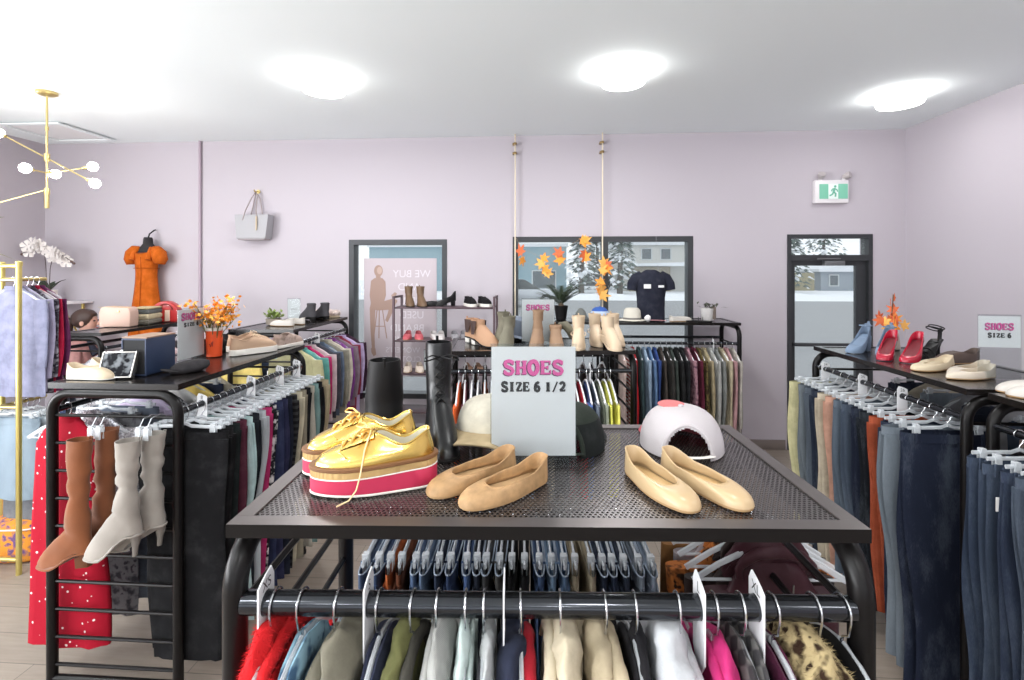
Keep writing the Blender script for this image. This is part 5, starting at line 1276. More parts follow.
for i in range(24):
    a = rnd_.uniform(0, 2 * PI); lean = rnd_.uniform(0.02, 0.15); top = rnd_.uniform(0.24, 0.36) - lean * 0.35
    tip = Vector((lean * math.cos(a), lean * math.sin(a), top)); st = [(0.01 * math.cos(a), 0.01 * math.sin(a), 0.03), (lean * .5 * math.cos(a), lean * .5 * math.sin(a), top * .7), tip]
    gs.tube(st, 0.0022, 5)
    for k in range(16):
        c = tip + Vector((rnd_.gauss(0, .02), rnd_.gauss(0, .02), rnd_.gauss(-.012, .018))); d = Vector((rnd_.uniform(-1, 1), rnd_.uniform(-1, 1), rnd_.uniform(-.3, 1))).normalized() * rnd_.uniform(.014, .024)
        s = d.cross(Vector((rnd_.uniform(-1, 1), rnd_.uniform(-1, 1), 1))).normalized() * 0.011
        (gf if k % 3 else gy).add([c, c + d * .6 + s, c + d * 1.3, c + d * .6 - s], [(0, 1, 2), (0, 2, 3)])
    for k in range(5):
        c = Vector(st[1]).lerp(tip, rnd_.uniform(0, .7)); d = Vector((rnd_.uniform(-1, 1), rnd_.uniform(-1, 1), .8)).normalized() * .03; s = d.cross(Vector((0, 0, 1))).normalized() * .005
        gb.add([c, c + d * .5 + s, c + d, c + d * .5 - s], [(0, 1, 2), (0, 2, 3)])
gs.obj('stems', M('olive_stem', (110, 104, 60), 0.8), t); gb.obj('leaves', M('olive_leaf', (132, 128, 66), 0.8), t, smooth=0)
gf.obj('petals', M('orange_petal', (240, 150, 40), 0.7), t, smooth=0)['kind'] = 'stuff'; gy.obj('pale_petals', M('amber_petal', (248, 186, 84), 0.7), t, smooth=0)['kind'] = 'stuff'
for dx in (-0.02, 0.012):
    G().lathe([(0.004, 0.16), (0.011, 0.19), (0.012, 0.23), (0.006, 0.25)], 12, (dx, -0.015, 0)).obj('pink_bud', M('pink_bud', (222, 178, 160), 0.7), t)
m_tan = M('tan_canvas', (182, 152, 126), 0.8, vary=0.06)
sneaker('tan canvas sneaker with a thick white sole by the orange vase', (-1.80, 2.70, Z), R(58), m_tan, side=1, lace=M('tan_lace', (214, 190, 160), 0.8), sole_h=0.034)
sneaker('tan canvas sneaker with a thick white sole behind its mate', (-1.90, 2.83, Z), R(60), m_tan, side=-1, lace=M('tan_lace', (214, 190, 160), 0.8), sole_h=0.034)
sneaker('taupe patterned slip-on at the far end of the left rack, aisle side', (-1.68, 2.96, Z), R(82), fabric((176, 156, 146), 'print', (140, 122, 112)), L=0.25, sole_h=0.02, laces=False)
sneaker('black low sneaker behind the tan pair on the left rack', (-2.04, 2.72, Z), R(70), m_blacks, L=0.25, laces=True, lace=m_black, sole_mat=m_rubber, sole_h=0.02)
sneaker('black sneaker beside its mate near the far end of the left rack', (-2.02, 2.98, Z), R(100), m_blacks, L=0.25, laces=True, lace=m_black, sole_mat=m_rubber, sole_h=0.02, side=-1)

# knee boots clipped to the ladder end of the left rack, feet down
def knee_boot(label, loc, rz, c, H, heel, hk, seed, side):
    mt = M('suede_%d' % c[0], c, 0.9, vary=0.12, bmp=0.3, bscale=60, sheen=0.2)
    hz = heel + 0.008
    sh = [(0.10 + hz, 0.060, 0.048, 0.036), (0.14 + hz, 0.056, 0.045, 0.038)]
    for i in range(12):
        f = i / 11; z = lerp(0.17 + hz, H, f); k = 0.035 + 0.010 * f + 0.005 * math.sin(i * 2.1 + seed) * (1 - f)
        sh.append((z, 0.056 - 0.006 * f + 0.005 * math.sin(i * 1.7 + seed) * (1 - f), k, k * 0.86))
    return boot(label, loc, rz, mt, H=H, L=0.215, wb=0.078, wh=0.06, side=side, heel=heel, shaft=sh, sole_mat=mt, heel_mat=M('stacked_heel_%d' % c[0], tuple(int(q * .8) for q in c), 0.7), group=None, name='knee_boot', rough=0.0045, seed=seed, heel_kind=hk)
kb = dict(H=0.52)
knee_boot('tan suede knee boot clipped to the ladder end, its toe pointing left', (-1.84, 1.885, 0.655), R(186), (126, 72, 37), 0.515, 0.055, 'block', 1, 1)
knee_boot('tan suede knee boot hanging just behind its mate on the ladder end', (-1.815, 1.985, 0.665), R(190), (114, 64, 33), 0.515, 0.055, 'block', 2, -1)
knee_boot('grey suede heeled boot clipped to the ladder end beside the tan pair', (-1.632, 1.89, 0.70), R(190), (148, 141, 133), 0.47, 0.085, 'stiletto', 3, 1)
knee_boot('grey suede heeled boot hanging behind the first grey one', (-1.60, 1.98, 0.695), R(192), (150, 144, 136), 0.475, 0.085, 'stiletto', 4, -1)
for x, z, lb_ in ((-1.89, 1.19, 'first tan boot'), (-1.855, 1.192, 'second tan boot'), (-1.68, 1.19, 'first grey boot'), (-1.645, 1.192, 'second grey boot')):
    t = thing('boot_clip', f'clear hanger clip pinching the top of the {lb_} on the ladder end', 'clip', (x, 1.955, z), 0)
    G().box((0, -0.012, -0.015), (0.022, 0.006, 0.05)).box((0, -0.03, -0.015), (0.022, 0.006, 0.05)).box((0, -0.02, 0.012), (0.018, 0.022, 0.012)).obj('clip_jaw', m_clearp, t, bevel=0.0015)
    G().tube([(0, -0.02, 0.015), (0, 0.0, 0.045), (0, 0.045, 0.05), (0, 0.075, 0.035), (0, 0.078, 0.02)], 0.002, 6).obj('hook', m_chrome, t)

# ------------------------------------------------------------------ far left rack top
def leafy(g, c, n, r, ln, wd, rnd, up=0.6):
    for i in range(n):
        a = rnd.uniform(0, 2 * PI); d = Vector((math.cos(a), math.sin(a), rnd.uniform(up - .5, up + .8))).normalized() * ln * rnd.uniform(.6, 1.2)
        p = Vector(c) + Vector((rnd.gauss(0, r), rnd.gauss(0, r), abs(rnd.gauss(0, r * .7)))); s = d.cross(Vector((0, 0, 1))).normalized() * wd
        k = Vector((0, 0, -0.15 * ln))
        g.add([p, p + d * .5 + s, p + d + k, p + d * .5 - s, p + d * .5 + Vector((0, 0, wd * .3))], [(0, 1, 4), (1, 2, 4), (2, 3, 4), (3, 0, 4)])
    return g
t = thing('potted_plant', 'small green potted plant on the far left rack', 'plant', (-2.44, 4.28, Z))
G().lathe([(0.045, 0), (0.06, 0.004), (0.066, 0.055), (0.06, 0.055), (0.055, 0.04)], 20).obj('pot', M('stone_pot', (150, 140, 128), 0.7), t)
leafy(G(), (0, 0, 0.055), 90, 0.028, 0.07, 0.012, random.Random(2)).obj('foliage', M('spring_green', (120, 138, 70), 0.7), t, smooth=0)
m_wshoe = M('white_leather', (204, 198, 190), 0.5)
fs = dict(L=0.24, wb=0.085, wh=0.062, zh=0.06, zs=0.045, zv=0.05, x1=0.58, name='loafer')
flat_shoe('white loafer on the far left rack, aisle side', (-2.20, 4.18, Z), R(170), m_wshoe, m_cream, **fs)
flat_shoe('white loafer on the far left rack beside its mate', (-2.17, 4.32, Z), R(165), m_wshoe, m_cream, side=-1, **fs)
boot('charcoal suede ankle boot on the far left rack, nearer of the pair', (-2.22, 4.62, Z), R(150), M('charcoal_suede', (66, 64, 68), 0.85), H=0.16, heel=0.03, side=1)
boot('charcoal suede ankle boot on the far left rack, further of the pair', (-2.13, 4.72, Z), R(150), M('charcoal_suede', (66, 64, 68), 0.85), H=0.16, heel=0.03, side=-1)
m_fluff = M('fluffy_cream', (222, 206, 198), 0.95)
for i, (x, y, w_) in enumerate(((-2.20, 4.90, 'nearer'), (-2.13, 4.985, 'further'))):
    t = thing('fluffy_slipper', f'fluffy cream slipper at the wall end of the far left rack, {w_} one', 'slipper', (x, y, Z), R(170 + 6 * i), 'fluffy slippers')
    sole(0.2, 0.085, 0.07, 0, 0.018).obj('sole', m_cream, t)
    b = G().ball((0.13, 0, 0.045), (0.065, 0.05, 0.04), 14, 8).ball((0.04, 0, 0.045), (0.045, 0.042, 0.032), 12, 8)
    b.rough(0.004, 30, i); tufts(b, 700, 0.014, 0.002, i, 0).obj('fluff', m_fluff, t, smooth=0); b.obj('slipper_body', m_fluff, t)
shoe_sign('small white price sign behind the white loafers on the far left rack', (-2.47, 4.70, Z), R(5), [('SIZE 6', 0.05, 0.012, 0.10, 'ink')], w=0.12, h=0.19)

# ------------------------------------------------------------------ narrow rack by the woman
m_pinkb = M('blush_case', (212, 178, 162), 0.5)
t = thing('vanity_case', 'blush pink rounded case on the narrow rack', 'case', (-3.715, 4.06, Z), R(10))
g = G().prism([(x * 0.44, z) for x, z in [(-0.28, 0), (0.28, 0), (0.29, 0.1), (0.28, 0.14), (0.24, 0.168), (-0.2, 0.178), (-0.26, 0.16), (-0.29, 0.12)]], -0.06, 0.06, 'y'); g.obj('case_body', m_pinkb, t, bevel=0.01)
G().box((0.03, -0.062, 0.135), (0.026, 0.006, 0.016)).obj('latch', m_brass, t, bevel=0.002)
G().tube([(-0.13, -0.055, 0.172), (0.0, -0.06, 0.176), (0.12, -0.055, 0.168)], 0.002, 6).obj('zip', m_brass, t)
for i, (c, w_, h, dz) in enumerate((((120, 116, 106), 'grey', 0.045, 0.0), ((206, 192, 160), 'cream', 0.05, 0.0455), ((104, 108, 106), 'dark grey', 0.04, 0.096), ((196, 178, 140), 'tan', 0.018, 0.1365))):
    t = thing('folded_jumper', f'{w_} folded jumper, {ORD[4 - i]} from the top of the stack beside the pink case', 'jumper', (-3.66, 4.28, Z + dz), R(12), None)
    G().loft([[Vector((sx * (0.085 - e), sy * (0.11 - e), z)) for sx, sy in ((-1, -1), (1, -1), (1, 1), (-1, 1))] for z, e in ((0, .008), (h * .25, 0), (h * .75, 0), (h, .01))]).rough(0.002, 20, i).obj('folded_body', fabric(c, 'knit'), t, smooth=30)
    G().box((0.02, -0.111, h * .5), (0.08, 0.003, h * .15)).obj('fold_edge', fabric(tuple(int(q * .8) for q in c)), t)
t = thing('handbag', 'red half-moon handbag at the far end of the narrow rack', 'bag', (-3.60, 4.46, Z), R(15))
t.scale = (1.05,) * 3
G().prism([(-0.11, 0), (0.11, 0)] + [(0.125 * math.cos(a), 0.035 + 0.155 * math.sin(a)) for a in [PI * i / 12 for i in range(13)]], -0.05, 0.05, 'y').obj('bag_body', M('red_leather', (186, 36, 36), 0.35, coat=0.2), t, bevel=0.012)
G().tube([(0.06 * math.cos(a) + 0.01, -0.057, 0.11 + 0.055 * math.sin(a)) for a in [PI * i / 8 for i in range(9)]], 0.005, 6).obj('handle', M('dark_red_leather', (130, 26, 28), 0.4), t)
G().box((0.03, -0.056, 0.06), (0.04, 0.01, 0.1)).obj('tassel', M('cream_leather_tassel', (220, 190, 170), 0.6), t, bevel=0.003)

# ------------------------------------------------------------------ middle rack top
m_tanb = M('tan_nubuck', (182, 142, 112), 0.75, vary=0.05)
gus = M('dark_brown_elastic', (64, 46, 42), 0.8)
cb = dict(H=0.165, L=0.25, heel=0.035, gusset=gus, sole_mat=m_rubber, heel_mat=m_white, name='chelsea_boot', shaft=[(0.12, 0.06, 0.048, 0.035), (0.145, 0.058, 0.048, 0.037), (0.161, 0.056, 0.049, 0.039), (0.165, 0.056, 0.048, 0.038)])
boot('tan chelsea boot with dark elastic on the middle rack, nearer one', (-0.475, 3.25, Z), R(-42), m_tanb, side=-1, **cb)
boot('tan chelsea boot with dark elastic on the middle rack, behind its mate', (-0.535, 3.35, Z), R(-36), m_tanb, side=1, **cb)
m_ol = M('olive_grey_suede', (112, 108, 92), 0.85, vary=0.1)
t = boot('olive grey boot with folded top beside the small shoes sign', (-0.215, 3.17, Z), R(262), m_ol, H=0.20, heel=0.04, rough=0.004, seed=3, side=1)
t = boot('olive grey boot leaning over next to its mate on the middle rack', (-0.265, 3.36, Z), R(262), m_ol, H=0.21, heel=0.04, rough=0.005, seed=5, side=-1)
t = thing('felt_hat', 'slate blue felt hat propped behind the olive boots', 'hat', (-0.20, 3.42, Z))
G().lathe([(0.002, 0.17), (0.05, 0.168), (0.075, 0.15), (0.085, 0.10), (0.09, 0.05), (0.085, 0.05), (0.08, 0.10)], 24).move(m=Matrix.Rotation(R(12), 3, 'Y')).obj('crown', M('slate_felt', (112, 120, 134), 0.9), t)
G().lathe([(0.088, 0.045), (0.125, 0.035), (0.126, 0.038), (0.088, 0.05)], 24).move(m=Matrix.Rotation(R(12), 3, 'Y')).obj('brim', M('slate_felt', (112, 120, 134), 0.9), t)
G().lathe([(0.07, 0), (0.07, 0.012), (0.03, 0.02), (0.03, 0.05)], 20).obj('hat_stand', m_black, t)
shoe_sign('small white sign reading SHOES on the middle rack behind brown boots', (-0.04, 3.29, Z), R(3), [('SHOES', 0.16, 0.036, 0.225, 'pink')])
m_brn = M('brown_nubuck', (140, 112, 88), 0.8, vary=0.1)
boot('brown slouch boot standing in front of the small shoes sign', (-0.035, 3.215, Z), R(-95), m_brn, H=0.235, heel=0.025, side=1, wb=0.09, rough=0.003, seed=8, shaft=[(0.11, 0.055, 0.045, 0.034), (0.15, 0.05, 0.036, 0.028), (0.19, 0.04, 0.030, 0.026), (0.22, 0.034, 0.036, 0.034), (0.231, 0.03, 0.038, 0.038), (0.235, 0.03, 0.037, 0.037)])
boot('brown slouch boot with its top flopped over, right of its mate', (0.072, 3.22, Z), R(-88), m_brn, H=0.14, heel=0.025, side=-1, wb=0.09, rough=0.003, seed=9, shaft=[(0.10, 0.055, 0.044, 0.036), (0.125, 0.05, 0.044, 0.040), (0.136, 0.045, 0.04, 0.04), (0.14, 0.04, 0.036, 0.036)])
t = thing('boot_shaft_sleeve', 'folded olive boot liner lying beside the brown slouch boots', 'boot liner', (0.125, 3.30, Z), R(-30))
G().tube([(-0.02, 0, 0.12), (0.02, 0, 0.125), (0.06, 0, 0.09), (0.085, 0, 0.045)], [0.03, 0.036, 0.037, 0.036], 14, flat=0.8).rough(0.004, 25, 1).obj('liner_body', m_ol, t)
m_crm = M('cream_boot_leather', (206, 184, 156), 0.5, vary=0.04)
cr = dict(H=0.20, L=0.215, heel=0.035, wb=0.082, sole_mat=m_crm, heel_mat=m_rubber, sole_t=0.016, shaft=[(0.12, 0.06, 0.048, 0.036), (0.15, 0.058, 0.046, 0.038), (0.175, 0.055, 0.047, 0.040), (0.196, 0.052, 0.049, 0.043), (0.20, 0.052, 0.048, 0.042)])
for lb_, x, y, rz, sd in (('cream calf boot on the middle rack, leftmost of four', 0.225, 3.22, -95, 1), ('cream calf boot on the middle rack, second from the left of four', 0.335, 3.37, -85, -1),
                         ('cream calf boot on the middle rack, third from the left of four', 0.385, 3.20, -70, 1), ('cream calf boot on the middle rack, rightmost of four and furthest back', 0.455, 3.40, -80, -1)):
    q = boot(lb_, (x, y, Z), R(rz), m_crm, side=sd, name='calf_boot', **cr)
    G().tube([(0.055 - 0.055 * math.cos(a), 0.048 * math.sin(a), 0.085 + 0.012 * math.cos(a)) for a in [2 * PI * i / 20 for i in range(20)]], 0.005, 6, closed=True, flat=0.5).obj('ankle_strap', m_crm, q)
    G().box((0.06, 0.05 * sd, 0.085), (0.018, 0.005, 0.016)).obj('buckle', m_chrome, q, bevel=0.001)

# ------------------------------------------------------------------ top of the rack under the window
WZ = Z
t = thing('straw_hat', 'white fedora hat on the rack under the double window', 'hat', (0.86, 4.86, WZ))
G().lathe([(0.14, 0.004), (0.142, 0.007), (0.09, 0.014), (0.088, 0.016)], 28).obj('brim', M('white_straw', (210, 205, 192), 0.85), t)
G().lathe([(0.088, 0.012), (0.085, 0.04), (0.078, 0.10), (0.06, 0.122), (0.03, 0.112), (0.002, 0.108)], 28).obj('crown', M('white_straw', (210, 205, 192), 0.85), t)
G().lathe([(0.0895, 0.014), (0.0885, 0.032)], 28, cap=False).obj('hat_band', M('grey_ribbon', (120, 116, 112), 0.7), t)
t = thing('shirt_torso', 'black short-sleeved shirt on a headless torso form in the window', 'torso form', (1.055, 4.93, WZ))
t.scale = (0.91, 1, 1)
m_shirt = fabric((40, 42, 54), 'cloth')
sec = [(0.0, 0.150, 0.085, 0), (0.12, 0.146, 0.082, 0), (0.22, 0.152, 0.09, 0), (0.32, 0.165, 0.1, 0), (0.39, 0.175, 0.098, 0), (0.44, 0.15, 0.08, 0), (0.47, 0.10, 0.065, 0), (0.488, 0.065, 0.055, 0), (0.495, 0.05, 0.045, 0)]
G().loft([ell(28, rx, ry, z) for z, rx, ry, _ in sec]).rough(0.004, 9, 1).obj('shirt_body', m_shirt, t, smooth=80)
for s in (-1, 1):
    G().tube([(s * 0.10, 0, 0.435), (s * 0.165, 0, 0.40), (s * 0.198, -0.005, 0.35), (s * 0.205, -0.01, 0.295)], [0.055, 0.062, 0.058, 0.054], 16).rough(0.003, 14, s).obj('sleeve', m_shirt, t, smooth=80)
for x in (-0.06, 0.085):
    G().box((x, -0.104, 0.335), (0.075 if x < 0 else 0.06, 0.002, 0.042 if x < 0 else 0.022)).obj('paper_label', M('label_white', (232, 232, 232), 0.6), t, smooth=0)
G().tube([(0.09, 0.0, 0.44), (0.09, 0.10, 0.62), (0.09, 0.14, 0.84)], 0.0012, 4).obj('hanging_wire', m_chrome, t)
G().lathe([(0.07, 0.0), (0.07, 0.008)], 20).obj('stand_base', m_black, t)
t = thing('potted_plant', 'small plant in a white and brown pot at the right end of the window rack', 'plant', (1.60, 4.92, WZ))
G().lathe([(0.052, 0), (0.056, 0.004), (0.066, 0.12), (0.06, 0.12), (0.056, 0.1)], 20).obj('pot', M('white_glaze', (222, 218, 216), 0.5, vary=0.1), t)
leafy(G(), (0.02, 0, 0.12), 40, 0.03, 0.075, 0.01, random.Random(5), 0.3).obj('foliage', M('dusky_green', (96, 98, 84), 0.7), t, smooth=0)
G().box((0.05, -0.02, 0.075), (0.03, 0.07, 0.12)).obj('bark_panel', M('grey_bark', (112, 100, 92), 0.9, vary=0.3), t, bevel=0.006)
t = thing('strappy_sandal', 'black strappy sandal lying beside the potted plant on the window rack', 'shoe', (1.36, 4.80, WZ), R(-15))
sole(0.23, 0.078, 0.055, 0, 0.012).obj('sole', m_rubber, t)
for x in (0.15, 0.11, 0.05): G().tube([(x, 0.036 * math.cos(a), 0.012 + 0.035 * math.sin(a)) for a in [PI * i / 8 for i in range(9)]], 0.004, 6, flat=0.5).obj('strap', m_black, t)
t = thing('makeup_brush', 'white round powder brush lying on the window rack by the fedora', 'brush', (0.98, 4.76, WZ + 0.012), R(-20))
G().lathe([(0.012, -0.02), (0.032, 0.0), (0.034, 0.02), (0.02, 0.035)], 16).move(m=Matrix.Rotation(R(90), 3, 'Y')).move((0, 0, 0.02)).obj('bristle_head', M('white_bristle', (232, 230, 228), 0.9), t)
G().tube([(0.0, 0, 0.004), (0.18, 0, 0.004)], [0.006, 0.004], 8).obj('handle', M('dusty_rose_handle', (170, 120, 124), 0.5), t)
flat_shoe('ivory flat shoe on the window rack between torso and plant', (1.20, 4.80, WZ), R(10), m_wshoe, m_cream, L=0.23, zh=0.055, zs=0.04, zv=0.045)
# side table left of it with the palm
t = thing('display_table', 'low black display table behind the middle rack carrying the potted palm', 'table', (0.18, 4.90, 0))
G().box((0, 0, TOP - 0.012), (0.80, 0.40, 0.024)).obj('table_top', m_top, t, bevel=0.002)
for sx in (-1, 1):
    for sy in (-1, 1): G().tube([(sx * 0.37, sy * 0.17, 0), (sx * 0.37, sy * 0.17, TOP - 0.024)], 0.014, 10).obj('leg', m_rack, t)
G().box((0, 0, 0.3), (0.72, 0.34, 0.015)).obj('lower_shelf', m_top, t)
t = thing('potted_palm', 'spiky sago palm in a black pot at the double window', 'plant', (0.17, 4.90, TOP))
G().lathe([(0.045, 0), (0.05, 0.004), (0.068, 0.13), (0.07, 0.14), (0.062, 0.14), (0.056, 0.12)], 20).obj('pot', m_rubber, t)
g = G(); rnd_ = random.Random(3)
for i in range(26):
    a = 2 * PI * i / 26 + rnd_.uniform(-.1, .1); el = rnd_.uniform(0.35, 1.4); ln = rnd_.uniform(.25, .33); prev = None
    for k in range(15):
        f = k / 14; p = Vector((math.cos(a) * ln * f * math.cos(el * (1 - .35 * f)), math.sin(a) * ln * f * math.cos(el * (1 - .35 * f)), 0.14 + ln * f * math.sin(el) * (1 - .28 * f)))
        if k > 2:
            tn = (p - prev).normalized(); sd = tn.cross(Vector((0, 0, 1))).normalized()
            for s in (-1, 1):
                d = (sd * s + tn * .7).normalized() * 0.06 * math.sin(PI * min(1, f * 1.02)) ** .5; w_ = tn * 0.0075
                g.add([p - w_, p + w_, p + d], [(0, 1, 2)])
        if prev is not None: g.tube([prev, p], 0.0018, 4)
        prev = p
g.obj('fronds', M('palm_green', (54, 68, 46), 0.6), t, smooth=0)
G().lathe([(0.03, 0.12), (0.028, 0.15), (0.01, 0.17)], 12).obj('trunk', M('palm_trunk', (90, 76, 60), 0.9), t)
cap('blue cap on the display table by the window mullion', (0.545, 4.86, TOP), R(-100), M('royal_blue', (52, 92, 170), 0.8), M('royal_blue', (52, 92, 170), 0.8), lower=M('pale_blue', (180, 196, 220), 0.8), size=1.15)
t = thing('cone_hat', 'grey felt pointed hat on the display table behind the cream boots', 'hat', (0.36, 4.82, TOP))
G().lathe([(0.075, 0.002), (0.072, 0.02), (0.04, 0.09), (0.018, 0.118), (0.002, 0.122)], 20).rough(0.006, 14, 2).obj('crown', M('grey_felt', (106, 108, 104), 0.9), t)
G().lathe([(0.074, 0.0), (0.08, 0.01), (0.074, 0.022)], 20).obj('brim', M('dark_felt', (80, 82, 80), 0.9), t)
# garland of maple leaves on a string along the window
g = G(); t = thing('leaf_garland', 'string of orange maple leaves hanging across the double window', 'garland', (0, 5.14, 0))
pts = [(-0.30, 0, 2.21), (-0.235, 0, 2.09), (0.0, 0, 1.98), (0.10, 0, 2.1), (0.20, 0, 2.07), (0.40, 0, 2.2), (0.44, 0, 2.06), (0.612, 0, 1.98), (0.60, 0, 1.74)]
G().tube(pts, 0.0015, 5).obj('string', M('thin_string', (170, 150, 120), 0.8), t)
rnd_ = random.Random(8)
mo = [M('maple_orange', (244, 160, 62), 0.7), M('maple_amber', (248, 186, 96), 0.7), M('maple_red', (214, 108, 64), 0.7)]
def maple(c, s, ax, spin, tilt):
    poly = []
    for dg_, r in ((0, 1.15), (12, .72), (22, .5), (38, .72), (52, .98), (66, .66), (78, .42), (96, .5), (112, .74), (128, .5), (150, .36), (172, .34), (178, .62)):
        poly.append((s * r * math.cos(R(dg_)), s * r * math.sin(R(dg_))))
    poly += [(x, -y) for x, y in reversed(poly[1:])]
    q = G().prism(poly, -0.001, 0.001, 'y'); q.warp(lambda p: (p.x, p.y + 2.2 * (p.x * p.x + p.z * p.z), p.z))
    return q.move(m=Matrix.Rotation(spin, 3, 'Z') @ Matrix.Rotation(tilt, 3, 'Y')).move(c)
for i, (x, z, k) in enumerate(((-0.245, 2.05, 2), (-0.225, 1.97, 0), (-0.02, 1.93, 1), (0.01, 1.88, 0), (0.03, 1.82, 1), (-0.01, 1.98, 0), (0.16, 2.03, 2), (0.175, 1.96, 0), (0.40, 2.17, 0), (0.42, 2.15, 1), (0.42, 2.03, 2), (0.43, 1.98, 0),
                              (0.61, 1.93, 1), (0.64, 1.88, 0), (0.60, 1.85, 1), (0.65, 1.92, 2), (0.59, 1.74, 0), (0.60, 1.69, 1), (0.575, 1.64, 0), (0.60, 1.60, 1))):
    maple((x, rnd_.uniform(-.02, -.004), z), rnd_.uniform(.07, .092), 0, rnd_.uniform(-.9, .9), rnd_.uniform(0, 6)).obj('maple_leaf', mo[k], t, smooth=0)

# ------------------------------------------------------------------ right rack top
m_red = M('red_patent', (176, 22, 50), 0.2, coat=0.5)
hl = dict(L=0.21, wb=0.08, wh=0.052, zh=0.058, zs=0.036, zv=0.032, x1=0.68, heel=0.095, heel_kind='stiletto', name='high_heel_shoe')
flat_shoe('red patent high heel on the right rack, left one of the pair', (1.995, 2.93, Z), R(218), m_red, M('red_lining', (110, 30, 40), 0.5), side=-1, sole_mat=m_red, **hl)
flat_shoe('red patent high heel on the right rack, right one of the pair', (2.085, 2.86, Z), R(216), m_red, M('red_lining', (110, 30, 40), 0.5), side=1, sole_mat=m_red, **hl)
m_den = M('denim_blue_suede', (112, 130, 152), 0.85, vary=0.15)
for i, (x, y, rz, w_) in enumerate(((1.985, 3.14, 212, 'left'), (2.07, 3.07, 222, 'right'))):
    b = flat_shoe(f'grey blue suede heeled sandal at the far end of the right rack, {w_} one', (x, y, Z), R(rz), m_den, m_den, side=1 - 2 * i, sole_mat=m_den, L=0.21, wb=0.08, wh=0.052, zh=0.075, zs=0.03, zv=0.04, x1=0.66, heel=0.09, heel_kind='block', name='heeled_sandal')
    G().tube([(0.03 + 0.034 * math.cos(a), 0.03 * math.sin(a), 0.155) for a in [2 * PI * k / 16 for k in range(16)]], 0.006, 6, closed=True, flat=0.5).obj('ankle_strap', m_den, b)
    G().tube([(0.0, 0, 0.15), (-0.004, 0.0, 0.18)], 0.008, 6).obj('heel_strap', m_den, b)
t = thing('leaf_ornament', 'orange silk leaf spray behind the grey blue sandals on the right rack', 'ornament', (2.17, 3.22, Z))
G().lathe([(0.045, 0), (0.05, 0.004), (0.04, 0.10), (0.036, 0.10)], 16).obj('vase_body', M('tan_ceramic', (176, 160, 148), 0.6), t)
for i in range(16):
    a = rnd_.uniform(0, 6.28); r = rnd_.uniform(.01, .065)
    maple((r * math.cos(a), r * math.sin(a), rnd_.uniform(.13, .20)), rnd_.uniform(.04, .06), 0, rnd_.uniform(-1.5, 1.5), rnd_.uniform(0, 6)).obj('maple_leaf', mo[i % 3], t, smooth=0)
for i in range(4):
    maple((0.02 * (i % 2), 0.0, 0.21 + .035 * i), 0.05 - .006 * i, 0, rnd_.uniform(-1.5, 1.5), rnd_.uniform(0, 6)).obj('maple_leaf', mo[2], t, smooth=0)
G().tube([(0, 0, 0.02), (0.005, 0, 0.2), (0.015, 0, 0.34)], 0.003, 6).obj('stem', M('brown_stem', (110, 84, 60), 0.8), t)
for i, (x, y, rz, w_) in enumerate(((2.21, 2.90, 205, 'nearer'), (2.29, 2.99, 205, 'further'))):
    t = thing('strappy_heel', f'black strappy high heel beside the red pair, {w_} one', 'shoe', (x, y, Z), R(rz), 'black strappy heels')
    lf = heel_lift(0.09, 0.2)
    sole(0.2, 0.076, 0.05, 0, 0.006, 2.3, 1 - 2 * i, 0, lf).obj('sole', m_black, t)
    for xx, h in ((0.155, .03), (0.13, .035), (0.11, .04)): G().tube([(xx, 0.035 * math.cos(a), 0.006 + lf(xx) + h * math.sin(a)) for a in [PI * k / 8 for k in range(9)]], 0.004, 6, flat=0.5).obj('toe_strap', m_black, t)
    G().tube([(0.04 + 0.04 * math.cos(a), 0.034 * math.sin(a), 0.165 + .015 * math.cos(a)) for a in [2 * PI * k / 16 for k in range(16)]], 0.0035, 6, closed=True).obj('ankle_strap', m_black, t)
    G().tube([(0.004, 0, 0.09), (-0.002, 0, 0.13), (0.0, 0, 0.16)], 0.006, 6).obj('heel_strap', m_black, t)
    G().loft([ell(10, r, r, z, 0.018) for r, z in ((0.005, 0), (0.006, 0.05), (0.018, 0.093))]).obj('heel', m_black, t)
flat_shoe('dark brown loafer behind the nude pumps on the right rack', (2.32, 2.78, Z), R(190), M('dark_brown_leather', (78, 62, 54), 0.5), gus, L=0.25, zh=0.075, zs=0.05, zv=0.06, x1=0.55, name='loafer')
m_beig = M('beige_fabric_shoe', (206, 190, 162), 0.7)
for i, (x, y, rz, w_) in enumerate(((2.03, 2.60, 200, 'nearer'), (2.11, 2.69, 203, 'further'))):
    flat_shoe(f'beige peep flat with a black bow between red heels and nude pumps, {w_} one', (x, y, Z), R(rz), m_beig, M('brown_lining', (150, 116, 76), 0.6), side=1 - 2 * i, L=0.235, zh=0.052, zs=0.034, zv=0.03, x1=0.68)
    q = G().tube([(-0.012, 0.018, 0), (0, 0, 0.004), (0.012, 0.018, 0), (0.012, -0.018, 0), (0, 0, 0.004), (-0.012, -0.018, 0)], 0.002, 6)
m_nudp = M('pale_nude_leather', (206, 194, 176), 0.4, coat=0.2)
for i, (x, y, rz, w_) in enumerate(((2.07, 2.40, 193, 'nearer'), (2.13, 2.50, 196, 'further'))):
    flat_shoe(f'pale nude pointed flat on the near half of the right rack, {w_} one', (x, y, Z), R(rz), m_nudp, M('honey_lining', (206, 164, 104), 0.5), side=1 - 2 * i, L=0.25, zh=0.06, zs=0.036, zv=0.032, x1=0.68, toe=1.7)
shoe_sign('clear sign holder with a white shoes card on the right rack', (2.04, 2.338, Z), R(-8), [('SHOES', 0.11, 0.03, 0.225, 'pink'), ('SIZE 6', 0.09, 0.02, 0.19, 'ink')], w=0.16, h=0.27, p0=0.13)
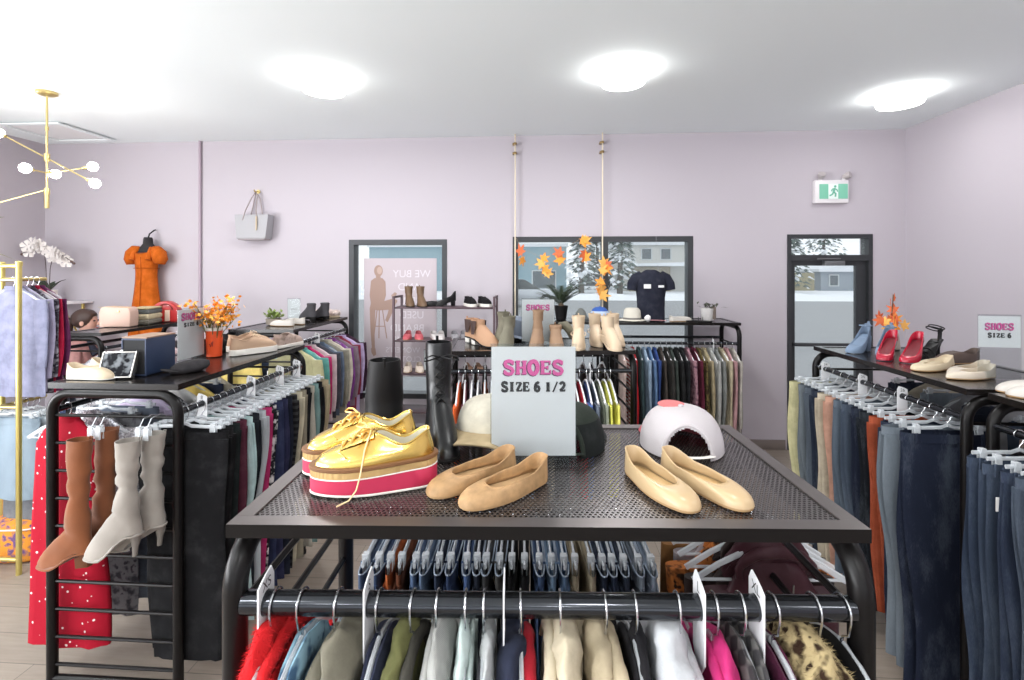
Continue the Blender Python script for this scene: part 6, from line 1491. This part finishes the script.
for i, (x, y, rz) in enumerate(((2.02, 1.93, 150), (2.06, 2.03, 155))):
    flat_shoe(f'white slip-on shoe at the right edge on the near right rack, {("nearer", "further")[i]} one', (x, y, Z), R(rz), m_wshoe, m_cream, side=1 - 2 * i, **fs)

# ------------------------------------------------------------------ shoe shelf by window 1
m_shf = M('plum_brown_metal', (84, 66, 72), 0.45, 0.3)
t = thing('shoe_shelf', 'slim brown metal shoe shelf standing in front of the poster window', 'shelf', (-0.985, 4.90, 0))
for sx in (-1, 1):
    for sy in (-1, 1): G().box((sx * 0.50, sy * 0.14, 0.80), (0.022, 0.022, 1.60)).obj('post', m_shf, t, bevel=0.002)
    G().box((sx * 0.50, 0, 1.59), (0.022, 0.258, 0.02)).obj('end_rail', m_shf, t)
SH = (1.485, 1.155, 0.83, 0.45, 0.15)
for z in SH: G().box((0, 0, z), (0.98, 0.26, 0.018)).obj('shelf_board', m_shf, t, bevel=0.002)
def sz(i): return SH[i] + 0.0095
m_brnb = M('brown_leather', (106, 82, 60), 0.5)
for i, x in enumerate((-1.395, -1.275)):
    boot(f'brown ankle boot on the top of the shoe shelf, {("left", "right")[i]} one', (x, 4.95, sz(0)), R(-65), m_brnb, H=0.20, heel=0.02, side=1 - 2 * i, L=0.235)
sd = dict(L=0.235, wb=0.085, wh=0.06, zh=0.07, zs=0.045, zv=0.05, x1=0.56, name='slip_on_shoe')
flat_shoe('black platform sandal on the top of the shoe shelf', (-1.02, 4.93, sz(0)), R(190), m_black, m_black, sole_mat=m_rubber, **dict(sd, zh=.055, name='platform_sandal'))
flat_shoe('black strappy sandal propped behind its mate on the top shelf', (-0.90, 4.98, sz(0)), R(200), m_black, m_black, sole_mat=m_rubber, **dict(sd, zh=.10, name='platform_sandal', heel=0.05, heel_kind='block'))
for i, x in enumerate((-0.80, -0.66)):
    sneaker(f'black slip-on with a white sole on the top of the shoe shelf, {("left", "right")[i]} one', (x, 5.0, sz(0)), R(-60), m_blacks, L=0.24, side=1 - 2 * i, sole_h=0.03, laces=False, name='slip_on_shoe', lining=m_black)
for i, (x, c, w_) in enumerate(((-1.40, (190, 88, 96), 'pink'), (-1.30, (190, 88, 96), 'pink'), (-1.15, (206, 200, 198), 'silver'), (-1.06, (206, 200, 198), 'silver'), (-0.93, (150, 148, 152), 'grey'), (-0.84, (150, 148, 152), 'grey'), (-0.72, (226, 220, 206), 'white'), (-0.60, (226, 220, 206), 'white'))):
    flat_shoe(f'{w_} shoe on the second board of the shoe shelf, {("left", "right")[i % 2]} one of its pair', (x, 5.0, sz(1)), R(-80 + (i % 3) * 8), M(w_ + '_shoe', c, 0.5), M(w_ + '_shoe_lining', tuple(int(q * .85) for q in c), 0.6), side=1 - 2 * (i % 2), **sd)
for i, (x, c, w_) in enumerate(((-1.40, (206, 190, 176), 'cream'), (-1.29, (206, 190, 176), 'cream'), (-0.80, (120, 90, 70), 'brown'), (-0.69, (120, 90, 70), 'brown'))):
    flat_shoe(f'{w_} shoe on the third board of the shoe shelf, {("left", "right")[i % 2]} one of its pair', (x, 5.0, sz(2)), R(-78 + i * 5), M(w_ + '_shoe', c, 0.5), M(w_ + '_shoe_lining', tuple(int(q * .85) for q in c), 0.6), side=1 - 2 * (i % 2), **sd)
boot('rust brown suede boot on the third board of the shoe shelf', (-1.02, 4.98, sz(2)), R(-100), M('rust_suede', (136, 84, 48), 0.85, vary=0.15), H=0.21, heel=0.03, rough=0.004)
shoe_sign('small clear sign standing on the third board of the shoe shelf', (-1.145, 4.86, sz(2)), 0.0, [], w=0.12, h=0.2)

# ------------------------------------------------------------------ wall pieces
t = thing('tote_bag', 'pale grey tote bag hanging on the lavender wall', 'bag', (-3.165, WY - 0.08, 2.20))
t.scale = (0.9, 1, 1)
m_tote = M('pale_grey_leather', (166, 165, 169), 0.5)
G().loft([[Vector((sx * w_, sy * d, z)) for sx, sy in ((-1, -1), (1, -1), (1, 1), (-1, 1))] for z, w_, d in ((0.0, 0.175, 0.062), (0.01, 0.18, 0.066), (0.26, 0.21, 0.056), (0.262, 0.205, 0.05), (0.2, 0.195, 0.045))]).obj('bag_body', m_tote, t, smooth=20)
G().box((0, 0, -0.006), (0.33, 0.12, 0.014)).obj('bag_base', M('grey_base', (160, 150, 152), 0.5), t, bevel=0.003)
for y in (-0.058, 0.058):
    G().tube([(-0.11, y, 0.2), (-0.075, y, 0.30), (-0.035, y * .5 + .03, 0.45), (0.0, 0.03, 0.522), (0.035, y * .5 + .03, 0.45), (0.06, y, 0.30), (0.075, y, 0.2)], 0.007, 8).obj('handle', M('taupe_handle', (168, 156, 156), 0.5), t)
G().tube([(0.07, -0.066, 0.24), (0.075, -0.075, 0.18), (0.07, -0.07, 0.09)], 0.009, 6).obj('tassel', m_cream, t)
t = thing('wall_hook', 'small brass hook on the wall holding the grey tote bag', 'hook', (-3.165, WY, 2.73))
G().lathe([(0.022, 0.0), (0.022, 0.008)], 16).move(m=Matrix.Rotation(R(90), 3, 'X')).obj('back_plate', m_brass, t)
G().tube([(0, -0.008, 0), (0, -0.07, -0.012), (0, -0.085, 0.01)], 0.007, 8).obj('peg', m_brass, t)

t = thing('orange_dress', 'orange puff-sleeved dress on a black bust form hanging on the wall', 'dress', (-4.365, WY - 0.13, 0))
t.scale = (0.92, 1, 1)
m_or = fabric((192, 94, 26), 'cloth')
G().loft([ell(28, rx, ry, z, 0, cy) for z, rx, ry, cy in ((1.86, 0.10, 0.06, 0), (1.93, 0.11, 0.065, 0), (2.0, 0.115, 0.072, .01), (2.05, 0.12, 0.075, .01), (2.10, 0.10, 0.065, .02), (2.13, 0.07, 0.055, .02), (2.15, 0.05, 0.05, .02), (2.20, 0.046, 0.046, .02), (2.22, 0.04, 0.04, .02))]).obj('bust_form', M('black_velvet_form', (40, 38, 40), 0.85), t, smooth=80)
G().tube([(0, 0.02, 2.21), (0, 0.04, 2.26), (0.03, 0.07, 2.30), (0.0, 0.12, 2.31)], 0.008, 8).obj('hook', m_black, t)
dr = G(); rings = []
for i in range(26):
    f = i / 25; z = lerp(2.03, 1.10, f); rx = lerp(0.135, 0.118, sstep(0, .22, f)) + 0.085 * sstep(.22, 1, f); ry = lerp(0.092, 0.085, sstep(0, .2, f)) + 0.03 * sstep(.2, 1, f)
    rings.append([Vector((rx * math.cos(a) * (1 + .04 * f * math.sin(9 * a)), min(0.115, ry * math.sin(a) * (1 + .10 * f * math.sin(9 * a + 1))), z + (0.03 * abs(math.cos(a)) if i == 0 else 0))) for a in [2 * PI * k / 44 for k in range(44)]])
dr.loft(rings).obj('dress_body', m_or, t, smooth=80)
G().tube([(0.01, -0.093, 2.0), (0.012, -0.088, 1.82), (0.012, -0.105, 1.5), (0.012, -0.122, 1.13)], 0.004, 6).obj('button_placket', fabric((164, 78, 20), 'cloth'), t)
G().tube([(0.14 * math.cos(a), 0.094 * math.sin(a), 1.88) for a in [2 * PI * k / 30 for k in range(30)]], 0.004, 6, closed=True).obj('bodice_seam', fabric((164, 78, 20), 'cloth'), t)
for s in (-1, 1):
    g = G().tube([(s * 0.085, 0, 2.09), (s * 0.125, -0.005, 2.075), (s * 0.165, -0.01, 2.03), (s * 0.185, -0.012, 1.97), (s * 0.18, -0.012, 1.925)], [0.035, 0.062, 0.078, 0.072, 0.05], 22); g.warp(lambda p: (p.x, p.y * (1 + .07 * math.sin(60 * p.x)), p.z)).rough(0.005, 16, s).obj('puff_sleeve', m_or, t, smooth=80)
    G().tube([(s * 0.075, -0.02, 2.10), (s * 0.10, -0.07, 2.04), (s * 0.10, -0.085, 1.97)], [0.022, 0.026, 0.03], 8).obj('shoulder_strap', m_or, t)

# orchid on its wall shelf
t = thing('wall_shelf', 'white shelf with brass bracket in the back left corner', 'shelf', (-5.33, 5.06, 1.50))
G().box((0, 0, 0), (0.46, 0.36, 0.022)).obj('shelf_board', m_wp, t, bevel=0.003)
G().tube([(0.13, 0.15, -0.011), (0.13, 0.15, -0.5)], 0.016, 10).tube([(0.13, 0.15, -0.45), (0.13, -0.1, -0.02)], 0.01, 8).obj('bracket', m_gold, t)
t = thing('orchid', 'white orchid in a marbled white pot on the corner shelf', 'plant', (-5.40, 5.0, 1.511))
G().lathe([(0.07, 0), (0.075, 0.004), (0.085, 0.13), (0.078, 0.13), (0.07, 0.11)], 20).obj('pot', M('marble_pot', (224, 216, 206), 0.5, vary=0.08), t)
for a, ln in ((0.4, .2), (1.9, .17), (3.4, .19), (5.0, .18), (2.7, .2)):
    G().grid(lambda u, v: ((0.02 + ln * u * .7) * math.cos(a) - (v - .5) * .06 * math.sin(PI * min(1, u + .15)) * math.sin(a), (0.02 + ln * u * .7) * math.sin(a) + (v - .5) * .06 * math.sin(PI * min(1, u + .15)) * math.cos(a), 0.12 + ln * (1.1 * u - .5 * u * u) + .01 * abs(v - .5)), 8, 4).obj('leaf', M('orchid_leaf', (62, 72, 58), 0.5), t)
fl_ = []
for x0, pts in ((0, [(-0.01, 0, 0.12), (-0.02, 0, 0.4), (-0.04, 0, 0.58), (-0.13, -0.02, 0.62), (-0.24, -0.03, 0.56)]), (1, [(0.02, 0, 0.12), (0.03, 0, 0.36), (0.06, 0, 0.50), (0.17, -0.02, 0.52), (0.30, -0.03, 0.45)])):
    G().tube(pts, 0.004, 6).obj('stem', M('orchid_stem', (86, 72, 70), 0.7), t)
    for k in range(9):
        f = k / 8; i = 2 + min(1, int(f * 2)); u = f * 2 - (i - 2); p = Vector(pts[i]).lerp(Vector(pts[i + 1]), u); p.x *= 0.8; fl_.append(p + Vector((0, -0.03 if k % 2 else 0.01, -0.01 + 0.04 * (k % 2))))
rnd_ = random.Random(12)
for p in fl_:
    g = G(); ry = rnd_.uniform(-.6, .6)
    for k in range(5):
        a = 2 * PI * k / 5 + PI / 2; g.add([(0, 0, 0), (.06 * math.cos(a - .5), -.012, .06 * math.sin(a - .5)), (.072 * math.cos(a), -.004, .072 * math.sin(a)), (.06 * math.cos(a + .5), -.012, .06 * math.sin(a + .5))], [(0, 1, 2), (0, 2, 3)])
    g.move(m=Matrix.Rotation(ry, 3, 'Z')).move(p).obj('flower', M('orchid_petal', (240, 234, 230), 0.7), t, smooth=0)
for p in ((-0.25, -0.03, 0.55), (-0.265, -0.03, 0.52), (0.31, -0.03, 0.44), (0.335, -0.03, 0.42)): G().ball(p, 0.014, 8, 6).obj('bud', M('orchid_bud', (110, 90, 84), 0.7), t)
t = thing('hanging_vine', 'sprig of hanging dried greenery at the left edge of the picture', 'plant', (-3.40, 2.75, 2.36))
G().tube([(0, 0, 0.94), (0, 0, 0.02), (-0.05, 0, -0.1), (-0.08, 0, -0.4)], 0.003, 5).obj('stem', M('olive_stem', (110, 104, 60), 0.8), t)
g = G(); rnd_ = random.Random(6)
for k in range(10): leafy(g, (rnd_.uniform(-.08, .05), 0, -.45 + .05 * k), 5, 0.02, 0.09, 0.012, rnd_, 0.0)
g.obj('foliage', M('dry_green', (140, 136, 96), 0.8), t, smooth=0)

# ------------------------------------------------------------------ gold rail at the left edge
t = thing('gold_clothes_rail', 'gold tube clothes rail with two tiers at the left edge', 'clothes rail', (-3.42, 2.99, 0))
for sx in (-1, 1):
    for sy in (-1, 1):
        if sx > 0 and sy > 0: continue
        G().tube([(sx * 0.22, -0.06 + sy * 0.14, 0.0), (sx * 0.22, -0.06 + sy * 0.14, 1.89)], 0.015, 12).obj('post', m_gold, t)
        G().lathe([(0.018, 1.885), (0.018, 1.91), (0.01, 1.915)], 12, (sx * 0.22, -0.06 + sy * 0.14, 0)).obj('end_cap', m_gold, t)
for z in (1.885, 0.09): G().tube([(-0.22, -0.2, z), (0.22, -0.2, z)], 0.013, 12).obj('cross_bar', m_gold, t)
for z in (1.80, 1.02):
    G().tube([(-0.22, -0.2, z), (0.22, -0.2, z)], 0.010, 10).obj('cross_bar', m_brass, t)
    G().tube([(-0.22, 0.08, z), (0.09, 0.08, z)], 0.010, 10).obj('cross_bar', m_brass, t)
    G().tube([(0.09, -0.2, z), (0.09, 0.08, z)], 0.012, 12).obj('hanging_rail', m_brass, t)
G().tube([(-0.22, -0.2, 0.09), (-0.22, 0.08, 0.09)], 0.012, 10).obj('foot_bar', m_gold, t)
grail = Rack(); grail.c = Vector((-3.33, 2.99, 0)); grail.rz = R(90); grail.ey = 0.0; grail.z = 1.80; grail.bar = 0.012
fill_rail(grail, 1, -0.12, 0.03, [('blouse', 'lavender blue ruffled blouse', (132, 134, 158), 'cloth', dict(length=0.68, w=.19, th=.014, sleeve=.42, flare=1.15)), (S_, 'lilac blouse', (160, 154, 178), 'cloth', dict(w=.18)), (S_, 'black lace top', (56, 52, 60), 'print', dict(c2=(150, 146, 156), w=.175, length=.68)), (S_, 'crimson red top', (158, 24, 56), 'satin', dict(w=.18, length=.68)), (S_, 'plum top', (92, 40, 78), 'satin', dict(w=.18, length=.68))], "the gold rail's upper bar", hk='shirt', seed=71)
_bl = bpy.data.objects['blouse']
for z in (-0.40, -0.66):
    G().loft([[Vector((0.019 * math.sin(a) * (1 + .25 * k * math.sin(11 * a)), (0.195 + .02 * k) * math.cos(a), z - 0.07 * k + 0.006 * k * math.sin(14 * a))) for a in [2 * PI * i / 60 for i in range(60)]] for k in (0, .5, 1)], False, False).obj('ruffle', fabric((128, 130, 154), 'cloth'), _bl, smooth=80)
low = Rack(); low.c = grail.c; low.rz = R(90); low.ey = 0.0; low.z = 1.02; low.bar = 0.012
fill_rail(low, 1, -0.12, 0.03, [(P_, 'light wash denim skirt', (132, 154, 172), 'denim', dict(length=.52, w=.19, flare=1.1, tagged=True)), (P_, 'pale denim skirt', (184, 198, 210), 'denim', dict(length=.5, w=.19, flare=1.1)), (T_, 'grey trousers', (120, 124, 130), 'cloth', dict(length=.7)), (P_, 'white skirt', (220, 220, 222), 'cloth', dict(length=.55)), (T_, 'blue trousers', (84, 96, 130), 'cloth', dict(length=.7))], "the gold rail's lower bar", seed=72)
t = thing('floral_cushion', 'orange and violet floral floor cushion under the gold rail', 'cushion', (-3.41, 3.01, 0.0), R(5))
G().loft([[Vector((sx * w_, sy * w_ * .8, z)) for sx, sy in [(math.copysign(abs(math.cos(a)) ** .4, math.cos(a)), math.copysign(abs(math.sin(a)) ** .4, math.sin(a))) for a in [2 * PI * k / 32 for k in range(32)]]] for z, w_ in ((0.0, .15), (.02, .175), (.06, .18), (.20, .18), (.24, .17), (.26, .12))]).rough(.006, 9, 1).obj('cushion_body', fabric((228, 150, 60), 'print', (110, 84, 130)), t)
G().tube([(0.178 * math.copysign(abs(math.cos(a)) ** .4, math.cos(a)), 0.143 * math.copysign(abs(math.sin(a)) ** .4, math.sin(a)), .22) for a in [2 * PI * k / 32 for k in range(32)]], 0.005, 6, closed=True).obj('piping', M('white_piping', (226, 216, 214), 0.8), t)

# ------------------------------------------------------------------ the seated woman
def skin_mesh(name, verts, edges, radii, mat, parent, sub=2, root=0):
    me = bpy.data.meshes.new(name); me.from_pydata(verts, edges, [])
    o = bpy.data.objects.new(name, me); COL.objects.link(o)
    o.modifiers.new('skin', 'SKIN'); sd_ = me.skin_vertices[0].data
    for i, r in enumerate(radii): sd_[i].radius = (r, r) if not isinstance(r, tuple) else r
    for i in range(len(verts)): sd_[i].use_root = (i == root)
    o.modifiers.new('sub', 'SUBSURF').levels = sub; o.modifiers['sub'].render_levels = sub
    dg = bpy.context.evaluated_depsgraph_get(); dg.update()
    m2 = bpy.data.meshes.new_from_object(o.evaluated_get(dg)); m2.name = name
    bpy.data.objects.remove(o); bpy.data.meshes.remove(me)
    m2.materials.clear(); m2.materials.append(mat)
    m2.polygons.foreach_set('use_smooth', [True] * len(m2.polygons))
    return link(name, m2, parent)

pw = thing('person', 'seated woman with brown tied-back hair and a dusty rose top, in profile', 'person', (-4.90, 4.88, 0.0), R(20))
pw.scale = (1.08,) * 3
m_skin = M('skin', (214, 168, 150), 0.6)
V_, E_, RD = [], [], []
def jn(p, r, par=None):
    V_.append(p); RD.append(r)
    if par is not None: E_.append((par, len(V_) - 1))
    return len(V_) - 1
# faces local +x
pel = jn((0, 0, 0.55), 0.13); sp = jn((0.0, 0, 0.72), 0.115, pel); chs = jn((0.01, 0, 0.90), 0.125, sp); nk0 = jn((0.015, 0, 1.03), 0.07, chs); nk = jn((0.035, 0, 1.10), 0.048, nk0)
jw = jn((0.07, 0, 1.165), 0.068, nk); hd_ = jn((0.06, 0, 1.23), 0.088, jw); jn((0.05, 0, 1.28), 0.07, hd_)
for s in (-1, 1):
    sh_ = jn((0.01, s * 0.16, 0.99), 0.052, chs); el = jn((0.06, s * 0.21, 0.74), 0.042, sh_); wr = jn((0.28, s * 0.13, 0.70), 0.028, el)
    pm = jn((0.34, s * 0.12, 0.69), (0.03, 0.018), wr)
    for k in range(4):
        f1 = jn((0.385, s * 0.12 + (k - 1.5) * 0.019, 0.688), 0.0085, pm); jn((0.42 + 0.006 * (k in (1, 2)), s * 0.12 + (k - 1.5) * 0.021, 0.675), 0.0075, f1)
    th_ = jn((0.345, s * 0.12 - s * 0.04, 0.685), 0.0095, pm); jn((0.375, s * 0.12 - s * 0.052, 0.675), 0.008, th_)
    hp = jn((0.04, s * 0.09, 0.53), 0.085, pel); kn = jn((0.43, s * 0.11, 0.52), 0.06, hp); an = jn((0.40, s * 0.11, 0.09), 0.038, kn); jn((0.53, s * 0.115, 0.035), 0.034, an)
skin_mesh('body', V_, E_, RD, m_skin, pw)
G().ball((0.150, 0, 1.195), (0.018, 0.013, 0.018), 10, 8).obj('nose', m_skin, pw)
G().tube([(0.138, -0.022, 1.155), (0.147, 0, 1.155), (0.138, 0.022, 1.155)], 0.005, 6).obj('mouth', M('lips', (176, 100, 98), 0.5), pw)
for s in (-1, 1):
    G().ball((0.130, s * 0.032, 1.225), (0.010, 0.012, 0.008), 10, 6).obj('eye', M('eye_dark', (50, 36, 32), 0.3), pw)
    G().ball((0.05, s * 0.088, 1.205), (0.018, 0.010, 0.028), 10, 8).obj('ear', m_skin, pw)
m_hair = M('dark_brown_hair', (68, 50, 44), 0.5, bmp=0.6, bscale=90)
hr = G().ball((0.035, 0, 1.245), (0.108, 0.098, 0.098), 24, 16)
hr.warp(lambda p: (min(p.x, 0.12 - 0.5 * max(0, 1.25 - p.z)) if p.z < 1.27 else p.x, p.y, p.z)).rough(0.004, 20, 2)
hr.obj('hair', m_hair, pw, smooth=80)
G().tube([(-0.065, 0, 1.24), (-0.10, 0, 1.18), (-0.105, 0, 1.08), (-0.10, 0.01, 0.98)], [0.035, 0.042, 0.036, 0.012], 12).rough(0.004, 30, 1).obj('ponytail', m_hair, pw)
m_rose = fabric((186, 140, 136), 'knit')
V2 = [(0, 0, 0.56), (0, 0, 0.72), (0.01, 0, 0.90), (0.012, 0, 1.0), (0.02, 0, 1.055)]; E2 = [(0, 1), (1, 2), (2, 3), (3, 4)]; R2 = [0.16, 0.14, 0.148, 0.105, 0.066]
for s in (-1, 1):
    b0 = len(V2); V2 += [(0.01, s * 0.165, 0.99), (0.06, s * 0.215, 0.74), (0.26, s * 0.135, 0.705)]; R2 += [0.072, 0.062, 0.045]; E2 += [(2, b0), (b0, b0 + 1), (b0 + 1, b0 + 2)]
skin_mesh('rose_top', V2, E2, R2, m_rose, pw)
G().tube([(0.09, -0.03, 1.06), (0.10, -0.05, 0.98), (0.16, -0.06, 0.9)], 0.035, 10).rough(.006, 20, 3).obj('dark_scarf', fabric((48, 50, 62), 'cloth'), pw)
V3 = [(0, 0, 0.555)]; E3 = []; R3 = [0.15]
for s in (-1, 1):
    b0 = len(V3); V3 += [(0.06, s * 0.10, 0.535), (0.44, s * 0.11, 0.525), (0.405, s * 0.11, 0.12)]; R3 += [0.105, 0.078, 0.062]; E3 += [(0, b0), (b0, b0 + 1), (b0 + 1, b0 + 2)]
skin_mesh('dark_trousers', V3, E3, R3, fabric((52, 56, 70), 'denim'), pw)
for s in (-1, 1): sole(0.25, 0.09, 0.07, 0, 0.06).move((0.345, s * 0.112, 0.0)).obj('shoe', m_black, pw)
t = thing('stool', 'plain black stool the seated woman sits on', 'stool', (-4.90, 4.88, 0.0), R(20))
t.scale = (1.08,) * 3
G().lathe([(0.16, 0.34), (0.175, 0.345), (0.175, 0.36), (0.16, 0.364)], 24).obj('seat', m_black, t)
for k in range(4):
    a = PI / 4 + PI / 2 * k; G().tube([(0.12 * math.cos(a), 0.12 * math.sin(a), 0.34), (0.16 * math.cos(a), 0.16 * math.sin(a), 0.0)], 0.013, 8).obj('leg', m_rack, t)
